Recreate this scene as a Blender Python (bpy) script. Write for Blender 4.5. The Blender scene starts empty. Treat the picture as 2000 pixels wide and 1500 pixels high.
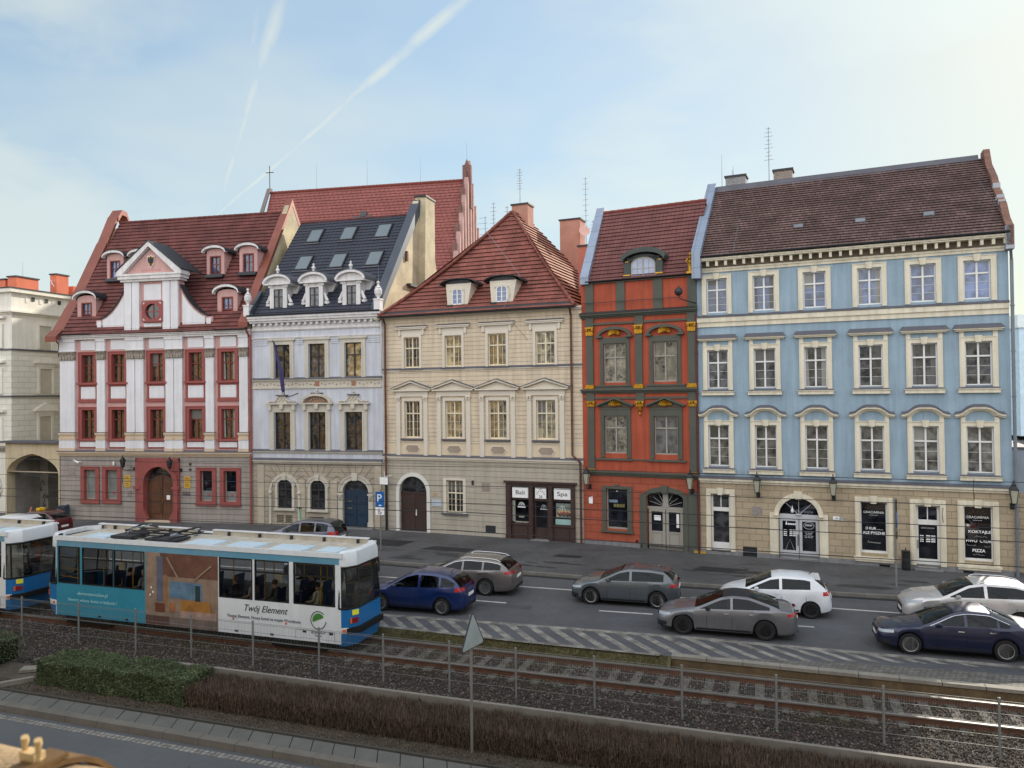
import bpy, math, random
import numpy as np
from mathutils import Vector, Matrix
random.seed(7); RNG = np.random.default_rng(7)
PI = math.pi; rad = math.radians
SC = bpy.context.scene
COL = SC.collection

# ---------------------------------------------------------------- camera
CAM_H = 7.7
cam = bpy.data.cameras.new('camera'); cam.lens = 27.0; cam.sensor_width = 36.0
cam.clip_start = .05; cam.clip_end = 6000
cam.dof.use_dof = True; cam.dof.focus_distance = 32; cam.dof.aperture_fstop = 5.6
co = bpy.data.objects.new('camera', cam); COL.objects.link(co); SC.camera = co
co.matrix_world = (Matrix.Translation((0, 0, CAM_H)) @ Matrix.Rotation(rad(90.76), 4, 'X')
                   @ Matrix.Rotation(-.0115, 4, 'Z'))
# ---------------------------------------------------------------- world, sun, exposure
SUN_AZ, SUN_EL = 40.0, 26.0            # azimuth clockwise from +Y, elevation
w = bpy.data.worlds.new('World'); SC.world = w; w.use_nodes = True
nt = w.node_tree; nd = nt.nodes; lk = nt.links
bg = nd['Background']; bg.inputs['Strength'].default_value = .10
sky = nd.new('ShaderNodeTexSky'); sky.sky_type = 'NISHITA'; sky.sun_disc = False
sky.sun_elevation = rad(SUN_EL); sky.sun_rotation = rad(SUN_AZ); sky.altitude = 100
sky.air_density = 1.0; sky.dust_density = .8; sky.ozone_density = 1.0
tc = nd.new('ShaderNodeTexCoord')
def wmath(op, a, b=None, c=None, clamp=False):
    n = nd.new('ShaderNodeMath'); n.operation = op; n.use_clamp = clamp
    for i, v in enumerate((a, b, c)):
        if v is None: continue
        if isinstance(v, (int, float)): n.inputs[i].default_value = v
        else: lk.new(v, n.inputs[i])
    return n.outputs[0]
def wdot(v):
    n = nd.new('ShaderNodeVectorMath'); n.operation = 'DOT_PRODUCT'
    lk.new(tc.outputs['Generated'], n.inputs[0]); n.inputs[1].default_value = v
    return n.outputs['Value']
def wnoise(scale, detail, sx=1, sy=1, sz=1, off=0, rough=.55):
    mp = nd.new('ShaderNodeMapping'); mp.inputs['Scale'].default_value = (sx, sy, sz)
    mp.inputs['Location'].default_value = (off, off, off)
    lk.new(tc.outputs['Generated'], mp.inputs[0])
    n = nd.new('ShaderNodeTexNoise'); n.inputs['Scale'].default_value = scale
    n.inputs['Detail'].default_value = detail; n.inputs['Roughness'].default_value = rough
    lk.new(mp.outputs[0], n.inputs['Vector']); return n.outputs['Fac']
def wramp(v, a, b, lo=0., hi=1.):
    n = nd.new('ShaderNodeMapRange'); n.interpolation_type = 'SMOOTHSTEP'
    lk.new(v, n.inputs['Value']); n.inputs['From Min'].default_value = a; n.inputs['From Max'].default_value = b
    n.inputs['To Min'].default_value = lo; n.inputs['To Max'].default_value = hi; return n.outputs[0]
def sdir(x, z):                                        # a direction in the sky seen by tangent offsets
    return Vector((x, 1.0, z)).normalized()
veil = wramp(wnoise(2.2, 5, 1, 1, 3.2, 3.1), .44, .72, 0, .62)
veil2 = wramp(wnoise(1.3, 4, 1, 1, 2.5, 9.4), .40, .7, 0, .65)
left = wramp(wdot(Vector((-.62, .75, .22)).normalized()), .90, 1.0, 0, .75)
left = wmath('MULTIPLY', left, wramp(wnoise(3.0, 6, 1, 1, 2.0, 5.5), .36, .6))
cov = wmath('MAXIMUM', wmath('MAXIMUM', veil, veil2), left)
def trail(a, b, width, strength, off, fade=.06):       # a contrail: a noisy band along a great circle
    global cov
    a = sdir(*a); b = sdir(*b); n = a.cross(b).normalized(); m = (a + b).normalized()
    half = math.acos(max(-1, min(1, a.dot(b)))) / 2
    t = (b - a).normalized()
    wob = wmath('MULTIPLY', wmath('SUBTRACT', wnoise(9, 3, 1, 1, 1, off), .5), width * 1.2)
    dist = wmath('ABSOLUTE', wmath('ADD', wdot(n), wob))
    along = wdot(t)
    ta = a.dot(t); tb = b.dot(t)
    wd = wramp(along, ta, tb, width * .5, width * 1.3)
    core = wmath('SUBTRACT', 1, wmath('DIVIDE', dist, wd), clamp=True)
    core = wmath('MULTIPLY', core, wramp(wnoise(26, 4, 1, 1, 1, off + 2), .25, .62, .35, 1))
    core = wmath('MULTIPLY', core, wramp(along, ta - fade, ta + fade))
    core = wmath('MULTIPLY', core, wramp(along, tb + fade, tb - fade))
    core = wmath('MULTIPLY', core, wramp(wdot(m), math.cos(half * 1.4 + .05), math.cos(half + .02)))
    cov = wmath('MAXIMUM', cov, wmath('MULTIPLY', core, strength))
trail((-.385, .235), (-.055, .520), .0072, .95, 1.0)
trail((-.385, .235), (-.295, .53), .0095, .75, 4.0)
trail((-.36, .30), (-.325, .52), .006, .4, 7.0)
mixc = nd.new('ShaderNodeMix'); mixc.data_type = 'RGBA'
sc_ = nd.new('ShaderNodeVectorMath'); sc_.operation = 'SCALE'; lk.new(sky.outputs[0], sc_.inputs[0]); sc_.inputs['Scale'].default_value = 1.0
cl = nd.new('ShaderNodeMix'); cl.data_type = 'RGBA'     # cloud: the sky's own brightness, whitened and lifted
bw = nd.new('ShaderNodeRGBToBW'); lk.new(sky.outputs[0], bw.inputs[0])
cw = nd.new('ShaderNodeVectorMath'); cw.operation = 'SCALE'; cw.inputs[0].default_value = (1.0, 1.01, 1.03)
lk.new(wmath('ADD', wmath('MULTIPLY', bw.outputs[0], 1.1), 4.2), cw.inputs['Scale'])
lk.new(cov, mixc.inputs['Factor']); lk.new(sky.outputs[0], mixc.inputs['A']); lk.new(cw.outputs[0], mixc.inputs['B'])
# thin high haze: the glow round the sun is flattened, the far side is whitened a little
bw2 = nd.new('ShaderNodeRGBToBW'); lk.new(mixc.outputs['Result'], bw2.inputs[0])
gain = wmath('DIVIDE', 1.95, wmath('ADD', 1.0, wmath('DIVIDE', bw2.outputs[0], 3.63)))
hz_ = nd.new('ShaderNodeMix'); hz_.data_type = 'RGBA'; hz_.inputs['Factor'].default_value = .0
lk.new(mixc.outputs['Result'], hz_.inputs['A']); lk.new(bw2.outputs[0], hz_.inputs['B'])
fin = nd.new('ShaderNodeVectorMath'); fin.operation = 'SCALE'; hs = nd.new('ShaderNodeHueSaturation'); hs.inputs['Saturation'].default_value = .78; lk.new(hz_.outputs['Result'], hs.inputs['Color']); ct = nd.new('ShaderNodeMix'); ct.data_type = 'RGBA'; ct.blend_type = 'MULTIPLY'; ct.inputs['Factor'].default_value = 1; ct.inputs['B'].default_value = (.92, 1.02, .99, 1); lk.new(hs.outputs[0], ct.inputs['A']); lk.new(ct.outputs['Result'], fin.inputs[0]); lk.new(gain, fin.inputs['Scale'])
# added bright patch of unseen sky behind the camera, filling the shaded house fronts
back = wramp(wdot(Vector((-.25, -.95, .22)).normalized()), .02, .55)
back = wmath('MULTIPLY', back, wramp(wnoise(1.6, 6, 1, 1, 1.6, 12.0), .30, .55, .45, 1))
bk = nd.new('ShaderNodeMix'); bk.data_type = 'RGBA'; lk.new(back, bk.inputs['Factor']); lk.new(fin.outputs[0], bk.inputs['A']); bk.inputs['B'].default_value = (11.6, 11.7, 12.0, 1)
lk.new(bk.outputs['Result'], bg.inputs['Color'])

sl = bpy.data.lights.new('sun', 'SUN'); sl.energy = 3.6; sl.angle = rad(.6); sl.color = (1, .90, .76)
so = bpy.data.objects.new('sun', sl); COL.objects.link(so); so.rotation_euler = (PI/2 - rad(SUN_EL), 0, rad(180 - SUN_AZ))
SC.view_settings.view_transform = 'Standard'; SC.view_settings.look = 'None'
SC.view_settings.exposure = 0.70; SC.view_settings.gamma = 1.0
SC.cycles.max_bounces = 6; SC.cycles.transparent_max_bounces = 10

# ---------------------------------------------------------------- materials
MATS = {}
def lin(r, g, b, k=1.0):
    f = lambda c: (c/255/12.92 if c <= 10 else ((c/255 + .055)/1.055)**2.4) * k
    return (min(f(r), .9), min(f(g), .9), min(f(b), .9), 1)
def M(name, rgb, k=1.15, rough=.75, metal=0., var=.12, vs=1.2, streak=.0, bump=.0, bs=30., brick=None, ior=1.45,
      coat=0., emit=0., vr=.0, specks=None, dark=.55):
    if name in MATS: return MATS[name]
    m = bpy.data.materials.new(name); m.use_nodes = True
    t = m.node_tree; N = t.nodes; L = t.links; p = N['Principled BSDF']
    p.inputs['Roughness'].default_value = rough; p.inputs['Metallic'].default_value = metal
    p.inputs['IOR'].default_value = ior; p.inputs['Coat Weight'].default_value = coat
    p.inputs['Coat Roughness'].default_value = .04
    col = lin(*rgb, k); tcn = N.new('ShaderNodeTexCoord'); src = tcn.outputs['Object']
    def mul(a, b):
        n = N.new('ShaderNodeMix'); n.data_type = 'RGBA'; n.blend_type = 'MULTIPLY'; n.inputs['Factor'].default_value = 1
        L.new(a, n.inputs['A']); L.new(b, n.inputs['B']); return n.outputs['Result']
    base = N.new('ShaderNodeRGB'); base.outputs[0].default_value = col; c = base.outputs[0]
    def noise(scale, det, lo, hi, vec=None, a=.3, b=.7):
        n = N.new('ShaderNodeTexNoise'); n.inputs['Scale'].default_value = scale; n.inputs['Detail'].default_value = det
        L.new(vec or src, n.inputs['Vector']); r = N.new('ShaderNodeMapRange'); L.new(n.outputs['Fac'], r.inputs['Value'])
        r.inputs['From Min'].default_value = a; r.inputs['From Max'].default_value = b
        r.inputs['To Min'].default_value = lo; r.inputs['To Max'].default_value = hi; return r.outputs[0]
    if var: c = mul(c, noise(vs, 6, 1 - var, 1 + var * .6)); c = mul(c, noise(vs * 9, 4, 1 - var * .5, 1 + var * .4))
    if streak:
        mp = N.new('ShaderNodeMapping'); mp.inputs['Scale'].default_value = (3.0, 3.0, .22); L.new(src, mp.inputs[0])
        c = mul(c, noise(1.6, 5, 1 - streak, 1.02, mp.outputs[0], .35, .62))
    if vr:                                             # one object differs a little from the next
        oi = N.new('ShaderNodeObjectInfo'); r = N.new('ShaderNodeMapRange'); L.new(oi.outputs['Random'], r.inputs['Value'])
        r.inputs['To Min'].default_value = 1 - vr; r.inputs['To Max'].default_value = 1 + vr; c = mul(c, r.outputs[0])
    hgt = None
    if brick:
        bw_, bh, mo = brick[:3]; off = brick[3] if len(brick) > 3 else .5
        sp = N.new('ShaderNodeSeparateXYZ'); L.new(src, sp.inputs[0]); cb = N.new('ShaderNodeCombineXYZ')
        ax = brick[4] if len(brick) > 4 else 'XZ'
        L.new(sp.outputs[ax[0]], cb.inputs[0]); L.new(sp.outputs[ax[1]], cb.inputs[1])
        bt = N.new('ShaderNodeTexBrick'); L.new(cb.outputs[0], bt.inputs['Vector']); bt.offset = off
        bt.inputs['Scale'].default_value = 1; bt.inputs['Brick Width'].default_value = bw_
        bt.inputs['Row Height'].default_value = bh; bt.inputs['Mortar Size'].default_value = mo
        bt.inputs['Mortar Smooth'].default_value = .35
        bt.inputs['Color1'].default_value = (1, 1, 1, 1); q = brick[5] if len(brick) > 5 else .92
        bt.inputs['Color2'].default_value = (q, q, q, 1); bt.inputs['Mortar'].default_value = (dark, dark, dark, 1)
        c = mul(c, bt.outputs['Color'])
        inv = N.new('ShaderNodeMath'); inv.operation = 'SUBTRACT'; inv.inputs[0].default_value = 1; L.new(bt.outputs['Fac'], inv.inputs[1])
        hgt = inv.outputs[0]
    L.new(c, p.inputs['Base Color'])
    if emit: L.new(c, p.inputs['Emission Color']); p.inputs['Emission Strength'].default_value = emit
    last = None
    if bump:
        n = N.new('ShaderNodeTexNoise'); n.inputs['Scale'].default_value = bs; n.inputs['Detail'].default_value = 4; L.new(src, n.inputs['Vector'])
        b = N.new('ShaderNodeBump'); b.inputs['Strength'].default_value = bump; b.inputs['Distance'].default_value = .02
        L.new(n.outputs['Fac'], b.inputs['Height']); last = b
    if hgt:
        b = N.new('ShaderNodeBump'); b.inputs['Strength'].default_value = .8; b.inputs['Distance'].default_value = .02
        L.new(hgt, b.inputs['Height'])
        if last: L.new(last.outputs[0], b.inputs['Normal'])
        last = b
    if last: L.new(last.outputs[0], p.inputs['Normal'])
    MATS[name] = m; return m

def glass_mat(name, tint, ior=2.0, wob=.25, ws=2.2, var=.5):
    """dark pane: rooms behind are dark, the surface mirrors the street with old glass waviness"""
    m = bpy.data.materials.new(name); m.use_nodes = True; t = m.node_tree; N = t.nodes; L = t.links; p = N['Principled BSDF']
    p.inputs['Roughness'].default_value = .03; p.inputs['IOR'].default_value = ior
    tcn = N.new('ShaderNodeTexCoord'); oi = N.new('ShaderNodeObjectInfo')
    ad = N.new('ShaderNodeVectorMath'); ad.operation = 'ADD'; L.new(tcn.outputs['Object'], ad.inputs[0]); L.new(oi.outputs['Location'], ad.inputs[1])
    n = N.new('ShaderNodeTexNoise'); n.inputs['Scale'].default_value = ws; n.inputs['Detail'].default_value = .6; L.new(ad.outputs[0], n.inputs['Vector'])
    b = N.new('ShaderNodeBump'); b.inputs['Strength'].default_value = wob; b.inputs['Distance'].default_value = .03
    L.new(n.outputs['Fac'], b.inputs['Height']); L.new(b.outputs[0], p.inputs['Normal'])
    n2 = N.new('ShaderNodeTexNoise'); n2.inputs['Scale'].default_value = 2.6; n2.inputs['Detail'].default_value = 5; L.new(ad.outputs[0], n2.inputs['Vector'])
    r = N.new('ShaderNodeValToRGB'); L.new(n2.outputs['Fac'], r.inputs[0]); a = lin(*tint, 1.0)
    r.color_ramp.elements[0].position = .42; r.color_ramp.elements[0].color = tuple(v * (1 - var) for v in a[:3]) + (1,)
    r.color_ramp.elements[1].position = .62; r.color_ramp.elements[1].color = tuple(min(1, v * (1 + 2.2 * var)) for v in a[:3]) + (1,)
    mx = N.new('ShaderNodeMix'); mx.data_type = 'RGBA'; mx.blend_type = 'MULTIPLY'; mx.inputs['Factor'].default_value = 1
    rr = N.new('ShaderNodeMapRange'); L.new(oi.outputs['Random'], rr.inputs['Value']); rr.inputs['To Min'].default_value = .4; rr.inputs['To Max'].default_value = 1.5
    L.new(r.outputs[0], mx.inputs['A']); L.new(rr.outputs[0], mx.inputs['B']); L.new(mx.outputs['Result'], p.inputs['Base Color'])
    MATS[name] = m; return m

def clear_mat(name, tint, gloss=.12, tr=.75):
    m = bpy.data.materials.new(name); m.use_nodes = True; t = m.node_tree; N = t.nodes; L = t.links
    for n in list(N): N.remove(n)
    o = N.new('ShaderNodeOutputMaterial'); a = N.new('ShaderNodeBsdfTransparent'); a.inputs[0].default_value = tuple(tr * v for v in tint) + (1,)
    g = N.new('ShaderNodeBsdfGlossy'); g.inputs['Roughness'].default_value = .03; g.inputs[0].default_value = (.72, .78, .82, 1)
    f = N.new('ShaderNodeFresnel'); f.inputs[0].default_value = 1.42
    x = N.new('ShaderNodeMath'); x.operation = 'MULTIPLY_ADD'; L.new(f.outputs[0], x.inputs[0]); x.inputs[1].default_value = 1; x.inputs[2].default_value = gloss
    mx = N.new('ShaderNodeMixShader'); L.new(x.outputs[0], mx.inputs[0]); L.new(a.outputs[0], mx.inputs[1]); L.new(g.outputs[0], mx.inputs[2])
    L.new(mx.outputs[0], o.inputs[0]); MATS[name] = m; return m

# ---------------------------------------------------------------- mesh builder
class MB:
    def __init__(s): s.v = []; s.f = []; s.m = []
    def face(s, pts, m=0):
        b = len(s.v); s.v += [tuple(p) for p in pts]; s.f.append(tuple(range(b, b + len(pts)))); s.m.append(m)
    def box(s, x0, x1, y0, y1, z0, z1, m=0):
        b = len(s.v); s.v += [(x, y, z) for z in (z0, z1) for y in (y0, y1) for x in (x0, x1)]
        for q in ((0, 2, 3, 1), (4, 5, 7, 6), (0, 1, 5, 4), (2, 6, 7, 3), (0, 4, 6, 2), (1, 3, 7, 5)):
            s.f.append(tuple(b + i for i in q)); s.m.append(m)
    def prism(s, pts, y0, y1, m=0, ax='y'):
        """2-D outline pushed along one axis; pts are (x,z) for ax y, (y,z) for ax x, (x,y) for ax z"""
        n = len(pts); b = len(s.v)
        P = {'y': lambda p, q: (p[0], q, p[1]), 'x': lambda p, q: (q, p[0], p[1]), 'z': lambda p, q: (p[0], p[1], q)}[ax]
        s.v += [P(p, y0) for p in pts] + [P(p, y1) for p in pts]
        s.f.append(tuple(b + i for i in range(n))); s.m.append(m); s.f.append(tuple(b + n + i for i in range(n - 1, -1, -1))); s.m.append(m)
        for i in range(n):
            j = (i + 1) % n; s.f.append((b + i, b + n + i, b + n + j, b + j)); s.m.append(m)
    def hexa(s, a, b_, m=0):
        """solid between two equal-length loops a and b_ (ends capped)"""
        n = len(a); b = len(s.v); s.v += [tuple(p) for p in a] + [tuple(p) for p in b_]
        s.f.append(tuple(b + i for i in range(n))); s.m.append(m); s.f.append(tuple(b + n + i for i in range(n - 1, -1, -1))); s.m.append(m)
        for i in range(n):
            j = (i + 1) % n; s.f.append((b + i, b + n + i, b + n + j, b + j)); s.m.append(m)
    def tube(s, pts, r, n=6, m=0, r2=None):
        pts = [Vector(p) for p in pts]; rings = []; k = len(pts)
        for i, p in enumerate(pts):
            d = (pts[min(i + 1, k - 1)] - pts[max(i - 1, 0)]).normalized()
            a = d.cross(Vector((0, 0, 1))); a = d.cross(Vector((1, 0, 0))) if a.length < .05 else a; a.normalize(); c = d.cross(a)
            rr = r if r2 is None else r + (r2 - r) * i / (k - 1)
            rings.append([p + (a * math.cos(2*PI*j/n) + c * math.sin(2*PI*j/n)) * rr for j in range(n)])
        b = len(s.v)
        for q in rings: s.v += [tuple(x) for x in q]
        for i in range(k - 1):
            for j in range(n):
                j2 = (j + 1) % n; s.f.append((b + i*n + j, b + i*n + j2, b + (i+1)*n + j2, b + (i+1)*n + j)); s.m.append(m)
        s.f.append(tuple(b + j for j in range(n))); s.m.append(m); s.f.append(tuple(b + (k-1)*n + j for j in range(n - 1, -1, -1))); s.m.append(m)
    def lathe(s, prof, c=(0, 0, 0), n=12, m=0, rot=0.):
        b = len(s.v); k = len(prof)
        for r, z in prof:
            for j in range(n):
                a = 2*PI*j/n + rot; s.v.append((c[0] + r*math.cos(a), c[1] + r*math.sin(a), c[2] + z))
        for i in range(k - 1):
            for j in range(n):
                j2 = (j + 1) % n; s.f.append((b + i*n + j, b + i*n + j2, b + (i+1)*n + j2, b + (i+1)*n + j)); s.m.append(m)
        s.f.append(tuple(b + j for j in range(n - 1, -1, -1))); s.m.append(m); s.f.append(tuple(b + (k-1)*n + j for j in range(n))); s.m.append(m)
    def wall(s, x0, x1, z0, z1, holes=(), y=0., dep=.22, m=0, mr=None):
        """a sheet with rectangular openings and their reveals"""
        mr = m if mr is None else mr
        xs = sorted({x0, x1} | {h[0] for h in holes} | {h[1] for h in holes}); zs = sorted({z0, z1} | {h[2] for h in holes} | {h[3] for h in holes})
        xs = [x for x in xs if x0 <= x <= x1]; zs = [z for z in zs if z0 <= z <= z1]
        for i in range(len(xs) - 1):
            for j in range(len(zs) - 1):
                cx = (xs[i] + xs[i+1]) / 2; cz = (zs[j] + zs[j+1]) / 2
                if any(h[0] < cx < h[1] and h[2] < cz < h[3] for h in holes): continue
                s.face([(xs[i], y, zs[j]), (xs[i+1], y, zs[j]), (xs[i+1], y, zs[j+1]), (xs[i], y, zs[j+1])], m)
        for h in holes:
            a, b, c, d = h[:4]; Y = y + dep
            s.face([(a, y, c), (a, y, d), (a, Y, d), (a, Y, c)], mr); s.face([(b, y, c), (b, Y, c), (b, Y, d), (b, y, d)], mr)
            s.face([(a, y, c), (a, Y, c), (b, Y, c), (b, y, c)], mr)
            if not (len(h) > 4): s.face([(a, y, d), (b, y, d), (b, Y, d), (a, Y, d)], mr)
    def archfill(s, x0, x1, zs, zt, y=0., dep=.22, m=0, k=16, top=None, mr=None, pt=0.):
        """masonry between an arch springing at zs (crown zt) and the opening's square head at top"""
        top = zt if top is None else top; mr = m if mr is None else mr; xc = (x0 + x1)/2; rx = (x1 - x0)/2; pts = arch(x0, x1, zs, zt, k, pt)
        for i in range(k):
            a, b = pts[i], pts[i+1]
            s.face([(a[0], y, a[1]), (b[0], y, b[1]), (b[0], y, top + .001), (a[0], y, top + .001)], m)
            s.face([(a[0], y, a[1]), (a[0], y + dep, a[1]), (b[0], y + dep, b[1]), (b[0], y, b[1])], mr)
    def ring(s, x0, x1, zs, zt, t, y0, y1, m=0, k=16, leg=None, tt=None):
        """archivolt: a band of width t outside an arch, with legs down to z=leg"""
        a = arch(x0, x1, zs, zt, k); b = arch(x0 - t, x1 + t, zs, zt + (tt or t), k)
        if leg is not None: a = [(x0, leg)] + a + [(x1, leg)]; b = [(x0 - t, leg)] + b + [(x1 + t, leg)]
        for i in range(len(a) - 1): s.prism([a[i], a[i+1], b[i+1], b[i]], y0, y1, m)
    def build(s, name, mats, parent=None, loc=None, smooth=False, angle=40):
        return link(name, s.mesh(name, mats, smooth, angle), parent, loc)
    def mesh(s, name, mats, smooth=False, angle=40):
        me = bpy.data.meshes.new(name); me.from_pydata(s.v, [], s.f)
        if not isinstance(mats, (list, tuple)): mats = [mats]
        for x in mats: me.materials.append(x)
        if len(mats) > 1: me.polygons.foreach_set('material_index', s.m)
        bm = bmesh.new(); bm.from_mesh(me); bmesh.ops.remove_doubles(bm, verts=bm.verts, dist=.0004)
        bmesh.ops.recalc_face_normals(bm, faces=bm.faces); bm.to_mesh(me); bm.free()
        if smooth:
            me.polygons.foreach_set('use_smooth', [True] * len(me.polygons))
            try: me.set_sharp_from_angle(angle=rad(angle))
            except Exception: pass
        me.update(); return me
import bmesh
def arch(x0, x1, zs, zt, k=16, pt=0.):
    xc = (x0 + x1)/2; rx = (x1 - x0)/2; out = []
    for i in range(k + 1):
        a = PI - PI*i/k; c = math.cos(a); q = math.sin(a)
        out.append((xc + rx*c, zs + (zt - zs)*(q*(1 - pt) + pt*(1 - abs(c)))))
    return out
def link(name, me, parent=None, loc=None):
    o = bpy.data.objects.new(name, me); COL.objects.link(o)
    if parent: o.parent = parent
    if loc: o.location = loc
    return o
def tag(o, label=None, cat=None, group=None, kind=None):
    if label: o['label'] = label
    if cat: o['category'] = cat
    if group: o['group'] = group
    if kind: o['kind'] = kind
    return o
def thing(name, label, cat, loc=(0, 0, 0), rz=0., group=None, sc=1.):
    o = link(name, None, None, loc); o.rotation_euler = (0, 0, rz); o.scale = (sc,)*3; o.empty_display_size = .3
    return tag(o, label, cat, group)
def copy_tree(o, parent=None):
    c = o.copy(); COL.objects.link(c); c.parent = parent
    for ch in [x for x in bpy.data.objects if x.parent is o]: copy_tree(ch, c)
    return c
def struct(o): o['kind'] = 'structure'; return o
FONT = None
def text(parent, s, size, loc, mat, width=None, name='lettering', depth=.004, shear=0., rx=PI/2, rz=0., align='CENTER', space=1., bold=.0):
    cu = bpy.data.curves.new('t', 'FONT'); cu.body = s; cu.size = size; cu.extrude = depth; cu.align_x = align; cu.shear = shear; cu.offset = bold*size; cu.space_character = space
    ob = bpy.data.objects.new('t', cu); COL.objects.link(ob); bpy.context.view_layer.update()
    me = bpy.data.meshes.new_from_object(ob.evaluated_get(bpy.context.evaluated_depsgraph_get())); bpy.data.objects.remove(ob)
    me.materials.clear(); me.materials.append(mat)
    if width:
        xs = [v.co.x for v in me.vertices]; k = width / max(1e-6, max(xs) - min(xs))
        for v in me.vertices: v.co.x *= k
    o = link(name, me, parent, loc); o.rotation_euler = (rx, 0, rz); return o

# street frame: s runs along the tracks to the right, d away from the camera, origin where the track centre crosses X=0
TH = rad(19.2)
def F(s, d, z=0.): return (s*math.cos(TH) + d*math.sin(TH), 22.81 - s*math.sin(TH) + d*math.cos(TH), z)
# ================================================================ materials of the place
gl_dark = glass_mat('glass_dark', (44, 45, 48), 1.65, .22)
gl_brown = glass_mat('glass_brown', (50, 44, 40), 1.9, .35, 2.4, .45)
gl_mid = glass_mat('glass_mid', (66, 67, 70), 1.85, .35, 2.2, .45)
gl_shop = glass_mat('glass_shop', (22, 24, 30), 1.6, .08, 1.5, .4)
gl_sky = glass_mat('glass_sky', (70, 84, 118), 1.9, .12, 1.6, .35)  # the sky's reflection is put into the blue base colour
zinc = M('zinc_sheet', (120, 126, 134), rough=.45, metal=.5, var=.15)
lead = M('lead_flashing', (92, 92, 100), k=1.0, rough=.75, var=.15)
dkmetal = M('dark_sheet_metal', (52, 54, 58), rough=.5, metal=.3)
blackiron = M('black_iron', (28, 29, 31), rough=.5)
pipe_br = M('copper_pipe', (96, 62, 52), rough=.5, metal=.3)
gold = M('gilding', (196, 148, 50), k=1.0, rough=.4, metal=.8, var=.3, vs=6)
tile_red = M('red_pantiles', (112, 64, 60), k=1.1, rough=.8, var=.3, vs=1.2, brick=(.24, .26, .012, .5, 'XZ', .74), dark=.7, bump=.3, vr=0)
tile_red2 = M('orange_red_pantiles', (138, 82, 72), k=1.12, rough=.8, var=.3, vs=1.2, brick=(.24, .25, .012, .5, 'XZ', .78), dark=.7, bump=.3)
tile_old = M('weathered_pantiles', (110, 88, 84), k=1.2, rough=.85, var=.38, vs=.9, brick=(.21, .26, .02, .5, 'XZ', .66), dark=.6, bump=.4)
tile_church = M('church_tiles', (142, 84, 78), k=1.15, rough=.85, var=.14, vs=.5, brick=(.5, .55, .06, .5), dark=.72)
tile_blk = M('anthracite_tiles', (50, 55, 68), k=1.1, rough=.55, var=.12, brick=(.3, 50, .02, .0), dark=.7)
ridge_m = M('ridge_tiles', (120, 62, 54), rough=.8, var=.25, vs=4)
cream = M('cream_stucco', (212, 204, 184), rough=.8, var=.10, streak=.16)
white_wood = M('white_painted_wood', (216, 216, 214), rough=.5, var=.04)
lantern_glass = M('lantern_glass', (190, 190, 170), rough=.15, var=.1, k=.8)
white_sign = M('white_sign', (232, 232, 236), rough=.5, var=.02)
ink = M('dark_ink', (44, 46, 56), rough=.6, var=0)
white_ink = M('white_ink', (236, 236, 240), rough=.6, var=0)
yellow_p = M('yellow_paint', (225, 180, 40), rough=.5, var=.05)

WCACHE = {}
def casement(key, w, h, fm, gm, trans=.66, y=.10, mull=1, hz=1, vb=0, t=.055, jit=.004, openleaf=False):
    """meshes for one timber window, origin at the foot of the opening's centre"""
    k = (key, round(w, 2), round(h, 2), random.randint(0, 2))
    if k in WCACHE: return WCACHE[k]
    f = MB(); a = -w/2; b = w/2; th = h*trans if trans else h
    f.box(a, a + t, y, y + .07, 0, h); f.box(b - t, b, y, y + .07, 0, h); f.box(a + t, b - t, y, y + .07, 0, t*1.2); f.box(a + t, b - t, y, y + .07, h - t, h)
    if trans: f.box(a + t, b - t, y - .02, y + .068, th - t*.6, th + t*.6)
    segs = [(t*1.2, th - t*.6), (th + t*.6, h - t)] if trans else [(t*1.2, h - t)]
    n = mull + 1; cw = w/n
    for i in range(1, n):
        for q in segs: f.box(a + i*cw - t*.65, a + i*cw + t*.65, y - .008, y + .066, q[0], q[1])
    lo = segs[0]
    for j in range(1, hz + 1):
        z = lo[0] + (lo[1] - lo[0])*j/(hz + 1)
        for i in range(n): f.box(a + i*cw + t, a + (i + 1)*cw - t, y + .03, y + .06, z - .006, z + .006)
    for i in range(n):
        for c in range(vb):
            x = a + i*cw + cw*(c + 1)/(vb + 1)
            for q in segs: f.box(x - .01, x + .01, y + .022, y + .061, q[0], q[1])
    g = MB()
    for i in range(n):
        for q in segs:
            j = [random.uniform(-jit, jit) for _ in range(3)]
            x0 = a + i*cw + .01; x1 = a + (i + 1)*cw - .01; Y = y + .05
            g.face([(x0, Y + j[0], q[0] - .02), (x1, Y + j[1], q[0] - .02), (x1, Y + j[1] + j[2], q[1] + .02), (x0, Y + j[0] + j[2], q[1] + .02)])
    WCACHE[k] = (f.mesh('window', fm), g.mesh('pane', gm)); return WCACHE[k]
MCACHE = {}
def cursive(parent, x, z, w_, h, mat, y=.125, seed=0, r=.006):
    """handwriting too small to read: a running pen line"""
    mb = MB(); rg = random.Random(seed + int(x*100)); n = int(w_/h*3.2); p = []
    for i in range(n): p.append((x - w_/2 + w_*i/(n - 1), y, z + h*(.5 if i % 2 else 0)*rg.uniform(.5, 1) + (h*.6 if rg.random() < .18 else 0)))
    mb.tube(p, r, 4); return mb.build('handwriting', mat, parent)
def bars(parent, x, z, w_, h, mat, y=.125, n=2):
    """small print too small to read: short word-long bars"""
    mb = MB(); k = w_/n
    for i in range(n): mb.box(x - w_/2 + k*i, x - w_/2 + k*(i + .82), y - .003, y, z, z + h)
    return mb.build('small_print', mat, parent)
def cached(key, fn):
    if key not in MCACHE: MCACHE[key] = fn()
    return MCACHE[key]
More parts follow.
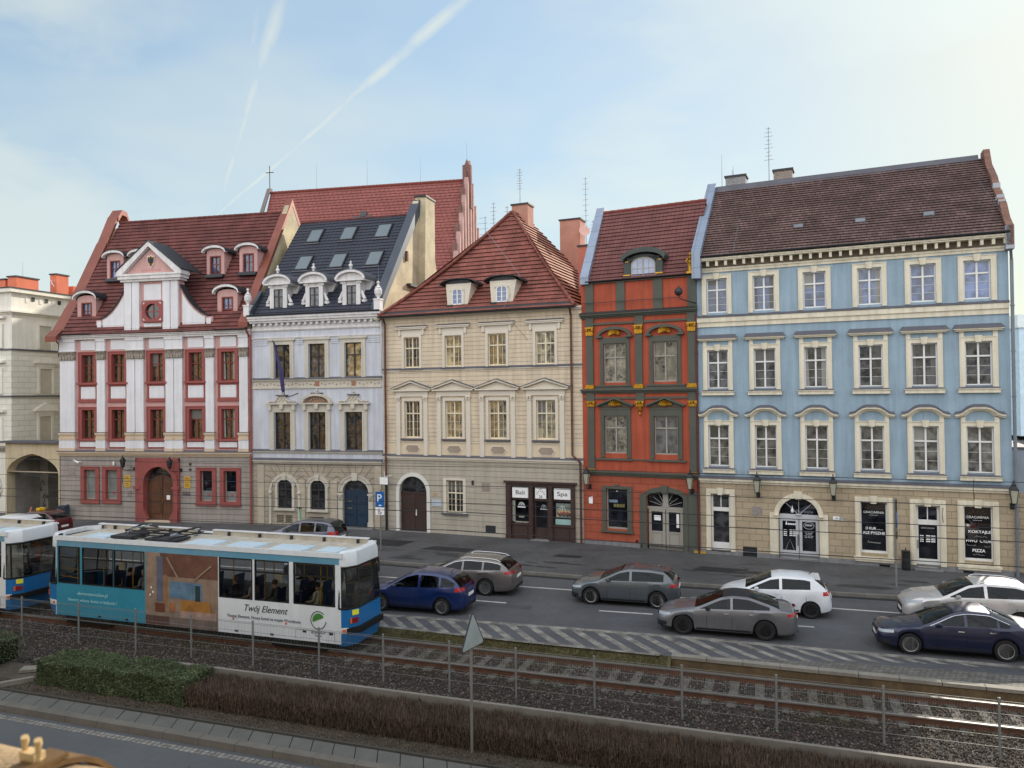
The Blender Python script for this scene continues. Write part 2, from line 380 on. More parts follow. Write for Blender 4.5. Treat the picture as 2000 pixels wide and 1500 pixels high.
def window(house, xc, z0, w, h, fm, gm, extras=(), name='window', blinds=.3, **kw):
    fme, gme = casement(fm.name + gm.name + str(sorted(kw.items())), w, h, fm, gm, **kw)
    o = link(name, fme, house, (xc, 0, z0)); link('pane', gme, o)
    for nm, me in extras: link(nm, me, o)
    if blinds and random.random() < blinds:
        hb = h*random.choice((.18, .3, .33, .45)); mb = MB(); x0, x1 = (-w/2 + .05, w/2 - .05) if random.random() < .6 else (-w/2 + .05, -.02)
        if random.random() < .45:
            for q0, q1 in ((-w/2 + .05, -w/2 + .05 + w*.16), (w/2 - .05 - w*.2, w/2 - .05)): mb.face([(q0, .141, .08), (q1, .141, .08), (q1 - (.06 if q0 < 0 else -.0), .141, h - .04), (q0, .141, h - .04)])
        else: mb.face([(x0, .141, h - hb), (x1, .141, h - hb), (x1, .141, h - .04), (x0, .141, h - .04)])
        mb.build('blind', random.choice((M('blind_grey', (122, 120, 116), k=.8, rough=.4), M('blind_pale', (168, 166, 160), k=.8, rough=.4))), o)
    return o
def profile(mb, x0, x1, prof, m=0): mb.prism(prof, x0, x1, m, 'x')
def cornice(house, x0, x1, z0, z1, out, mat, name='cornice', steps=3, y0=.0, top=None):
    mb = MB(); n = steps
    for i in range(n):
        a = z0 + (z1 - z0)*i/n; b = z0 + (z1 - z0)*(i + 1)/n; q = out*(i + 1)/n
        mb.box(x0 - q*.15, x1 + q*.15, y0 - q, y0 + .02, a, b)
    mats = [mat]
    if top: mb.hexa([(x0 - .03, y0 - out - .03, z1 + .003), (x1 + .03, y0 - out - .03, z1 + .003), (x1 + .03, y0 + .01, z1 + .003), (x0 - .03, y0 + .01, z1 + .003)],
                    [(x0 - .03, y0 - out - .03, z1 + .03), (x1 + .03, y0 - out - .03, z1 + .03), (x1 + .03, y0 + .01, z1 + .12), (x0 - .03, y0 + .01, z1 + .12)], 1); mats.append(top)
    return mb.build(name, mats, house)
def tiles(house, eL, eR, rR, rL, mat, n, lift=.045, name='roof', thick=.14, kick=0., hipL=False):
    """one roof slope laid in overlapping courses: every course is a tilted slab with a visible lower edge"""
    eL, eR, rR, rL = map(Vector, (eL, eR, rR, rL)); mb = MB(); nr = ((eR - eL).cross(rL - eL)); nr = nr if nr.length > .01 else (eR - eL).cross(rR - eR); nr.normalize()
    if nr.z < 0: nr = -nr
    wv = lambda u: Vector((0, 0, 0))
    for i in range(n):
        a = i/n; b = (i + 1)/n
        def P(u, side):
            p = (eL.lerp(rL, u) if side == 0 else eR.lerp(rR, u)); return p - nr*kick*math.sin(PI*min(1, u))
        pl, pr, ql, qr = P(a, 0), P(a, 1), P(b, 0), P(b, 1)
        seg = max(1, int((pr - pl).length / 1.5)) if kick == 0 else 4
        j = [random.uniform(-.006, .006) for _ in range(seg + 1)]
        for s_ in range(seg):
            u0, u1 = s_/seg, (s_ + 1)/seg
            A, B, Cc, D = pl.lerp(pr, u0), pl.lerp(pr, u1), ql.lerp(qr, u1), ql.lerp(qr, u0)
            A2, B2 = A + nr*(lift + j[s_]), B + nr*(lift + j[s_ + 1])
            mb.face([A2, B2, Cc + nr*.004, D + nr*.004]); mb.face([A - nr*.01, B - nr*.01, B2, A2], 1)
    if not kick: mb.face([eL - nr*.01, eR - nr*.01, rR - nr*.01, rL - nr*.01])
    return mb.build(name, [mat, M('tile_edge_shade', (72, 48, 44), k=.8, rough=1, var=.3)], house)  # course edges coloured darker to paint the shadow line under each row
def ridge(house, pts, r, mat, name='ridge'):
    mb = MB()
    for i in range(len(pts) - 1):
        a, b = Vector(pts[i]), Vector(pts[i + 1]); L = (b - a).length; n = max(1, int(L/.38))
        for k in range(n): mb.tube([a.lerp(b, k/n), a.lerp(b, (k + 1.06)/n)], r*1.08, 8, 0, r*.88)
    return mb.build(name, mat, house)
def downpipe(house, pts, mat, r=.06, name='downpipe'):
    mb = MB(); mb.tube(pts, r, 8)
    for i in range(len(pts) - 1):
        a, b = Vector(pts[i]), Vector(pts[i + 1])
        if (a - b).length > 2:
            n = int((a - b).length/1.9)
            for k in range(1, n + 1): p = a.lerp(b, k/(n + 1)); mb.tube([p - Vector((0, 0, .03)), p + Vector((0, 0, .03))], r*1.3, 8)
    return mb.build(name, mat, house, smooth=True)
def gutter(house, x0, x1, y, z, mat, r=.07, z2=None):
    mb = MB(); z2 = z if z2 is None else z2; pts = [(r*math.cos(a), r*math.sin(a)) for a in [PI + PI*i/8 for i in range(9)]]
    mb.hexa([(x0, y + p[0], z + p[1]) for p in pts], [(x1, y + p[0], z2 + p[1]) for p in pts]); return mb.build('gutter', mat, house)
def chimney(house, x0, x1, y0, y1, z0, z1, mat, cap, pots=0, name='chimney'):
    mb = MB(); mb.box(x0, x1, y0, y1, z0, z1, 0); mb.box(x0 - .06, x1 + .06, y0 - .06, y1 + .06, z1, z1 + .09, 1)
    for i in range(pots): mb.lathe([(.11, 0), (.09, .3), (.11, .3)], (x0 + (x1 - x0)*(i + .5)/pots, (y0 + y1)/2, z1 + .09), 8, 1)
    return mb.build(name, [mat, cap], house)
def antenna(house, x, y, z0, z1, arms=7, side=1., name='antenna', thin=.018):
    mb = MB(); mb.tube([(x, y, z0), (x, y, z1)], thin*1.3, 5)
    for i in range(arms):
        z = z1 - .08 - i*(z1 - z0)*.6/max(1, arms); wd = .12 + .05*(i % 3)
        mb.tube([(x - wd*side, y - .02, z), (x + wd, y - .02, z)], thin*.55, 4)
    return mb.build(name, M('antenna_metal', (150, 152, 156), rough=.4, metal=.6), house)
def rod(house, x, y, z0, z1, name='lightning_rod'):
    mb = MB(); mb.tube([(x, y, z0), (x, y, z1)], .014, 4, 0, .006); return mb.build(name, zinc, house)
def shell(house, name, mat, L, D, z0, z1, x0=0., roofpts=None):
    """the hidden sides and back of a house, as one solid behind the front sheet"""
    mb = MB(); mb.box(x0 + .02, L - .02, .35, D, z0, z1); return mb.build(name, mat, house)

# ================================================================ HOUSE E: blue, six bays
E_ = thing('town_house', 'pale blue four-storey town house with cream window surrounds and a tan stone shop floor', 'house', (8.79, 36.3, 0), rad(-24.52), 'old town houses in the row')
blue = M('blue_plaster', (143, 164, 179), k=1.12, rough=.85, var=.09, streak=.15, bump=.15)
ochreb = M('tan_ashlar', (172, 156, 132), k=1.1, rough=.85, var=.10, brick=(.56, .29, .012, .5, 'XZ', .9), dark=.62, bump=.15)
granite = M('granite_plinth', (120, 120, 122), rough=.8, var=.22, vs=5, bump=.2)
LE = 12.53
ccols = [.93, 3.03, 5.19, 7.41, 9.46, 11.43]; cws = [.95, .95, .95, .95, .97, .97]
rows = [(11.40, 1.60), (7.84, 1.82), (4.22, 1.94)]
holes = [(c - w_/2, c + w_/2, z, z + h) for (z, h) in rows for c, w_ in zip(ccols, cws)]
mb = MB(); mb.wall(0, LE, 3.5, 13.45, holes, dep=.2); mb.build('wall', blue, E_)
gh = [(.52, 1.40, .25, 2.95), (3.53, 5.22, .15, 2.9, 1), (6.90, 7.94, .66, 2.86), (9.03, 9.93, .18, 2.84), (10.79, 11.82, .62, 2.87)]
gh2 = gh + [(1.94, 2.57, -.1, .56)]
mb = MB(); mb.wall(0, LE, .32, 3.5, [h for h in gh2 if h[2] >= .32] + [(h[0], h[1], .32, h[3]) + tuple(h[4:]) for h in gh2 if h[2] < .32], dep=.25); mb.archfill(3.53, 5.22, 2.06, 2.9, 0, .25)
mb.build('ground_floor_wall', ochreb, E_)
mb = MB(); mb.wall(0, LE, -.15, .32, [(h[0], h[1], h[2], .32) for h in gh2 if h[2] < .32] + [(7.61, 8.02, .04, .22), (10.74, 11.12, .02, .20)], y=-.05, dep=.3); mb.box(-.0, LE, -.05, 0, .32, .33)
mb.build('plinth', granite, E_)
for (a, b, c, d) in ((1.94, 2.57, .08, .56), (7.61, 8.02, .04, .22), (10.74, 11.12, .02, .20)):
    mb = MB(); mb.box(a, b, .06, .1, c, d); [mb.box(a, b, .045, .06, c + (d - c)*(i + .3)/5, c + (d - c)*(i + .55)/5) for i in range(5)]; mb.build('cellar_grille', dkmetal, E_)
mb = MB(); mb.prism([(.3, -.1), (9.5, -.1), (9.5, 13.6), (5.6, 18.55), (.3, 13.9)], .02, LE - .03, 0, 'x'); mb.build('side_walls', M('grey_render', (120, 122, 128), rough=.9, var=.25, vs=.8), E_)
# surrounds, hoods and sills
def surroundE(w_, h, top):
    mb = MB(); t = .2; a, b = -w_/2, w_/2
    mb.box(a - t, a, -.05, .0, -.08, h + t); mb.box(b, b + t, -.05, 0, -.08, h + t); mb.box(a, b, -.05, 0, h, h + t)
    mb.box(a - t, a - t + .035, -.075, -.05, -.08, h + t); mb.box(b + t - .035, b + t, -.075, -.05, -.08, h + t); mb.box(a - t + .035, b + t - .035, -.075, -.05, h + t - .035, h + t)
    mb.prism([(-.1, h - .04), (.1, h - .04), (.14, h + t + .05), (-.14, h + t + .05)], -.11, -.02)
    if top == 'flat':
        for q in (a - t, b + .03): mb.box(q, q + t - .03, -.045, 0, h + t, h + .48)
        mb.box(a - .42, b + .42, -.22, 0, h + .48, h + .53); mb.box(a - .36, b + .36, -.16, 0, h + .42, h + .48)
        mb.hexa([(a - .44, -.25, h + .532), (b + .44, -.25, h + .532), (b + .44, 0, h + .532), (a - .44, 0, h + .532)], [(a - .40, -.22, h + .55), (b + .40, -.22, h + .55), (b + .34, 0, h + .72), (a - .34, 0, h + .72)], 1)
    if top == 'curve':
        for q in (a - t, b + .03): mb.box(q, q + t - .03, -.045, 0, h + t, h + .42)
        c0 = [(a - .42, .44), (a - .30, .45), (a - .16, .50), (a - .02, .62), (a + .12, .71), (a + .28, .75), (b - .28, .75), (b - .12, .71), (b + .02, .62), (b + .16, .50), (b + .30, .45), (b + .42, .44)]
        c0 = [(x, h + z - .02) for x, z in c0]
        for i in range(len(c0) - 1):
            p, q = c0[i], c0[i+1]
            mb.prism([p, q, (q[0], q[1] + .07), (p[0], p[1] + .07)], -.22, 0)
            mb.prism([(p[0]*.97, p[1] - .07), (q[0]*.97, q[1] - .07), (q[0], q[1]), (p[0], p[1])], -.12, 0)
            mb.hexa([(p[0]*1.02, -.24, p[1] + .072), (q[0]*1.02, -.24, q[1] + .072), (q[0]*1.02, 0, q[1] + .072), (p[0]*1.02, 0, p[1] + .072)],
                    [(p[0]*1.02, -.24, p[1] + .085), (q[0]*1.02, -.24, q[1] + .085), (q[0]*.96, 0, q[1] + .19), (p[0]*.96, 0, p[1] + .19)], 1)
        fr = [(a - t, h + .36), (a - .05, h + .40), (a + .12, h + .55), (a + .3, h + .62), (b - .3, h + .62), (b - .12, h + .55), (b + .05, h + .40), (b + t, h + .36)]
        for i in range(len(fr) - 1):
            p, q = fr[i], fr[i+1]; mb.prism([p, q, (q[0], q[1] + .10), (p[0], p[1] + .10)], -.045, 0)
    return mb.mesh('surround', [cream, lead])
def sillE(w_, z=-.08):
    mb = MB(); a, b = -w_/2 - .26, w_/2 + .26; mb.box(a, b, -.14, 0, z - .22, z - .07); mb.box(a - .03, b + .03, -.18, -.0, z - .07, z - .04)
    mb.hexa([(a - .03, -.18, z - .038), (b + .03, -.18, z - .038), (b + .03, .1, z - .038), (a - .03, .1, z - .038)], [(a - .03, -.18, z - .03), (b + .03, -.18, z - .03), (b - .2, .1, z + .1), (a + .2, .1, z + .1)], 1)
    return mb.mesh('sill', [cream, lead])
for ri, (z, h) in enumerate(rows):
    for c, w_ in zip(ccols, cws):
        st = ('none', 'flat', 'curve')[ri]
        ex = [('surround', cached(('sE', w_, h, st), lambda: surroundE(w_, h, st)))]
        if ri: ex.append(('sill', cached(('siE', w_), lambda: sillE(w_))))
        window(E_, c, z, w_, h, white_wood, gl_sky if ri == 0 else gl_mid if ri == 1 else glass_mat('glass_grey', (84, 83, 80), 1.8, .35, 2.0, .5) if 'glass_grey' not in MATS else MATS['glass_grey'] if ri == 2 else gl_mid, ex, hz=2, trans=.67)
# ground floor: plain door, arched door, shop windows, glazed door
def frameE(name, a, b, zt, z0, key=True, sill=False):
    mb = MB(); t = .22
    mb.box(a - t, a, -.06, .0, z0, zt + t); mb.box(b, b + t, -.06, 0, z0, zt + t); mb.box(a, b, -.06, 0, zt, zt + t)
    mb.box(a - t + .05, a - .05, -.085, -.06, z0, zt + t - .05); mb.box(b + .05, b + t - .05, -.085, -.06, z0, zt + t - .05)
    if key: c = (a + b)/2; mb.prism([(c - .11, zt - .05), (c + .11, zt - .05), (c + .16, zt + t + .05), (c - .16, zt + t + .05)], -.13, -.02)
    if sill: mb.box(a - t - .06, b + t + .06, -.16, 0, z0 - .10, z0); mb.box(a - t - .02, b + t + .02, -.11, 0, z0 - .2, z0 - .1)
    return mb.build(name, cream, E_)
frameE('door_surround', .52, 1.40, 2.95, .3); frameE('window_surround', 6.90, 7.94, 2.86, .50, True, True)
frameE('door_surround', 9.03, 9.93, 2.84, .3); frameE('window_surround', 10.79, 11.82, 2.87, .46, True, True)
mb = MB(); mb.ring(3.53, 5.22, 2.06, 2.9, .21, -.06, 0, k=14)
for i in range(15):                                     # voussoir joints stand a little proud
    pass
mb.prism([(4.25, 2.84), (4.50, 2.84), (4.56, 3.2), (4.19, 3.2)], -.12, 0)
for q in (3.15, 5.24): mb.box(q, q + .36, -.05, 0, .3, 2.2)
for q in (3.32, 5.22): mb.box(q, q + .21, -.09, -.05, 1.96, 2.1); mb.lathe([(.10, -.02), (.10, .02)], (q + .1, -.08, 2.1), 10)
mb.build('arch_surround', cream, E_)
mb = MB(); a, b, z0, z1 = .52, 1.40, .25, 2.95
mb.box(a, a + .08, .12, .2, z0, z1); mb.box(b - .08, b, .12, .2, z0, z1); mb.box(a + .08, b - .08, .12, .2, z0, z0 + .42); mb.box(a + .08, b - .08, .12, .2, 2.12, 2.3); mb.box(a + .08, b - .08, .12, .2, z1 - .07, z1); mb.box(.94, .98, .13, .19, 2.3, z1 - .07)
d = mb.build('door', white_wood, E_); mb = MB(); mb.face([(a + .05, .17, z0 + .4), (b - .05, .17, z0 + .4), (b - .05, .17, z1 - .04), (a + .05, .17, z1 - .04)]); mb.build('pane', gl_mid, d)
mb = MB()                                               # arched double door
alu = M('pale_metal_frame', (190, 192, 196), rough=.4, metal=.2, var=.05)
for (a, b) in ((3.55, 4.36), (4.39, 5.20)):
    mb.box(a, a + .12, .12, .18, .15, 1.93); mb.box(b - .12, b, .12, .18, .15, 1.93); mb.box(a + .12, b - .12, .12, .18, .15, .52); mb.box(a + .12, b - .12, .12, .18, 1.84, 1.93)
mb.box(3.53, 5.22, .09, .2, 1.94, 2.10)
mb.box(3.55, 5.20, .12, .16, 2.10, 2.15)
for k in range(1, 4):
    a_ = PI*k/4; mb.tube([(4.375, .14, 2.12), (4.375 + .8*math.cos(a_), .14, 2.12 + .76*math.sin(a_))], .014, 4)
mb.lathe([(.16, 0), (.12, .03)], (4.375, .15, 2.13), 12)
door = mb.build('door', alu, E_)
mb = MB(); mb.face([(3.6, .15, .5), (4.32, .15, .5), (4.32, .15, 1.87), (3.6, .15, 1.87)]); mb.face([(4.43, .15, .5), (5.15, .15, .5), (5.15, .15, 1.87), (4.43, .15, 1.87)])
pts = arch(3.54, 5.21, 2.1, 2.89, 14); mb.face([(p[0], .155, p[1]) for p in pts]); mb.build('pane', gl_shop, door)
mb = MB(); mb.ring(3.56, 5.19, 2.08, 2.86, .03, .11, .15, k=14); mb.build('fanlight_rim', dkmetal, door)
mb = MB(); mb.tube([(4.33, .08, .75), (4.33, .08, 1.25)], .02, 6); mb.build('handle', dkmetal, door)
mb = MB(); a, b = 9.03, 9.93
mb.box(a, a + .1, .12, .2, .18, 2.84); mb.box(b - .1, b, .12, .2, .18, 2.84); mb.box(a + .1, b - .1, .12, .2, .18, .55); mb.box(a + .1, b - .1, .12, .2, 1.98, 2.2); mb.box(a + .1, b - .1, .12, .2, 2.76, 2.84); mb.box(9.46, 9.50, .13, .19, 2.2, 2.76)
d3 = mb.build('door', white_wood, E_); mb = MB(); mb.face([(a + .06, .17, .5), (b - .06, .17, .5), (b - .06, .17, 2.8), (a + .06, .17, 2.8)]); mb.build('pane', gl_shop, d3)
mb = MB(); mb.tube([(a + .07, .06, 1.0), (a + .07, .06, 1.35)], .02, 6); mb.build('handle', zinc, d3)
mb = MB(); mb.box(8.95, 10.02, -.25, .1, .0, .16); mb.build('door_step', granite, E_)
shopw = []
for (a, b, z0, z1) in ((6.90, 7.94, .66, 2.86), (10.79, 11.82, .62, 2.87)):
    mb = MB(); mb.box(a, a + .04, .1, .16, z0, z1); mb.box(b - .05, b, .1, .16, z0, z1); mb.box(a + .04, b - .05, .1, .16, z0, z0 + .10); mb.box(a + .04, b - .05, .1, .16, z1 - .04, z1)
    s_ = mb.build('shop_window', white_wood, E_); mb = MB(); mb.face([(a, .14, z0 + .05), (b, .14, z0 + .05), (b, .14, z1), (a, .14, z1)]); mb.build('pane', gl_shop, s_); shopw.append(s_)
brown_i = M('copper_ink', (120, 78, 52), rough=.6, var=0); grey_i = M('grey_ink', (170, 172, 178), rough=.6, var=0)
def ornament(parent, x, z, w_, mat):
    mb = MB()
    for k in range(5):
        a_ = PI*(k + .5)/5; mb.tube([(x + w_*.25*math.cos(a_), .13, z + w_*.1*math.sin(a_)), (x + w_*.5*math.cos(a_), .13, z + w_*.32*math.sin(a_)), (x + w_*.45*math.cos(a_*.9), .13, z + w_*.2*math.sin(a_))], .007, 4)
    mb.build('ornament', mat, parent)
for i, xc in enumerate((7.42, 11.30)):
    ornament(shopw[i], xc, 2.52, .7, brown_i); text(shopw[i], 'GRACIARNIA', .14, (xc, .125, 2.36), white_ink, .80); bars(shopw[i], xc, 2.27, .34, .02, grey_i, n=4)
s_ = shopw[0]; text(s_, 'O KUR', .15, (7.30, .125, 1.66), white_ink, .42, bold=.02); cursive(s_, 7.66, 1.66, .24, .05, white_ink); text(s_, 'ALE PYSZNE', .16, (7.42, .125, 1.46), white_ink, .88, bold=.02); cursive(s_, 7.42, 1.08, .50, .10, white_ink)
s_ = shopw[1]; text(s_, 'KOKTAJLE', .15, (11.36, .125, 1.76), white_ink, .80, bold=.02); cursive(s_, 11.40, 1.58, .45, .08, grey_i); text(s_, 'PIWO  CYDR', .16, (11.32, .125, 1.38), white_ink, .90, bold=.02)
cursive(s_, 11.05, 1.22, .34, .08, grey_i); cursive(s_, 11.62, 1.2, .2, .08, grey_i); text(s_, 'PIZZA', .17, (11.32, .125, .98), white_ink, .46, bold=.02); cursive(s_, 11.32, .84, .4, .07, grey_i)
bars(door, 4.08, 1.66, .36, .07, white_ink, .14, 5); text(door, 'Matrioszka', .2, (4.62, .145, 2.22), M('faint_ink', (120, 122, 134), rough=.6, var=0), .72)
mb = MB(); mb.lathe([(.0, .0), (.035, .02), (.04, .07), (.018, .13), (.0, .2)], (3.84, .13, 1.64), 8); mb.lathe([(.0, 0), (.06, .03), (.07, .13), (.03, .22), (.0, .36)], (4.10, .15, 2.2), 8); mb.build('logo', white_ink, door)
for r_, (p, q) in enumerate((('PN - CZ', '12.00 - 22.00'), ('PT', '12.00 - 24.00'), ('SB', '12.00 - 24.00'), ('ND', '12.00 - 22.00'))):
    bars(door, 3.80, 1.40 - .08*r_, .16, .04, white_ink, .14, 1 + r_ % 2); bars(door, 4.12, 1.40 - .08*r_, .3, .045, white_ink, .14, 2)
    bars(d3, 9.26, 1.50 - .08*r_, .15, .04, white_ink, .15, 2); bars(d3, 9.60, 1.50 - .08*r_, .38, .045, white_ink, .15, 2)
text(d3, 'GRACIARNIA', .09, (9.48, .14, 1.82), grey_i, .5)
mb = MB(); r0 = [(4.79 + .22*math.cos(2*PI*k/20), .13, 1.66 + .15*math.sin(2*PI*k/20)) for k in range(21)]; mb.tube(r0, .012, 4); mb.build('logo_ring', grey_i, door)
bars(door, 4.79, 1.64, .3, .08, grey_i, .14, 5)
for k in range(5): bars(door, 4.79, 1.38 - .065*k, .42 - .08*(k % 3), .025, grey_i, .14, 3)
mb = MB(); mb.tube([(3.80, .13, .55), (3.98, .13, 1.02), (4.16, .13, .55)], .008, 4); mb.build('easel', grey_i, door)
# cornices of E
cornice(E_, 0, LE, 3.45, 3.66, .14, cream, 'string_course', 2, top=lead)
cornice(E_, .02, LE - .02, 10.74, 11.18, .12, cream, 'string_course', 2, top=lead)
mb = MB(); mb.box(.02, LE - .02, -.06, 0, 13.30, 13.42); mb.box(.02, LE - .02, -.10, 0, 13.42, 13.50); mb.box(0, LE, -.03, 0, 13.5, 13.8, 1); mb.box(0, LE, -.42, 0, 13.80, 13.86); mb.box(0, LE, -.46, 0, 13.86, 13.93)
n = 31
for i in range(n): x = .12 + i*(LE - .3)/(n - 1); mb.box(x, x + .11, -.34, -.03, 13.56, 13.80); mb.box(x - .01, x + .12, -.36, -.03, 13.76, 13.799)
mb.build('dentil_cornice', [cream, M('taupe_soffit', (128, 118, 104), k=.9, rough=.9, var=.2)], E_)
gutter(E_, -.02, LE, -.53, 14.03, dkmetal)
eL, eR, rR, rL = (.3, -.46, 14.0), (LE - .1, -.46, 14.0), (LE - .05, 5.6, 18.62), (.3, 4.0, 18.22)
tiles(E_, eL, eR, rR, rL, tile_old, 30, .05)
mb = MB(); mb.face([rL, rR, (LE, 11, 13.6), (.3, 10, 13.6)]); mb.build('rear_roof', tile_old, E_)
mb = MB(); mb.hexa([(.3, 3.75, 18.02), (.3, 4.2, 18.0), (.3, 4.2, 18.34), (.3, 3.95, 18.34)], [(LE - .3, 5.35, 18.45), (LE - .3, 5.8, 18.4), (LE - .3, 5.8, 18.80), (LE - .3, 5.55, 18.80)]); mb.build('ridge_flashing', lead, E_)
mb = MB(); mb.hexa([(-.12, -.5, 13.7), (.32, -.5, 13.7), (.32, -.5, 14.35), (-.12, -.5, 14.35)], [(-.12, 4.0, 18.1), (.32, 4.0, 18.1), (.32, 4.0, 18.55), (-.12, 4.0, 18.55)]); mb.box(-.1, .3, -.62, -.1, 13.0, 14.3); mb.build('gable_coping', M('blue_grey_zinc', (138, 150, 168), rough=.5, metal=.35, var=.12, brick=(50, .9, .015, .0), dark=.8), E_)
brickr = M('old_brick', (132, 98, 84), rough=.9, var=.3, vs=2, brick=(.24, .08, .012, .5, 'YZ', .8), dark=.8)
mb = MB(); z_ = lambda y: 14.0 + (y + .46)*(18.62 - 14.0)/6.06
P = [(-.5, 13.45), (6.2, 13.45), (6.2, 19.0)] + [(5.3, 18.95)] + [(y, z_(y) + .28 + .1*((i * 7) % 3 - 1)) for i, y in enumerate([4.6, 3.9, 3.1, 2.4, 1.6, .9, .2, -.5])]
mb.prism(P, LE - .12, LE + .14, 0, 'x'); mb.build('gable_wall', brickr, E_)
mb = MB()                                              # ragged patches of white render on the gable's edge
for (y, h, q) in ((2.5, .35, .5), (1.55, .62, .8), (1.15, .3, .35)): mb.prism([(y, z_(y) - .1), (y + q, z_(y + q) - .25), (y + q*.9, z_(y + q) + .2), (y + .1, z_(y) + h*.5)], LE + .143, LE + .17, 0, 'x'); mb.box(LE - .13, LE + .145, y, y + q*.6, z_(y) + .2, z_(y) + .42)
q_ = MB(); q_.box(LE - .13, LE + .16, -.5, .15, 13.3, 14.25); q_.build('render_patch', M('pale_render', (160, 164, 172), rough=.8, var=.1), E_); mb.build('render_patch', M('pale_render', (160, 164, 172), rough=.8, var=.1), E_)
for x in (4.5, 7.1, 9.8):
    mb = MB(); y = 1.25; z = z_(y) + .0; mb.box(x - .24, x + .24, y - .3, y + .25, z - .15, z + .12, 0); mb.box(x - .2, x + .2, y - .33, y - .3, z - .08, z + .08, 1); mb.build('roof_vent', [M('vent_tile', (80, 74, 78), rough=.7), zinc], E_)
chimney(E_, .75, 1.75, 4.3, 5.1, 17.3, 18.85, M('grey_chimney', (150, 148, 150), rough=.85, var=.2, brick=(.26, .09, .01), dark=.8), dkmetal)
chimney(E_, 3.1, 4.0, 4.6, 5.4, 17.4, 18.95, M('tan_chimney', (150, 138, 128), rough=.85, var=.2, brick=(.26, .09, .01), dark=.8), dkmetal)
antenna(E_, 2.9, 4.4, 18.2, 21.2, 9, 1.0); rod(E_, .6, 4.1, 18.3, 20.0); rod(E_, 1.1, 4.6, 18.9, 19.5)
downpipe(E_, [(LE - .05, -.5, 13.9), (LE + .05, -.3, 13.3), (LE + .1, -.1, 12.9), (LE + .1, -.1, .0)], zinc, .065)
mb = MB(); mb.tube([(1.72, -.02, 18.0), (1.8, .9, 15.5), (1.78, -.5, 14.1)], .008, 4); mb.tube([(11.95, 3.6, 17.2), (12.2, 2.2, 16.1), (12.4, 1.0, 15.2), (12.5, -.45, 14.2)], .008, 4); mb.build('roof_cable', zinc, E_)
mb = MB(); mb.box(LE - .02, LE + .75, .9, 9, -.1, 5.2, 0); mb.box(LE - .02, LE + .78, .87, 9.03, -.1, 3.4, 1); mb.box(LE - .02, LE + .82, .84, 9.05, 5.2, 5.28, 2); mb.build('side_wing', [M('grey_blue_render', (138, 148, 160), rough=.85, var=.12), ochreb, lead], E_)
mb = MB(); mb.box(5.80, 6.06, -.03, .0, 2.02, 2.16, 0); mb.build('number_plate', white_sign, E_); text(E_, '18', .1, (5.93, -.033, 2.05), ink, .11)
mb = MB(); mb.box(6.09, 6.24, -.03, .0, 1.98, 2.16); mb.build('notice_plate', M('grey_plate', (150, 158, 156), rough=.5), E_)
mb = MB(); mb.box(2.35, 2.78, -.02, .0, 2.02, 2.42); mb.build('faded_plaque', M('faded_plaque', (140, 132, 128), rough=.7, var=.25, vs=8), E_)
mb = MB(); mb.box(-.28, .28, -.12, -.05, -.05, .22); mb.build('yellow_box', M('yellow_box', (170, 140, 50), rough=.6, var=.3, vs=7), E_)
# ================================================================ HOUSE D: narrow, red and grey-green with gilding
D_ = thing('town_house', 'narrow brick-red town house with grey-green pilasters and gilded capitals', 'house', (3.57, 39.0, 0), rad(-27.38), 'old town houses in the row')
redp = M('brick_red_plaster', (170, 80, 56), k=1.08, rough=.8, var=.12, streak=.2, bump=.15)
redg = M('red_rusticated_plaster', (164, 84, 62), k=1.05, rough=.8, var=.1, brick=(.75, .36, .014, .5), dark=.6)
grn = M('grey_green_paint', (78, 80, 72), k=1.2, rough=.7, var=.1)
greyw = M('grey_painted_wood', (150, 146, 138), rough=.6, var=.05)
LD = 5.87
hD = [(1.18, 2.35, 8.22, 10.17), (3.73, 4.90, 8.22, 10.17), (1.17, 2.33, 4.70, 6.57), (3.73, 4.89, 4.70, 6.57)]
mb = MB(); mb.wall(0, LD, 3.75, 13.22, hD, dep=.16); mb.wall(0, LD, .3, 3.75, [(1.22, 2.32, .95, 2.95), (3.30, 5.10, .3, 2.9, 1)], dep=.25, m=1); mb.archfill(3.30, 5.10, 2.62, 2.9, 0, .25, 1)
mb.build('wall', [redp, redg], D_)
mb = MB(); mb.wall(0, LD, -.1, .3, [(3.30, 5.10, .1, .3)], y=-.05, dep=.3); mb.box(0, 3.3, -.05, 0, .3, .31); mb.box(5.1, LD, -.05, 0, .3, .31); mb.build('plinth', granite, D_)
mb = MB(); mb.prism([(.25, 0), (7, 0), (7, 13), (2.25, 17.0), (.25, 13.2)], .02, LD - .02, 0, 'x'); mb.build('side_walls', M('orange_render', (178, 104, 84), rough=.9, var=.12), D_)
# upper frieze posts
mb = MB()
for (a, b) in ((.25, .67), (1.88, 2.33), (3.77, 4.23), (5.45, 5.87)): mb.box(a, b, -.07, 0, 11.68, 13.2)
mb.box(0, LD, -.10, 0, 13.2, 13.28); mb.build('frieze_post', grn, D_)
cornice(D_, 0, LD, 11.46, 11.68, .26, grn, 'cornice', 3, top=dkmetal)
mb = MB(); mb.box(.2, LD, -.08, 0, 11.12, 11.22)
for x in (.25, 2.84, 5.42): mb.box(x, x + .42, -.10, 0, 11.0, 11.46)
mb.build('architrave', grn, D_)
cornice(D_, 0, LD, 7.68, 7.90, .22, grn, 'cornice', 3)
mb = MB(); mb.box(.1, LD, -.07, 0, 7.40, 7.50)
for x in (.25, 2.84, 5.42): mb.box(x, x + .42, -.09, 0, 7.3, 7.68)
mb.build('architrave', grn, D_)
cornice(D_, .1, LD, 3.58, 3.82, .16, grn, 'cornice', 3)
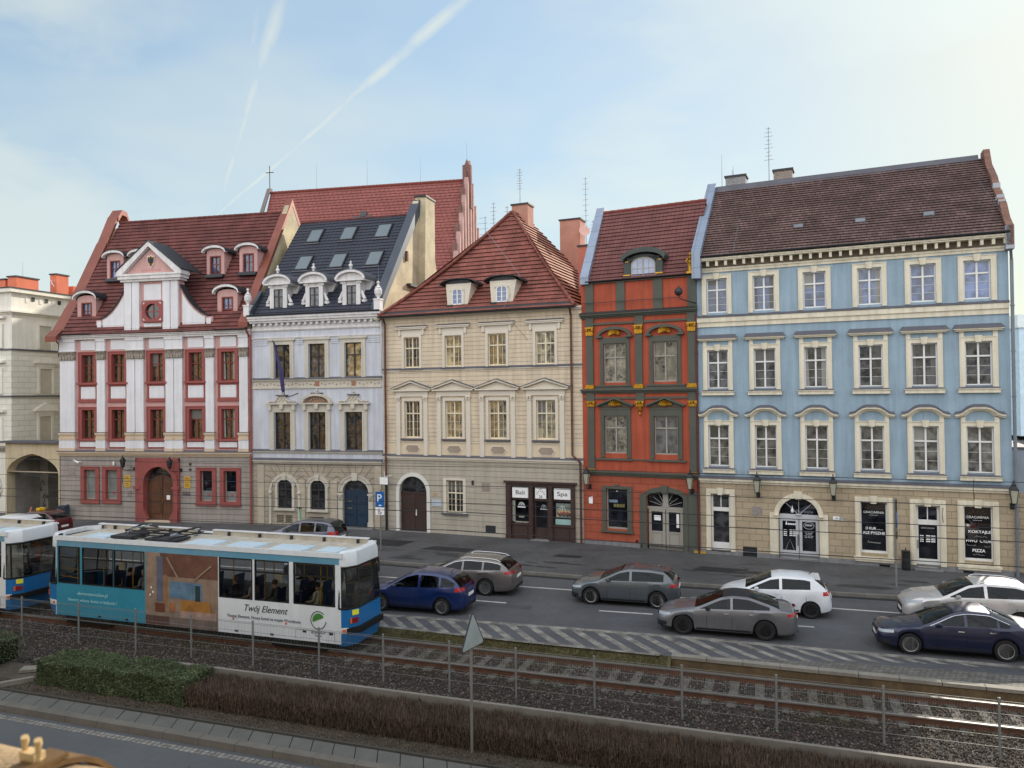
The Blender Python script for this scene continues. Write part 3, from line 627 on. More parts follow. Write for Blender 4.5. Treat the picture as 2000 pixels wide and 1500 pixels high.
mb = MB(); mb.box(.7, 2.65, -.10, 0, 4.36, 4.46); mb.box(3.35, 5.3, -.10, 0, 4.36, 4.46); mb.box(2.65, 3.35, -.05, 0, 4.38, 4.44); mb.box(.75, 2.6, -.10, 0, 8.02, 8.10); mb.box(3.4, 5.3, -.10, 0, 8.02, 8.1); mb.box(.7, 5.4, -.06, 0, 7.9, 8.0); mb.build('sill_band', grn, D_)
for x in (.28, 2.84, 5.45):
    mb = MB(); mb.box(x, x + .35, -.10, 0, 7.9, 10.62); mb.build('pilaster', grn, D_)
    mb = MB(); mb.box(x - .06, x + .41, -.18, 0, 7.92, 8.04); mb.box(x - .03, x + .38, -.15, 0, 8.04, 8.12); mb.build('gilded_base', gold, D_)
for x in (.32, 5.46):
    mb = MB(); mb.box(x, x + .33, -.10, 0, 3.82, 7.06); mb.build('pilaster', grn, D_)
    mb = MB(); mb.box(x - .05, x + .38, -.14, 0, 3.86, 3.92); mb.build('gilded_base', gold, D_)
def capital(x, z, h, drop=False):
    mb = MB(); mb.box(x - .05, x + .40, -.17, 0, z + h*.82, z + h)
    for s_ in (-1, 1): mb.lathe([(.0, -.1), (.075, -.09), (.085, -.02), (.05, .03)], (x + .175 + s_*.15, -.13, z + h*.72), 8)
    for k in range(4):
        xx = x + .04 + k*.09; mb.prism([(xx - .04, z), (xx + .05, z), (xx + .06, z + h*.4), (xx + .005, z + h*.55), (xx - .05, z + h*.4)], -.16 + .015*(k % 2), -.03)
    mb.lathe([(.0, -.05), (.06, 0), (.0, .07)], (x + .175, -.17, z + h*.6), 7)
    if drop: mb.lathe([(.0, -.5), (.05, -.4), (.02, -.3), (.1, -.2), (.14, 0)], (x + .175, -.06, z + .02), 8)
    mb.build('gilded_capital', gold, D_)
for x in (.28, 2.84, 5.45): capital(x, 10.6, .42)
for x in (.32, 5.46): capital(x, 7.03, .27)
capital(2.86, 7.03, .27, True)
def shell_orn(x, z, r, sun=False):
    mb = MB(); n = 9 if sun else 11
    for k in range(n):
        a = PI*(k + .5)/n if sun else -.5 + (PI + 1)*(k + .5)/n
        c, s_ = math.cos(a), math.sin(a); mb.tube([(x + .05*c, -.10, z + .03*s_), (x + r*c, -.12, z + r*.75*s_)], .02, 5, 0, .045)
    mb.lathe([(.0, -.06), (.08, -.03), (.09, .03), (.0, .09)], (x, -.13, z), 8); mb.build('gilded_shell', gold, D_)
for i, xc in enumerate((1.765, 4.315)):
    # curved pediments above, triangular below
    mb = MB(); c = arch(xc - .90, xc + .90, 10.52, 11.0, 14); q = arch(xc - .76, xc + .76, 10.52, 10.86, 14)
    for k in range(14): mb.prism([q[k], q[k+1], c[k+1], c[k]], -.2, 0)
    mb.box(xc - .95, xc - .62, -.22, 0, 10.46, 10.54); mb.box(xc + .62, xc + .95, -.22, 0, 10.46, 10.54)
    mb.box(xc - .80, xc + .80, -.06, 0, 10.38, 10.46); mb.box(xc - .78, xc - .585, -.07, 0, 8.05, 10.4); mb.box(xc + .585, xc + .78, -.07, 0, 8.05, 10.4); mb.box(xc - .585, xc + .585, -.07, 0, 10.17, 10.4)
    mb.box(xc - .62, xc - .585, -.10, -.07, 8.22, 10.2); mb.box(xc + .585, xc + .62, -.10, -.07, 8.22, 10.2); mb.build('window_surround', grn, D_)
    shell_orn(xc, 10.66, .30)
    mb = MB(); mb.prism([(xc - .92, 7.0), (xc + .92, 7.0), (xc + .92, 7.07), (xc, 7.42), (xc - .92, 7.07)], -.05, 0)
    mb.prism([(xc - .96, 7.04), (xc, 7.40), (xc, 7.48), (xc - .96, 7.11)], -.24, 0); mb.prism([(xc + .96, 7.04), (xc + .96, 7.11), (xc, 7.48), (xc, 7.40)], -.24, 0); mb.box(xc - .8, xc + .8, -.09, 0, 6.9, 6.97)
    mb.box(xc - .79, xc - .58, -.07, 0, 4.5, 6.9); mb.box(xc + .58, xc + .79, -.07, 0, 4.5, 6.9); mb.box(xc - .58, xc + .58, -.07, 0, 6.57, 6.9); mb.box(xc - .615, xc - .58, -.10, -.07, 4.7, 6.6); mb.box(xc + .58, xc + .615, -.10, -.07, 4.7, 6.6); mb.build('window_surround', grn, D_)
    shell_orn(xc, 7.08, .34, True)
    gD = glass_mat('glass_bright', (110, 104, 92), 2.6, .5, 2.4, .7) if i == 0 else gl_mid
    window(D_, xc, 8.22, 1.17, 1.95, greyw, MATS['glass_bright'], trans=.64, hz=0, y=.06)
    window(D_, xc, 4.70, 1.16, 1.87, greyw, MATS['glass_bright'] if i == 0 else gl_mid, trans=.68, hz=0, y=.06)
mb = MB(); mb.box(1.0, 1.22, -.06, 0, .85, 3.08); mb.box(2.32, 2.56, -.06, 0, .85, 3.08); mb.box(1.22, 2.32, -.06, 0, 2.95, 3.08); mb.box(.95, 2.62, -.12, 0, .78, .86); mb.box(1.65, 1.9, -.07, 0, 3.08, 3.16); mb.build('window_surround', grn, D_)
mb = MB(); mb.box(1.22, 1.27, .1, .16, .95, 2.95); mb.box(2.27, 2.32, .1, .16, .95, 2.95); mb.box(1.27, 2.27, .1, .16, .95, 1.03); mb.box(1.27, 2.27, .1, .16, 2.9, 2.95); sw = mb.build('shop_window', greyw, D_)
mb = MB(); mb.face([(1.22, .14, .95), (2.32, .14, .95), (2.32, .14, 2.95), (1.22, .14, 2.95)]); mb.build('pane', gl_shop, sw)
bars(sw, 1.55, 2.24, .45, .14, M('pale_blue_ink', (120, 140, 160), rough=.6, var=0), .13, 5); bars(sw, 1.85, 2.02, .6, .16, M('olive_ink', (110, 104, 64), rough=.6, var=.2), .13, 4)
mb = MB(); mb.lathe([(.05, 0), (.05, .06)], (1.75, .08, 2.78), 8); mb.build('spot_lamp', white_sign, sw)
mb = MB(); mb.ring(3.30, 5.10, 2.62, 2.9, .22, -.08, 0, k=10, leg=.1, tt=.24); mb.prism([(4.07, 2.86), (4.33, 2.86), (4.38, 3.2), (4.02, 3.2)], -.13, 0); mb.box(5.32, 5.84, -.05, 0, .1, 2.98); mb.box(2.95, 3.08, -.05, 0, .1, 2.75); mb.build('door_surround', grn, D_)
mb = MB()
for (a, b) in ((3.36, 4.18), (4.22, 5.04)):
    mb.box(a, a + .13, .10, .17, .1, 2.05); mb.box(b - .13, b, .10, .17, .1, 2.05); mb.box(a + .13, b - .13, .10, .17, 1.93, 2.05); mb.box(a + .13, b - .13, .10, .17, .9, .98); mb.box(a + .13, b - .13, .13, .16, .1, .9); mb.box(a + .2, b - .2, .11, .13, .22, .8)
mb.box(3.3, 5.1, .09, .19, 2.05, 2.17)
for k in (1, 2, 3, 5, 6, 7): a_ = PI*k/8; mb.tube([(4.2, .13, 2.18), (4.2 + .86*math.cos(a_), .13, 2.18 + .62*math.sin(a_))], .014, 4)
mb.box(4.07, 4.33, .11, .16, 2.17, 2.88); mb.prism([(4.0, 2.17), (4.4, 2.17), (4.25, 2.3), (4.15, 2.3)], .07, .14)
dr = mb.build('door', greyw, D_); mb = MB(); mb.face([(3.45, .15, .95), (4.95, .15, .95), (4.95, .15, 1.97), (3.45, .15, 1.97)]); mb.face([(3.32, .16, 2.1), (5.08, .16, 2.1), (5.08, .16, 2.9), (3.32, .16, 2.9)]); mb.build('pane', gl_shop, dr)
mb = MB(); mb.box(3.62, 3.95, .12, .128, 1.68, 1.74); mb.box(3.62, 3.95, .12, .128, 1.5, 1.66); mb.box(4.72, 4.85, .12, .128, 1.2, 1.85); mb.build('notice', white_sign, dr)
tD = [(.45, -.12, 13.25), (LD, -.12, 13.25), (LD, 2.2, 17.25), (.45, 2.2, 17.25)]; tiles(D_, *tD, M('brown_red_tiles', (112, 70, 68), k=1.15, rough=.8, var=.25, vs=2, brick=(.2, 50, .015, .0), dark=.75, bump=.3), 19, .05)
mb = MB(); mb.face([tD[3], tD[2], (LD, 6, 13), (.45, 6, 13)]); mb.build('rear_roof', tile_red, D_); ridge(D_, [(.45, 2.2, 17.28), (LD, 2.2, 17.28)], .09, ridge_m)
mb = MB(); mb.hexa([(.02, -.2, 13.2), (.47, -.2, 13.2), (.47, -.2, 13.6), (.02, -.2, 13.6)], [(.02, 2.3, 17.1), (.47, 2.3, 17.1), (.47, 2.3, 17.6), (.02, 2.3, 17.6)]); mb.box(.02, .47, 2.3, 2.75, 16.6, 17.6); mb.build('gable_coping', MATS['blue_grey_zinc'], D_)
gutter(D_, .3, 5.6, -.2, 13.33, dkmetal, .055)
# dormer
dm = MB(); dm.box(2.45, 4.1, .0, 1.5, 13.28, 14.35); dm.box(2.3, 2.62, -.06, .5, 13.28, 14.2); dm.box(3.95, 4.25, -.06, .5, 13.28, 14.2)
c = arch(2.2, 4.45, 14.3, 14.78, 12); q = arch(2.3, 4.35, 14.12, 14.55, 12)
for k in range(12): dm.prism([q[k], q[k+1], c[k+1], c[k]], -.28, 1.6)
dm.prism([(2.45, 14.1)] + arch(2.45, 4.1, 14.12, 14.5, 8) + [(4.1, 14.1)], .0, 1.5); dmo = dm.build('dormer', M('dark_green_grey', (66, 72, 70), rough=.6, var=.1), D_)
mb = MB(); mb.box(2.27, 2.65, -.1, .02, 13.46, 13.52); mb.box(3.92, 4.28, -.1, .02, 13.46, 13.52); mb.box(2.4, 2.55, -.1, .02, 14.12, 14.17); mb.box(4.05, 4.2, -.1, .02, 14.12, 14.17); mb.build('gilded_strip', gold, dmo)
mb = MB(); x0, x1 = 2.72, 3.84; mb.ring(x0, x1, 13.98, 14.28, .06, -.03, .02, k=8, leg=13.33); mb.box(3.25, 3.31, -.03, .0, 13.33, 14.28); mb.box(x0, x1, -.02, 0, 13.76, 13.8); mb.box(2.98, 3.01, -.02, 0, 13.33, 14.2); mb.box(3.55, 3.58, -.02, 0, 13.33, 14.2); wd = mb.build('window', greyw, dmo)
mb = MB(); mb.face([(p[0], -.012, p[1]) for p in [(x1, 13.3), (x0, 13.3)] + arch(x0, x1, 13.98, 14.28, 8)]); mb.build('pane', M('curtained_glass', (160, 168, 190), rough=.15, var=.15, vs=3), dmo)
# golden figure on the corner, ball lamp, wrought sign, bracket
mb = MB(); x, y, z = 5.66, -.25, 13.3
mb.box(x - .16, x + .16, y - .12, y + .12, z, z + .1); mb.lathe([(.10, .1), (.07, .3), (.09, .45), (.12, .55), (.08, .62), (.13, .74), (.07, .80), (.035, .83), (.07, .88), (.075, .94), (.04, 1.0)], (x, y, z), 10)
for s_ in (-1, 1): mb.tube([(x + s_*.10, y, z + .72), (x + s_*.2, y - .03, z + .62), (x + s_*.12, y - .1, z + .5)], .04, 6, 0, .025)
for s_ in (-1, 1): mb.tube([(x + s_*.06, y, z + .1), (x + s_*.05, y, z + .5)], .05, 6, 0, .065)
mb.build('gilded_statue', gold, D_, smooth=True)
mb = MB(); mb.tube([(5.87, -.1, 11.9), (5.5, -.55, 12.0), (5.25, -.7, 12.1), (5.2, -.7, 12.25)], .03, 6); mb.lathe([(.0, -.2), (.12, -.16), (.19, -.05), (.2, .02), (.15, .14), (.05, .2), (.02, .28)], (5.2, -.7, 12.42), 12); mb.box(.1, 5.2, -.19, -.16, 12.22, 12.25); mb.build('ball_bracket', dkmetal, D_, smooth=True)
downpipe(D_, [(LD - .02, -.09, 11.4), (LD - .02, -.09, .1)], M('dark_red_pipe', (84, 44, 44), rough=.6), .06)
chimney(D_, -1.2, .2, 2.6, 3.6, 11.9, 15.7, M('orange_chimney', (176, 108, 92), rough=.85, var=.1), dkmetal); antenna(D_, -.55, 3.2, 15.8, 17.2, 5)
mb = MB(); mb.box(.42, .62, -.36, -.33, 2.2, 2.5); mb.tube([(.5, 0, 2.52), (.5, -.4, 2.52)], .015, 5); mb.build('projecting_sign', white_sign, D_)
mb = MB(); mb.box(2.72, 2.85, -.02, 0, .36, .48); mb.build('air_grille', blackiron, D_)

# ================================================================ HOUSE C: beige, hipped roof
C_ = thing('town_house', 'beige town house with triangular window pediments and a steep red hipped roof', 'house', (-7.31, 43.6, 0), rad(-22.91), 'old town houses in the row')
LC = 11.82
beige = M('beige_clapboard_plaster', (204, 188, 165), k=1.2, rough=.85, var=.10, streak=.16, brick=(60, .235, .014, .0), dark=.62)
beigef = M('beige_plaster', (202, 185, 160), k=1.2, rough=.85, var=.07)
beigeg = M('beige_ground_plaster', (176, 168, 154), k=1.1, rough=.85, var=.08, streak=.12, brick=(60, .30, .013, .0), dark=.62)
trimC = M('pale_beige_trim', (202, 194, 180), rough=.8, var=.06)
woodC = M('ivory_window_wood', (214, 204, 180), rough=.5, var=.04)
ccC = [1.88, 4.48, 7.09, 9.82]; wC = [.98, 1.03, 1.05, 1.06]
hC = [(c - w_/2, c + w_/2, 9.24, 10.94) for c, w_ in zip(ccC, wC)] + [(c - w_/2, c + w_/2, 5.34, 7.38) for c, w_ in zip(ccC, wC)]
mb = MB(); mb.wall(0, LC, 5.12, 12.12, hC, dep=.2); mb.wall(0, LC, 4.1, 5.12, [], m=1)
mb.wall(0, LC, -.1, 4.1, [(1.01, 2.77, .1, 3.19, 1), (3.98, 5.0, 1.3, 3.06), (7.54, 11.36, -.1, 3.15)], dep=.25, m=2); mb.archfill(1.01, 2.77, 2.3, 3.19, 0, .25, 2)
mb.build('wall', [beige, beigef, beigeg], C_)
mb = MB(); mb.box(.3, LC - .3, .3, 10, 0, 12); mb.build('rear_walls', beigef, C_)
cornice(C_, 0, LC, 11.98, 12.16, .16, trimC, 'eaves_cornice', 2); cornice(C_, 0, LC, 9.05, 9.12, .06, trimC, 'string_course', 1, top=lead); cornice(C_, 0, LC, 4.10, 4.30, .14, trimC, 'string_course', 2, top=lead)
mb = MB(); mb.box(0, LC, -.03, 0, 5.08, 5.14); mb.build('string_course', trimC, C_)
def surC1(w_):
    h = 1.70; mb = MB(); a, b = -w_/2, w_/2
    mb.box(a - .14, a, -.05, 0, -.04, h + .14); mb.box(b, b + .14, -.05, 0, -.04, h + .14); mb.box(a, b, -.05, 0, h, h + .14)
    mb.box(a - .3, b + .3, -.03, 0, h + .14, h + .44)
    for q in (a - .32, b + .2): mb.prism([(q, h + .1), (q + .12, h + .1), (q + .12, h + .46), (q, h + .46)], -.10, 0)
    mb.box(a - .48, b + .48, -.16, 0, h + .44, h + .52); mb.box(a - .54, b + .54, -.2, 0, h + .52, h + .57); mb.hexa([(a - .54, -.2, h + .572), (b + .54, -.2, h + .572), (b + .54, 0, h + .572), (a - .54, 0, h + .572)], [(a - .54, -.2, h + .58), (b + .54, -.2, h + .58), (b + .5, 0, h + .66), (a - .5, 0, h + .66)], 1)
    return mb.mesh('surround', [trimC, lead])
def surC2(w_):
    h = 2.04; mb = MB(); a, b = -w_/2, w_/2
    mb.box(a - .15, a, -.05, 0, -.06, h + .15); mb.box(b, b + .15, -.05, 0, -.06, h + .15); mb.box(a, b, -.05, 0, h, h + .15)
    for q in (a - .50, b + .26):
        mb.box(q, q + .24, -.09, 0, -1.04, h + .02); mb.box(q - .02, q + .26, -.13, 0, h + .02, h + .07)
        for e in (0, 1): mb.lathe([(.0, -.05), (.06, -.04), (.06, .04), (.0, .05)], (q + .04 + e*.16, -.11, h + .13), 8)
        mb.box(q - .02, q + .26, -.12, 0, h + .19, h + .25)
    mb.box(a - .53, b + .53, -.08, 0, h + .25, h + .55)
    mb.box(a - .72, b + .72, -.22, 0, h + .55, h + .62)
    mb.prism([(a - .6, h + .62), (b + .6, h + .62), (0, h + 1.0)], -.04, 0)
    mb.prism([(a - .78, h + .62), (0, h + 1.03), (0, h + 1.13), (a - .78, h + .69)], -.24, 0); mb.prism([(b + .78, h + .62), (b + .78, h + .69), (0, h + 1.13), (0, h + 1.03)], -.24, 0)
    mb.prism([(a - .80, h + .69), (0, h + 1.13), (0, h + 1.16), (a - .80, h + .72)], -.27, 0, 1); mb.prism([(b + .80, h + .69), (b + .80, h + .72), (0, h + 1.16), (0, h + 1.13)], -.27, 0, 1)
    # octagonal apron panel
    o = [(-.55, -.58), (-.43, -.58), (-.38, -.40), (.38, -.40), (.43, -.58), (.55, -.58), (.55, -.66), (.43, -.66), (.38, -.84), (-.38, -.84), (-.43, -.66), (-.55, -.66)]
    o = [(-.50, -.62), (-.34, -.40), (.34, -.40), (.50, -.62), (.34, -.84), (-.34, -.84)]
    for k in range(6):
        p, q = o[k], o[(k + 1) % 6]; mb.prism([p, q, (q[0]*.9, (q[1] + .62)*.86 - .62), (p[0]*.9, (p[1] + .62)*.86 - .62)], -.035, 0)
    mb.prism([(p[0]*.82, (p[1] + .62)*.8 - .62) for p in o], -.02, 0, 2)
    return mb.mesh('surround', [trimC, lead, M('taupe_panel', (150, 136, 122), rough=.85)])
def sillC(w_): mb = MB(); mb.box(-w_/2 - .2, w_/2 + .2, -.13, .1, -.12, -.04); return mb.mesh('sill', lead)
gC = glass_mat('glass_amber', (120, 112, 92), 2.4, .35, 2.4, .6)
for i, (c, w_) in enumerate(zip(ccC, wC)):
    window(C_, c, 9.24, w_, 1.70, woodC, gC if i else gl_mid, [('surround', cached(('c1', w_), lambda: surC1(w_))), ('sill', cached(('sc', w_), lambda: sillC(w_)))], trans=.64, hz=1, vb=1)
    window(C_, c, 5.34, w_, 2.04, woodC, gC if i else gl_mid, [('surround', cached(('c2', w_), lambda: surC2(w_))), ('sill', cached(('sc', w_), lambda: sillC(w_)))], trans=.66, hz=2, vb=1)
mb = MB(); mb.box(3.80, 3.98, -.05, 0, 1.2, 3.15); mb.box(5.0, 5.16, -.05, 0, 1.2, 3.15); mb.box(3.98, 5.0, -.05, 0, 3.06, 3.15); mb.build('window_surround', trimC, C_)
mb = MB(); mb.box(3.7, 5.3, -.13, .1, 1.18, 1.27); mb.build('sill', lead, C_)
window(C_, 4.49, 1.30, 1.02, 1.76, woodC, gl_dark, trans=.60, hz=2, vb=1)
mb = MB(); mb.ring(1.01, 2.77, 2.3, 3.19, .2, -.07, 0, k=18, leg=-.05); mb.build('arch_surround', M('white_trim', (206, 204, 198), rough=.8, var=.06), C_)
brn = M('dark_brown_wood', (62, 46, 42), rough=.55, var=.15, brick=(.17, 50, .006, 0), dark=.6)
mb = MB(); mb.box(1.0, 2.78, .16, .22, .05, 2.22); mb.box(1.0, 2.78, .12, .2, 2.2, 2.3); mb.box(1.875, 1.905, .14, .17, .05, 2.2); dc = mb.build('gate_door', brn, C_)
mb = MB(); mb.face([(p[0], .19, p[1]) for p in arch(1.0, 2.78, 2.3, 3.2, 14)]); mb.build('fanlight', gl_dark, dc)
mb = MB()
for k in range(1, 6): a_ = PI*k/6; mb.tube([(1.89 + .3*math.cos(a_), .17, 2.3 + .3*math.sin(a_)), (1.89 + .86*math.cos(a_), .17, 2.3 + .86*math.sin(a_))], .012, 4)
mb.tube([(1.89 + .3*math.cos(PI*k/10), .17, 2.3 + .3*math.sin(PI*k/10)) for k in range(11)], .012, 4); mb.build('fanlight_bars', brn, dc)
mb = MB(); mb.box(1.98, 2.03, .10, .15, 1.0, 1.32); mb.build('handle', white_sign, dc)
mb = MB(); mb.box(.9, 2.95, -.2, .1, .02, .13); mb.build('door_step', granite, C_)
# timber shop front
shb = M('shop_front_wood', (66, 50, 46), rough=.5, var=.18, vs=4)
mb = MB(); mb.box(7.54, 11.36, .2, .28, 0, 3.15); mb.box(7.44, 11.46, -.16, .2, 3.05, 3.15); mb.box(7.54, 11.36, -.06, .2, 2.88, 3.05)
for (a, b) in ((7.54, 7.82), (8.84, 9.06), (9.92, 10.14), (11.14, 11.36)): mb.box(a, b, -.10, .2, .05, 2.88); mb.box(a - .02, b + .02, -.13, -.1, .05, .3); mb.box(a + .05, b - .05, -.12, -.1, 1.0, 2.7); mb.lathe([(.0, -.05), (.07, -.02), (.05, .06)], ((a + b)/2, -.13, .9), 8)
for (a, b) in ((7.82, 8.84), (10.14, 11.14)): mb.box(a, b, .0, .2, .1, .85); mb.box(a + .12, b - .12, -.02, 0, .22, .72); mb.box(a, b, -.06, .2, .85, .93); mb.box(a, b, .05, .2, 2.16, 2.26)
mb.box(9.06, 9.92, .02, .2, 2.14, 2.26); sf = mb.build('shop_front', shb, C_)
mb = MB(); mb.face([(7.82, .12, .93), (8.84, .12, .93), (8.84, .12, 2.16), (7.82, .12, 2.16)]); mb.build('shop_window', gl_shop, sf); mb = MB(); mb.face([(10.14, .12, .93), (11.14, .12, .93), (11.14, .12, 2.16), (10.14, .12, 2.16)]); mb.build('shop_window', gl_shop, sf)
mb = MB(); mb.box(9.08, 9.9, .14, .19, .12, 2.14); mb.box(9.1, 9.18, .1, .14, .12, 2.1); mb.box(9.8, 9.88, .1, .14, .12, 2.1); mb.box(9.18, 9.8, .1, .14, .12, .75); drc = mb.build('door', shb, C_); mb = MB(); mb.face([(9.16, .132, .7), (9.82, .132, .7), (9.82, .132, 2.08), (9.16, .132, 2.08)]); mb.build('pane', gl_shop, drc)
mb = MB(); mb.box(8.98, 10.0, -.3, .1, .02, .16); mb.build('door_step', granite, C_)
for (a, b, s_, wd) in ((7.89, 8.79, 'Bali', .50), (9.18, 9.79, '26', .2), (10.22, 11.12, 'Spa', .56)):
    mb = MB(); mb.box(a, b, -.03, .0, 2.27, 2.83); sg = mb.build('sign_board', white_sign, C_); text(sg, s_, .3 if s_ != '26' else .2, ((a + b)/2, -.034, 2.45 if s_ != '26' else 2.31), ink, wd)
    if s_ == '26':
        mb = MB(); c = 9.485
        for k in range(7): a_ = PI*k/6; mb.tube([(c + .17*math.cos(a_), -.035, 2.5 + .13*math.sin(a_)), (c + .25*math.cos(a_), -.035, 2.5 + .2*math.sin(a_))], .012, 4)
        mb.tube([(c - .08, -.035, 2.72), (c, -.035, 2.79), (c + .08, -.035, 2.72)], .01, 4); mb.build('emblem', ink, sg)
def lotus(parent, x, z, s_, mat, y=.105):
    mb = MB()
    for q, r_ in ((.16, .03), (.10, .02)): mb.tube([(x + s_*q*math.cos(PI*k/8), y, z + s_*q*math.sin(PI*k/8)) for k in range(9)], .016*s_, 4)
    mb.tube([(x, y, z - .02), (x, y, z + .07*s_)], .03*s_, 5, 0, .01); mb.box(x - .22*s_, x + .22*s_, y - .003, y + .003, z - .11*s_, z - .05*s_); mb.build('logo', mat, parent)
lotus(sf, 8.36, 1.85, 1, white_ink); lotus(sf, 10.62, 1.75, 1.05, white_ink); lotus(drc, 9.6, 1.78, .9, grey_i)
mb = MB(); mb.box(10.28, 11.1, .10, .115, 1.32, 2.05, 0); mb.box(10.24, 11.12, .10, .116, .96, 1.24, 1)
for k in range(26): x = 10.32 + .74*((k*37) % 26)/26; z = 1.36 + .3*((k*17) % 26)/26; mb.box(x, x + .1, .088, .099, z, z + .07, 2 + k % 3)
mb.build('window_poster', [M('poster_grey', (120, 132, 124), var=.3, vs=6), M('poster_aqua', (150, 184, 180), var=.1), M('poster_skin', (196, 160, 120), var=.1), M('poster_red', (140, 60, 56), var=.1), M('poster_dark', (60, 56, 50), var=.1)], sf)
mb = MB(); mb.box(7.84, 8.0, .10, .116, 1.0, 2.1); mb.box(8.2, 8.5, .10, .116, 1.22, 1.34); mb.box(8.0, 8.8, .1, .116, .95, 1.02); mb.build('window_display', M('display_grey', (150, 150, 140), var=.3, vs=5), sf)
mb = MB(); mb.box(6.31, 6.90, -.012, .02, .32, .71); mb.box(6.36, 6.85, -.02, -.012, .36, .67); mb.build('cellar_hatch', dkmetal, C_)
mb = MB(); mb.box(6.13, 6.58, -.025, 0, 2.54, 2.97); mb.build('stone_plaque', M('stone_plaque', (140, 130, 122), rough=.8, var=.2, vs=8), C_)
mb = MB(); mb.box(5.53, 5.64, -.06, 0, 2.85, 3.08); mb.build('entry_box', dkmetal, C_)
mb = MB(); mb.box(3.05, 3.66, -.02, 0, 1.6, 1.95); mb.build('door_plate', M('glass_plate', (176, 186, 196), rough=.25), C_); mb = MB(); mb.box(3.16, 3.4, -.02, 0, 2.2, 2.34); mb.build('door_plate', M('worn_plate', (176, 150, 110), rough=.6, var=.2, vs=9), C_)
# roof of C
T = 7.0; eL, eR, rR, rL = (-.05, -.35, 12.15), (LC - .25, -.35, 12.15), (6.75, 3.3, 18.15), (6.65, 3.3, 18.15)
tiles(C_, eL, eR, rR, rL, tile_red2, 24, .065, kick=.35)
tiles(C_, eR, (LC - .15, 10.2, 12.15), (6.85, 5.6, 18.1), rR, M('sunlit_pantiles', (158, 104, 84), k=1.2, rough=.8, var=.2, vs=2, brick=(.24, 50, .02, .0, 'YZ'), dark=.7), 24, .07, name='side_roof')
mb = MB(); mb.face([eL, rL, (6.65, 5.6, 18.1), (-.05, 10.2, 12.1)]); mb.face([(6.65, 5.6, 18.1), (6.85, 5.6, 18.1), (LC - .15, 10.2, 12.1), (-.05, 10.2, 12.1)]); mb.build('rear_roof', tile_red2, C_)
def hippts(a, b, kick=.35, n=10):
    a, b = Vector(a), Vector(b); return [a.lerp(b, i/n) - Vector((0, -.5, .75))*kick*math.sin(PI*i/n)*.8 + Vector((0, -.05, .04)) for i in range(n + 1)]
ridge(C_, hippts(eL, rL), .09, tile_red2, 'hip_ridge'); ridge(C_, hippts(eR, rR), .09, tile_red2, 'hip_ridge'); ridge(C_, [rR, (6.8, 5.6, 18.15)], .09, tile_red2)
gutter(C_, -.05, LC - .2, -.42, 12.14, dkmetal, .085)
mb = MB(); mb.hexa([(-.05, -.34, 12.16), (LC - .25, -.34, 12.16), (LC - .25, -.34, 12.2), (-.05, -.34, 12.2)], [(.1, -.2, 12.36), (LC - .4, -.2, 12.36), (LC - .4, -.2, 12.4), (.1, -.2, 12.4)]); mb.build('eaves_flashing', dkmetal, C_)
for xc, zb in ((4.78, 12.6), (7.42, 12.6)):
    mb = MB(); w1, w0 = .92, .70; y0, y1 = -.02, 1.3; zt = zb + 1.15
    mb.hexa([(xc - w0*.88, y0, zb), (xc + w0*.88, y0, zb), (xc + w1*.92, y0, zt), (xc - w0*1.0, y0, zt)], [(xc - w0*.88, y1, zb), (xc + w0*.88, y1, zb), (xc + w1*.92, y1, zt), (xc - w0*1.0, y1, zt)], 0)
    mb.box(xc - .42, xc - .32, -.07, y0, zb, zt - .3); mb.box(xc + .32, xc + .42, -.07, y0, zb, zt - .3); mb.ring(xc - .32, xc + .32, zb + .72, zb + .85, .1, -.07, y0, k=8)
    c = arch(xc - 1.0, xc + 1.12, zt, zt + .28, 10); q = arch(xc - 1.0, xc + 1.14, zt - .06, zt + .24, 10)
    for k in range(10): mb.prism([q[k], q[k+1], c[k+1], c[k]], -.22, 1.6, 1)
    mb.prism(arch(xc - .72, xc + .84, zt - .01, zt + .25, 8), y0, 1.3, 1)
    mb.box(xc - .65, xc - .3, -.12, .0, zb - .08, zb, 1); dm = mb.build('dormer', [trimC, dkmetal], C_)
    mb = MB(); a, b = xc - .32, xc + .32; mb.ring(a + .05, b - .05, zb + .7, zb + .82, .05, -.06, -.01, k=8, leg=zb); mb.box(xc - .03, xc + .03, -.06, -.022, zb, zb + .82); mb.box(a, b, -.06, -.022, zb, zb + .06)
    for z in (.3, .55): mb.box(a, b, -.05, -.023, zb + z - .01, zb + z + .01)
    mb.build('window', white_wood, dm); mb = MB(); mb.face([(p[0], -.03, p[1]) for p in [(b, zb), (a, zb)] + arch(a, b, zb + .7, zb + .84, 8)]); mb.build('pane', M('blue_pane', (120, 132, 160), rough=.08, var=.2, vs=3), dm)
brk = M('pinkish_brick_render', (168, 124, 108), rough=.9, var=.14, vs=1.5)
chimney(C_, 6.4, 7.4, 3.9, 4.8, 17.0, 18.7, brk, dkmetal); chimney(C_, 8.2, 9.5, 7.2, 8.2, 13.0, 18.3, brk, dkmetal)
mb = MB(); mb.box(9.7, 13.0, 7.3, 12, 12.0, 15.7); mb.build('firewall', M('orange_firewall', (172, 108, 92), rough=.9, var=.1), C_)
antenna(C_, 6.8, 4.2, 18.8, 20.9, 8); antenna(C_, 9.75, 7.6, 15.5, 20.9, 10); antenna(C_, 5.1, 4.2, 16.8, 19.1, 6); antenna(C_, 5.8, 4.6, 17.2, 18.9, 4); antenna(C_, 4.4, 4.5, 16.2, 18.4, 4, 3.)
mb = MB(); mb.lathe([(.0, 0), (.2, .04), (.34, .12)], (0, 0, 0), 14); sd = mb.build('satellite_dish', M('dish_pink', (200, 160, 150), rough=.5), C_, (9.75, 7.2, 17.5)); sd.rotation_euler = (rad(70), 0, rad(30))
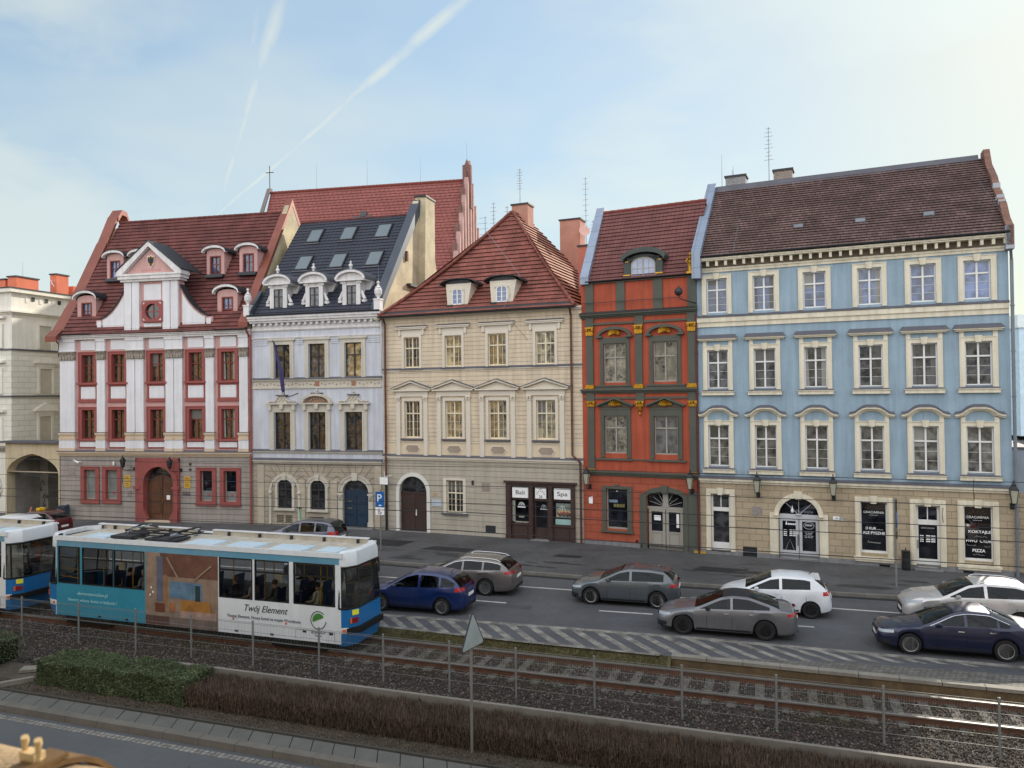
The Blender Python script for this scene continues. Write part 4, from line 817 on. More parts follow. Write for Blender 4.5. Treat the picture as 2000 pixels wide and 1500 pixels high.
mb = MB(); mb.tube([(5.6, 1.9, 17.0), (6.6, 1.3, 15.9), (8.3, .4, 14.0), (7.6, -.4, 12.1), (8.9, -.05, 10.5)], .012, 4); mb.build('roof_cable', zinc, C_)
downpipe(C_, [(.25, -.42, 12.1), (.22, -.13, 11.75), (.22, -.13, 3.0)], pipe_br); downpipe(C_, [(.22, -.13, 3.0), (.22, -.13, 0)], blackiron, .075)
downpipe(C_, [(11.30, -.42, 12.1), (11.28, -.12, 11.7), (11.28, -.12, 4.55), (11.62, -.2, 4.32), (11.7, -.14, 4.2), (11.7, -.14, 0)], pipe_br)
mb = MB(); mb.box(.1, .62, -.62, -.60, 2.75, 3.15); mb.tube([(.5, 0, 3.2), (.5, -.75, 3.2), (.5, -.78, 3.5)], .02, 5); mb.build('hanging_sign', white_sign, C_)
# ================================================================ HOUSE B: pale lilac with slate-black roof
B_ = thing('town_house', 'pale lilac town house with three white stone dormers in an anthracite roof', 'house', (-15.55, 46.0, 0), rad(-16.23), 'old town houses in the row')
LB = 8.59
lil = M('lilac_plaster', (188, 191, 200), k=1.15, rough=.85, var=.08, streak=.15, bump=.1)
stoneB = M('weathered_sandstone', (166, 156, 140), k=1.1, rough=.85, var=.14, streak=.1, brick=(60, .3, .014, .0), dark=.6, bump=.2)
trimB = M('greyish_stone_trim', (186, 180, 168), rough=.8, var=.1, streak=.08)
wtrim = M('aged_white_trim', (206, 204, 204), rough=.8, var=.08, streak=.14)
dkwood = M('dark_window_wood', (54, 50, 50), rough=.5)
ccB = [2.065, 4.38, 6.73]
hB = [(c - .54, c + .54, 8.73, 10.78) for c in ccB] + [(c - .56, c + .56, 4.54, 6.79) for c in ccB]
mb = MB(); mb.wall(0, LB, 3.9, 12.1, hB, dep=.2)
gB = [(1.68, 2.66, 1.14, 2.83, 1), (3.86, 4.85, 1.12, 2.83, 1), (5.98, 7.62, .15, 2.9, 1)]
mb.wall(0, LB, -.1, 3.9, gB + [(1.61, 2.06, .26, .72), (2.2, 2.65, .26, .72), (3.76, 4.21, .26, .68), (4.36, 4.81, .26, .68)], dep=.25, m=1)
mb.archfill(1.68, 2.66, 2.45, 2.83, 0, .25, 1); mb.archfill(3.86, 4.85, 2.4, 2.83, 0, .25, 1); mb.archfill(5.98, 7.62, 2.2, 2.9, 0, .25, 1); mb.build('wall', [lil, stoneB], B_)
mb = MB(); mb.prism([(.3, 0), (10, 0), (10, 12.4), (5.2, 18.9), (.3, 12.4)], .05, LB - .3, 0, 'x'); mb.build('side_walls', M('old_yellow_render', (200, 188, 158), k=.9, rough=.9, var=.28, vs=.9), B_)
# grilles, windows, door
for x in (1.61, 2.2, 3.76, 4.36):
    mb = MB(); mb.box(x, x + .45, .12, .14, .26, .72)
    for k in range(1, 5): mb.box(x + .09*k - .01, x + .09*k + .01, .05, .07, .26, .72, 1)
    for k in range(1, 5): mb.box(x, x + .45, .05, .07, .26 + .09*k - .01, .26 + .09*k + .01, 1)
    mb.build('cellar_grille', [blackiron, M('tan_bars', (150, 142, 120), rough=.7)], B_)
for c in ccB:
    mb = MB(); h = 2.05
    mb.box(-.78, -.54, -.07, 0, 0, h); mb.box(.54, .78, -.07, 0, 0, h); mb.box(-.78, .78, -.07, 0, h, h + .22); mb.box(-.62, -.54, -.1, -.07, 0, h); mb.box(.54, .62, -.1, -.07, 0, h); mb.box(-.9, .9, -.14, 0, h + .24, h + .34); mb.box(-.82, .82, -.1, 0, h + .2, h + .24)
    sm = mb.mesh('surround', trimB); window(B_, c, 8.73, 1.08, 2.05, dkwood, gC if c > 6 else gl_mid, [('surround', sm)], trans=.66, hz=0)
for i, c in enumerate(ccB):
    mb = MB(); h = 2.25
    mb.box(-.84, -.56, -.08, 0, 0, h); mb.box(.56, .84, -.08, 0, 0, h); mb.box(-.84, .84, -.08, 0, h, h + .2); mb.box(-.64, -.56, -.11, -.08, 0, h); mb.box(.56, .64, -.11, -.08, 0, h)
    mb.box(-.8, .8, -.06, 0, h + .2, h + .42)
    for s_ in (-1, 1): mb.prism([(s_*.8 - .1, h + .12), (s_*.8 + .1, h + .12), (s_*.8 + .1, h + .46), (s_*.8 - .1, h + .46)], -.2, 0)
    mb.prism([(-.1, h + .18), (.1, h + .18), (.13, h + .46), (-.13, h + .46)], -.22, 0)
    mb.box(-1.05, 1.05, -.24, 0, h + .46, h + .54)
    if i == 1:
        c0 = arch(-1.0, 1.0, h + .54, h + 1.08, 12); q0 = arch(-.84, .84, h + .54, h + .94, 12)
        for k in range(12): mb.prism([q0[k], q0[k+1], c0[k+1], c0[k]], -.26, 0)
        mb.prism(arch(-.8, .8, h + .54, h + .9, 10), -.05, 0, 1)
        for k in range(7): a_ = PI*(k + .5)/7; mb.lathe([(.0, -.05), (.06, 0), (.0, .05)], (.45*math.cos(a_), -.08, h + .6 + .2*math.sin(a_)), 6)
    else:
        for s_ in (-1, 1):
            mb.tube([(s_*.9, -.1, h + .58), (s_*.72, -.12, h + .66), (s_*.5, -.12, h + .62), (s_*.3, -.12, h + .78), (s_*.2, -.12, h + .95)], .055, 6, 0, .035); mb.lathe([(.0, -.07), (.08, 0), (.0, .07)], (s_*.86, -.12, h + .62), 7)
        mb.prism([(-.34, h + .54), (.34, h + .54), (.24, h + .96), (-.24, h + .96)], -.09, 0)
        for k in range(6): mb.lathe([(.0, -.05), (.05, 0), (.0, .05)], (-.2 + .08*k, -.12, h + .66 + .08*(k % 3)), 6)
    mb.box(-.36, .36, -.18, 0, h + .96 + (.1 if i == 1 else 0), h + 1.03 + (.1 if i == 1 else 0), 2); mb.lathe([(.08, 0), (.03, .06), (.07, .12), (.02, .2), (.0, .34)], (0, -.08, h + 1.03 + (.1 if i == 1 else 0)), 8)
    window(B_, c, 4.54, 1.12, 2.25, dkwood, gl_dark, [('surround', mb.mesh('surround', [trimB, M('terracotta_relief', (140, 110, 92), rough=.8, var=.2), lead]))], trans=.68, hz=1 if i else 2)
for (a, b, z0, zs, zt, nm) in ((1.68, 2.66, 1.14, 2.45, 2.83, 0), (3.86, 4.85, 1.12, 2.4, 2.83, 1)):
    mb = MB(); mb.ring(a, b, zs, zt, .16, -.06, 0, k=10, leg=z0); mb.ring(a - .16, b + .16, zs + .02, zt + .17, .09, -.09, 0, k=10); c = (a + b)/2
    mb.prism([(c - .1, zt - .03), (c + .1, zt - .03), (c + .15, zt + .32), (c - .15, zt + .32)], -.16, 0); mb.box(a - .2, b + .2, -.12, .1, z0 - .14, z0)
    if nm == 0:
        mb.ring(a - .42, b + .42, 2.1, 3.05, .12, -.08, 0, k=14)
        for q in (a - .54, b + .42): mb.box(q, q + .14, -.10, 0, .2, 1.95); mb.lathe([(.0, -.12), (.11, -.06), (.11, .04), (.05, .12)], (q + .07, -.08, 2.05), 8)
    mb.build('arch_surround', trimB, B_)
    mb = MB(); mb.ring(a + .05, b - .05, zs, zt - .05, .05, .09, .16, k=10, leg=z0); mb.box(c - .035, c + .035, .09, .16, z0, zt - .04); mb.box(a, b, .09, .16, 2.2, 2.27); mb.box(a, b, .09, .16, z0, z0 + .06); wo = mb.build('window', dkwood, B_)
    mb = MB(); mb.face([(p[0], .13, p[1]) for p in [(b, z0), (a, z0)] + arch(a, b, zs, zt, 10)]); mb.build('pane', gl_dark, wo)
mb = MB(); mb.ring(5.98, 7.62, 2.2, 2.9, .2, -.08, 0, k=14); mb.ring(5.78, 7.82, 2.2, 3.1, .07, -.12, 0, k=14); mb.prism([(6.66, 2.86), (6.94, 2.86), (7.0, 3.28), (6.6, 3.28)], -.2, 0)
for q in (5.70, 7.62):
    mb.box(q, q + .28, -.08, 0, .5, 2.0); mb.box(q - .04, q + .32, -.12, 0, .1, .5); mb.box(q - .04, q + .32, -.14, 0, 2.02, 2.12); mb.lathe([(.0, -.3), (.06, -.2), (.12, -.05), (.12, .0)], (q + .14, -.1, 2.0), 8)
mb.build('portal', trimB, B_)
navy = M('dark_blue_door', (34, 52, 72), rough=.45, var=.15)
mb = MB(); mb.box(5.98, 7.62, .15, .22, .15, 2.3)
for (a, b) in ((6.05, 6.76), (6.84, 7.55)): mb.box(a, b, .12, .15, .25, .8); mb.box(a, b, .12, .15, .9, 1.4); mb.box(a, b, .12, .15, 1.5, 2.0); mb.box(a + .1, b - .1, .1, .12, .35, .7); mb.box(a + .1, b - .1, .1, .12, 1.6, 1.9)
dB = mb.build('door', navy, B_); mb = MB(); mb.face([(p[0], .18, p[1]) for p in arch(5.98, 7.62, 2.25, 2.9, 12)]); mb.build('fanlight', gl_dark, dB)
mb = MB(); mb.box(6.25, 6.5, .09, .1, 1.62, 1.7); mb.box(6.25, 6.5, .09, .1, 1.2, 1.28); mb.build('brass_plate', M('dull_brass', (120, 118, 96), rough=.4, metal=.5), dB)
mb = MB(); mb.box(5.6, 8.0, -.35, .1, 0, .2); mb.build('door_step', granite, B_)
mb = MB()                                               # fan of wedge joints over the arches, quoin blocks
for c in (2.17, 4.36, 6.8):
    for k in range(9):
        a_ = PI*(k + .5)/9
        if .35 < a_ < PI - .35: mb.hexa([(c + .85*math.cos(a_ - .02), -.012, 2.3 + .95*math.sin(a_ - .02)), (c + 1.5*math.cos(a_ - .012), -.012, min(3.75, 2.3 + 1.6*math.sin(a_ - .012))), (c + 1.5*math.cos(a_ + .012), -.012, min(3.75, 2.3 + 1.6*math.sin(a_ + .012))), (c + .85*math.cos(a_ + .02), -.012, 2.3 + .95*math.sin(a_ + .02))], [(c + .85*math.cos(a_ - .02), .0, 2.3 + .95*math.sin(a_ - .02)), (c + 1.5*math.cos(a_ - .012), .0, min(3.75, 2.3 + 1.6*math.sin(a_ - .012))), (c + 1.5*math.cos(a_ + .012), .0, min(3.75, 2.3 + 1.6*math.sin(a_ + .012))), (c + .85*math.cos(a_ + .02), .0, 2.3 + .95*math.sin(a_ + .02))])
mb.build('masonry_joint', M('dark_joint', (120, 110, 98), rough=.9), B_)  # joints drawn as darker strips
for x in (.35, 8.0, 3.1, 5.2):
    mb = MB()
    for k in range(8 if x in (.35, 8.0) else 6): z = .15 + k*.45; mb.box(x, x + .42, -.05, 0, z + .002, z + .42); mb.box(x + .01, x + .41, -.03, 0, z - .03, z + .002)
    mb.build('quoin', M('sandstone_block', (172, 162, 146), rough=.85, var=.14), B_)
cornice(B_, .1, LB - .1, 3.78, 3.98, .16, trimB, 'string_course', 2, top=lead); cornice(B_, .05, LB - .1, 4.38, 4.50, .10, trimB, 'string_course', 2, top=lead)
cornice(B_, .05, LB - .1, 8.60, 8.72, .12, trimB, 'string_course', 2, top=lead); cornice(B_, .05, LB - .1, 8.18, 8.28, .07, trimB, 'string_course', 1)
mb = MB(); mb.box(.1, LB - .1, -.02, 0, 8.28, 8.60)
for k in range(34):
    x = .3 + k*.243; z = 8.44 + .05*math.sin(k*1.9); mb.lathe([(.0, -.07), (.06, 0), (.0, .07)], (x, -.02, z), 6, 1)
for c in ccB: mb.box(c - .13, c + .13, -.06, 0, 8.31, 8.57, 2)
mb.build('ornamental_frieze', [trimB, M('frieze_relief', (168, 150, 138), rough=.8, var=.2), M('terracotta_tile', (150, 104, 84), rough=.8)], B_)
for (a, b) in ((.12, 1.1), (3.0, 3.45), (5.3, 5.78), (7.65, 8.45)):
    mb = MB(); mb.box(a, b, -.02, 0, 10.75, 11.1)
    for k in range(3): mb.box(a - .01, b + .01, -.035 - .015*k, 0, 10.76 + .12*k, 10.85 + .12*k)
    mb.build('pilaster_cap', lil, B_)
cornice(B_, .05, LB - .05, 11.12, 11.24, .10, wtrim, 'architrave', 2); cornice(B_, .05, LB - .05, 11.60, 11.70, .10, wtrim, 'architrave', 2)
mb = MB(); mb.box(.05, LB - .05, -.04, 0, 11.7, 12.1); mb.box(.0, LB, -.30, 0, 12.08, 12.2); mb.box(-.02, LB + .02, -.40, 0, 12.2, 12.34); mb.box(-.04, LB + .04, -.46, 0, 12.34, 12.46)
for k in range(22): x = .2 + k*.385; mb.box(x, x + .14, -.24, -.03, 11.92, 12.08)
mb.build('dentil_cornice', wtrim, B_)
gutter(B_, -.02, LB + .02, -.5, 12.56, dkmetal, .07)
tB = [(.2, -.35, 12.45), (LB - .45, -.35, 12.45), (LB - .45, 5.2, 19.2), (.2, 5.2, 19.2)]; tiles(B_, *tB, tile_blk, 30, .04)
ridge(B_, [(.2, 5.2, 19.22), (LB - .45, 5.2, 19.22)], .08, tile_red); mb = MB(); mb.face([tB[3], tB[2], (LB - .45, 11, 12.4), (.2, 11, 12.4)]); mb.build('rear_roof', tile_blk, B_)
mb = MB(); mb.hexa([(LB - .5, -.4, 12.3), (LB + .05, -.4, 12.3), (LB + .05, -.4, 12.9), (LB - .5, -.4, 12.9)], [(LB - .5, 5.5, 19.3), (LB + .05, 5.5, 19.3), (LB + .05, 5.5, 20.2), (LB - .5, 5.5, 20.2)]); mb.build('gable_coping', M('slate_grey_sheet', (72, 78, 88), rough=.5, metal=.3, var=.12), B_); mb = MB(); mb.hexa([(.0, -.45, 12.5), (.22, -.45, 12.5), (.22, -.45, 12.8), (.0, -.45, 12.8)], [(.0, .8, 13.8), (.22, .8, 13.8), (.22, .8, 14.2), (.0, .8, 14.2)]); mb.build('gable_coping', M('slate_grey_sheet', (72, 78, 88), rough=.5, metal=.3, var=.12), B_)
mb = MB(); mb.prism([(-.35, 12), (9.4, 12), (9.4, 13), (6.9, 20.1), (5.4, 20.1)], LB - .42, LB - .02, 0, 'x'); mb.prism([(5.2, 13.6), (7.0, 13.6), (7.0, 20.35), (5.5, 20.35)], LB - .3, LB + .42, 0, 'x'); mb.box(LB - .36, LB + .48, 5.4, 7.06, 20.35, 20.45, 1); mb.box(LB - .02, LB + .25, 3.4, 7.6, 14.4, 14.55, 1); mb.box(LB - .02, LB + .12, 3.2, 3.4, 15.9, 16.5, 2); mb.build('gable_wall', [MATS['old_yellow_render'], dkmetal, M('brick_scar', (96, 70, 56), rough=.9)], B_)
# roof windows
tg = (19.2 - 12.45)/5.55
for xc, zc in ((1.83, 18.03), (4.23, 18.03), (6.66, 18.03), (2.01, 16.0), (4.39, 16.0), (6.85, 16.0)):
    y = -.35 + (zc - 12.45)/tg; u = Vector((0, 1, tg)).normalized(); n = Vector((0, -tg, 1)).normalized(); cpt = Vector((xc, y, zc)); X = Vector((1, 0, 0))
    def Q(a, b, h): return cpt + X*a + u*b + n*h
    def slab(mb, a0, a1, b0, b1, h0, h1, m): mb.hexa([Q(a0, b0, h0), Q(a1, b0, h0), Q(a1, b1, h0), Q(a0, b1, h0)], [Q(a0, b0, h1), Q(a1, b0, h1), Q(a1, b1, h1), Q(a0, b1, h1)], m)
    mb = MB(); slab(mb, -.5, -.43, -.68, .68, .0, .13, 0); slab(mb, .43, .5, -.68, .68, 0, .13, 0); slab(mb, -.43, .43, .60, .68, 0, .13, 0); slab(mb, -.43, .43, -.68, -.60, 0, .13, 0); slab(mb, -.54, .54, -.8, -.69, .0, .08, 1); sk = mb.build('roof_window', [dkmetal, lead], B_)
    mb = MB(); slab(mb, -.43, .43, -.60, .60, .02, .10, 0); mb.build('pane', M('roof_window_glass', (110, 122, 130), rough=.05, ior=2.0, var=.1, k=.8), sk)
# dormers
for i, xc in enumerate((1.78, 4.18, 6.59)):
    mb = MB(); y0 = .12; zb = 12.62
    mb.box(xc - .52, xc + .52, y0, 1.6, zb, 14.4)
    mb.prism([(xc - .52, 13.0), (xc - .52, 13.01)] and [(xc + .52, 13.2), (xc + 1.0, 14.35), (xc + .52, 14.35)], .8, 1.6)
    for s_ in (-1, 1):
        mb.box(xc + s_*.44 - .13, xc + s_*.44 + .13, y0 - .08, y0, zb, 14.2); mb.box(xc + s_*.50 - .16, xc + s_*.5 + .16, y0 - .12, y0, 14.2, 14.34)
        mb.lathe([(.0, -.08), (.17, -.06), (.17, .06), (.0, .08)], (xc + s_*.76, y0 + .1, 13.18), 10); mb.tube([(xc + s_*.62, y0 + .05, 13.75), (xc + s_*.70, y0 + .05, 13.5), (xc + s_*.80, y0 + .05, 13.3), (xc + s_*.74, y0 + .05, 13.1)], .07, 6, 0, .13); mb.box(xc + s_*.75 - .22, xc + s_*.75 + .22, y0 - .02, y0 + .5, 12.78, 13.02)
    mb.box(xc - .70, xc + .70, y0 - .14, y0 + .2, zb - .0, zb + .16); mb.box(xc - .38, xc + .38, y0 - .05, y0, 14.1, 14.34)
    mb.box(xc - .92, xc + .92, y0 - .24, y0 + 1.0, 14.34, 14.42, 0)
    c0 = arch(xc - .98, xc + .98, 14.42, 14.98, 12); q0 = arch(xc - .84, xc + .84, 14.42, 14.84, 12)
    for k in range(12): mb.prism([q0[k], q0[k+1], c0[k+1], c0[k]], y0 - .28, y0 + 1.5, 0)
    mb.prism(arch(xc - .82, xc + .82, 14.42, 14.82, 10), y0 - .06, y0)
    c1 = arch(xc - 1.0, xc + 1.0, 14.44, 15.02, 12)
    for k in range(12): mb.prism([c0[k], c0[k+1], c1[k+1], c1[k]], y0 - .30, y0 + 1.6, 1)
    mb.lathe([(.13, 0), (.05, .08), (.12, .2), (.12, .26), (.04, .34), (.07, .42), (.0, .52)], (xc, y0 - .1, 15.0), 8)
    do = mb.build('dormer', [wtrim, lead], B_)
    mb = MB(); a, b = xc - .31, xc + .31; mb.box(a, a + .05, y0 - .03, y0 - .002, zb + .34, 14.1); mb.box(b - .05, b, y0 - .03, y0 - .002, zb + .34, 14.1); mb.box(xc - .04, xc + .04, y0 - .04, y0 - .002, zb + .34, 14.1); mb.box(a + .05, b - .05, y0 - .035, y0 - .002, 13.62, 13.68); mb.box(a, b, y0 - .034, y0 - .002, zb + .28, zb + .34); mb.box(a, b, y0 - .034, y0 - .002, 14.04, 14.1); wo = mb.build('window', dkwood, do)
    mb = MB(); mb.face([(a, y0 - .012, zb + .3), (b, y0 - .012, zb + .3), (b, y0 - .012, 14.1), (a, y0 - .012, 14.1)]); mb.build('pane', gl_mid, wo)
for x in (-.05, LB - .12):
    mb = MB(); mb.box(x - .19, x + .19, -.5, -.12, 12.5, 13.1); mb.box(x - .22, x + .22, -.53, -.09, 13.1, 13.18); mb.lathe([(.12, 0), (.06, .06), (.20, .28), (.22, .5), (.16, .6), (.19, .64), (.08, .72), (.05, .84), (.10, .92), (.0, 1.04)], (x, -.31, 13.18), 12); mb.build('stone_urn', wtrim, B_)
mb = MB(); mb.hexa([(1.60, -.3, 11.0), (1.70, -.3, 11.0), (1.72, -.28, 10.95), (1.62, -.28, 10.95)], [(2.55, -1.05, 9.1), (2.75, -1.02, 9.15), (2.78, -1.0, 9.05), (2.58, -1.02, 9.0)]); mb.hexa([(2.52, -1.05, 9.12), (2.78, -1.02, 9.15), (2.8, -1.0, 9.05), (2.54, -1.02, 9.0)], [(2.85, -1.35, 8.05), (3.05, -1.3, 8.1), (3.0, -1.25, 8.0), (2.88, -1.3, 7.95)]); fl = mb.build('flag', M('navy_cloth', (48, 46, 82), rough=.9, var=.3, vs=3)); fl.parent = None
fl.matrix_world = Matrix.Translation((-15.55, 46.0, 0)) @ Matrix.Rotation(rad(-16.23), 4, 'Z'); tag(fl, 'furled navy flag slanting across the upper left window of the lilac house', 'flag')
mb = MB(); mb.tube([(1.60, -.28, 11.05), (3.1, -1.35, 7.7)], .025, 6); mb.tube([(3.1, -1.35, 7.7), (3.25, -.9, 7.75), (3.15, -.1, 7.9)], .03, 6); mb.box(2.55, 3.6, -.08, -.04, 8.76, 8.79); pf = mb.build('pole', dkmetal, fl)
downpipe(B_, [(LB - .1, -.3, 12.3), (LB - .06, -.12, 12.0), (LB - .06, -.12, 9)], wtrim, .04); rod(B_, LB - .1, -.3, 14.2, 15)

# ================================================================ HOUSE A: white pilasters, red surrounds, baroque gable
A_ = thing('town_house', 'white and red baroque town house with a scrolled centre gable and maroon roof', 'house', (-28.72, 48.8, 0), rad(-12.01), 'old town houses in the row')
LA = 13.46
wh = M('white_plaster', (208, 208, 212), k=1.15, rough=.85, var=.06, streak=.09)
pink = M('pink_plaster', (184, 146, 142), k=1.15, rough=.85, var=.07, streak=.08)
rosered = M('rose_red_stone', (142, 76, 72), k=1.1, rough=.75, var=.12)
greyA = M('greige_channelled_plaster', (156, 148, 142), k=1.1, rough=.85, var=.08, streak=.14, brick=(60, .32, .02, .0), dark=.55)
capst = M('capital_stone', (142, 134, 124), rough=.85, var=.35, vs=9, bump=.6, bs=18)
sandtrim = M('sand_trim', (190, 172, 150), rough=.8, var=.08)
redwood = M('brown_red_wood', (110, 52, 42), rough=.5)
ccA = [2.09, 4.26, 6.99, 9.68, 11.88]
hA = [(c - .45, c + .45, 8.72, 10.47) for c in ccA] + [(c - .46, c + .46, 5.20, 7.01) for c in ccA]
gA = [(1.80, 2.62, 1.40, 3.27), (3.36, 4.18, 1.42, 3.27), (9.95, 10.77, 1.42, 3.27), (11.55, 12.4, 1.4, 3.27), (6.14, 8.21, .15, 3.5, 1)]
mb = MB(); mb.wall(0, LA, 4.4, 11.8, hA, dep=.25, mr=1); mb.wall(0, LA, -.1, 4.4, gA, dep=.3, m=2, mr=1); mb.archfill(6.14, 8.21, 2.45, 3.5, 0, .3, 2, mr=1); mb.build('wall', [pink, rosered, greyA], A_)
mb = MB(); mb.prism([(.3, 0), (9.6, 0), (9.6, 11.8), (4.9, 19.6), (.3, 11.8)], .05, LA - .2, 0, 'x'); mb.build('side_walls', M('cream_render', (206, 192, 160), rough=.9, var=.2), A_)
pil = [(.10, 1.17), (2.79, 3.36), (4.92, 5.49), (5.55, 6.12), (7.66, 8.21), (8.26, 8.81), (10.40, 10.95), (12.66, 13.22)]
for i, (a, b) in enumerate(pil):
    mb = MB(); mb.box(a, b, -.12, 0, 5.62, 10.15); mb.box(a - .03, b + .03, -.15, 0, 10.72, 11.4, 0); mb.box(a - .05, b + .05, -.18, 0, 10.70, 10.76, 0); mb.box(a - .05, b + .05, -.2, 0, 11.3, 11.44, 0)
    mb.box(a - .05, b + .05, -.17, 0, 4.62, 5.14, 0); mb.build('pilaster', wh, A_)
    mb = MB(); mb.box(a - .02, b + .02, -.15, 0, 10.15, 10.66)
    n = max(3, int((b - a)/.18))
    for k in range(n):
        x = a + (b - a)*(k + .5)/n; mb.prism([(x - .07, 10.17), (x + .07, 10.17), (x + .09, 10.38), (x, 10.45), (x - .09, 10.38)], -.21, -.15); mb.lathe([(.0, -.06), (.06, 0), (.0, .06)], (x, -.18, 10.55), 6)
    mb.box(a - .06, b + .06, -.22, 0, 10.64, 10.70); mb.build('capital', capst, A_)
    mb = MB(); mb.box(a - .06, b + .06, -.2, 0, 5.14, 5.26); mb.box(a - .04, b + .04, -.17, 0, 5.26, 5.46); mb.box(a - .08, b + .08, -.22, 0, 5.46, 5.58); mb.box(a - .08, b + .08, -.22, 0, 5.585, 5.62, 1); mb.build('pilaster_base', [sandtrim, lead], A_); mb = MB(); mb.box(a - .06, b + .06, -.19, 0, 4.45, 4.615, 0); mb.build('pilaster_foot', sandtrim, A_)
def surA(top):
    mb = MB(); h = 1.75 if top else 1.81; a, b = -.45, .45; t = .24
    mb.box(a - t, a, -.07, 0, 0, h + .2); mb.box(b, b + t, -.07, 0, 0, h + .2); mb.box(a, b, -.07, 0, h, h + .2); mb.box(a - t, a - t + .06, -.1, -.07, 0, h + .2); mb.box(b + t - .06, b + t, -.1, -.07, 0, h + .2); mb.box(a - t + .06, b + t - .06, -.1, -.07, h + .14, h + .2)
    mb.box(a - t - .06, b + t + .06, -.16, .05, -.12, 0)
    if top:
        for q in ((a - t, a - t + .14), (b + t - .14, b + t)): mb.box(q[0], q[1], -.05, 0, -1.12, -.12)
        mb.box(a - t + .14, b + t - .14, -.05, 0, -.24, -.12); mb.box(a - t - .03, b + t + .03, -.08, 0, -1.24, -1.05); mb.box(a - .08, b + .08, -.03, 0, -1.0, -.26, 1)
        mb.box(a - .08, b + .08, -.03, 0, h + .30, h + .92, 1)
    else:
        mb.box(a - t + .02, b + t - .02, -.05, 0, -.58, -.12); mb.box(a - t + .10, b + t - .10, -.07, -.05, -.5, -.18, 1)
    return mb.mesh('surround', [rosered, wh])
sT = surA(True); sL = surA(False)
for c in ccA: window(A_, c, 8.72, .90, 1.75, redwood, gl_brown, [('surround', sT)], trans=.62, hz=1, y=.16); window(A_, c, 5.20, .92, 1.81, redwood, gl_brown, [('surround', sL)], trans=.66, hz=1, y=.16)
cornice(A_, -.05, LA - .05, 4.12, 4.40, .22, sandtrim, 'string_course', 3, top=lead)
mb = MB(); mb.box(.05, LA - .1, -.22, 0, 11.44, 11.56); mb.box(0, LA - .1, -.3, 0, 11.56, 11.66); mb.box(-.05, LA - .05, -.38, 0, 11.66, 11.76); mb.build('eaves_cornice', wtrim, A_)
mb = MB(); mb.box(2.55, 11.25, -.40, .25, 11.78, 11.86); mb.build('cornice_flashing', dkmetal, A_)
tA = [(.45, -.42, 11.72), (LA - .25, -.42, 11.72), (LA - .7, 4.8, 19.9), (.55, 4.8, 19.9)]
for (x0, x1) in ((-.35, 2.62), (11.2, LA)): gutter(A_, x0, x1, -.5, 11.80, dkmetal, .07)
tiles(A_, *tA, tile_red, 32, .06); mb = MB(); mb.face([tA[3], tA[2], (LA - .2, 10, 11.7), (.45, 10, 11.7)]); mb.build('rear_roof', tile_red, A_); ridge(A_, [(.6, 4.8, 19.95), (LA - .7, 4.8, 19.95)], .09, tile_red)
lead_red = M('red_copper_coping', (124, 72, 60), rough=.5, metal=.25, var=.15)
mb = MB(); P = [(-.75, 11.5), (-.2, 11.95), (1.0, 13.7), (3.6, 18.2), (4.6, 20.2), (5.0, 20.75), (5.45, 20.7), (5.7, 20.2)]
for i in range(len(P) - 1):
    (y0, z0), (y1, z1) = P[i], P[i+1]; x = -.42 + .2*min(1, (i/4)); mb.hexa([(x, y0, z0 - .2), (x + .8, y0, z0 - .2), (x + .8, y0, z0 + .15), (x, y0, z0 + .15)], [(x, y1, z1 - .2), (x + .8, y1, z1 - .2), (x + .8, y1, z1 + .15), (x, y1, z1 + .15)])
mb.build('gable_coping', lead_red, A_)
mb = MB(); mb.hexa([(LA - .7, -.35, 11.9), (LA - .1, -.35, 11.9), (LA - .1, -.35, 12.2), (LA - .7, -.35, 12.2)], [(LA - .55, 5.3, 20.5), (LA - .05, 5.3, 20.5), (LA - .05, 5.3, 20.95), (LA - .55, 5.3, 20.95)]); mb.hexa([(LA - .5, 5.3, 20.5), (LA - .1, 5.3, 20.5), (LA - .1, 5.3, 20.95), (LA - .5, 5.3, 20.95)], [(LA - .5, 9, 15.5), (LA - .1, 9, 15.5), (LA - .1, 9, 16), (LA - .5, 9, 16)]); mb.build('gable_coping', lead_red, A_)
mb = MB(); mb.prism([(-.2, 11.5), (9.2, 11.5), (9, 15.6), (5.3, 20.6), (4.9, 20.4)], LA - .45, LA - .12, 0, 'x'); mb.build('gable_wall', MATS['old_yellow_render'], A_)
# centre gable
mb = MB(); G = .18
mb.box(4.93, 8.72, -G, .3, 11.84, 14.9, 0)
vl = [(4.93, 11.84), (2.75, 11.84), (2.75, 12.62), (3.05, 12.64), (3.5, 12.85), (3.95, 13.2), (4.35, 13.65), (4.65, 14.1), (4.93, 14.6)]
vr = [(13.65 - x, z) for x, z in vl]
mb.prism(vl[::-1], -.1, .2, 0); mb.prism(vr, -.1, .2, 0)
sc_f = lambda pts, k, cx, cz: [(cx + (x - cx)*k, cz + (z - cz)*k) for x, z in pts]
pl_ = [(4.78, 12.1), (3.25, 12.1), (3.25, 12.62), (3.5, 12.72), (3.95, 13.02), (4.35, 13.45), (4.62, 13.85), (4.78, 14.1)]; pr_ = [(13.65 - x, z) for x, z in pl_]
mb.prism(pl_[::-1], -.14, -.1, 1); mb.prism(pr_, -.14, -.1, 1)
for x in (2.85, 13.65 - 3.15): mb.box(x, x + .3, -.14, -.1, 12.15, 12.55, 1)
for a in (4.93, 5.48, 7.62, 8.17): mb.box(a, a + .50, -G - .12, -G, 11.86, 14.9, 1)
mb.box(6.26, 7.46, -G - .03, -G, 13.75, 14.72, 1); mb.box(6.26, 7.46, -G - .03, -G, 12.02, 12.32, 1)
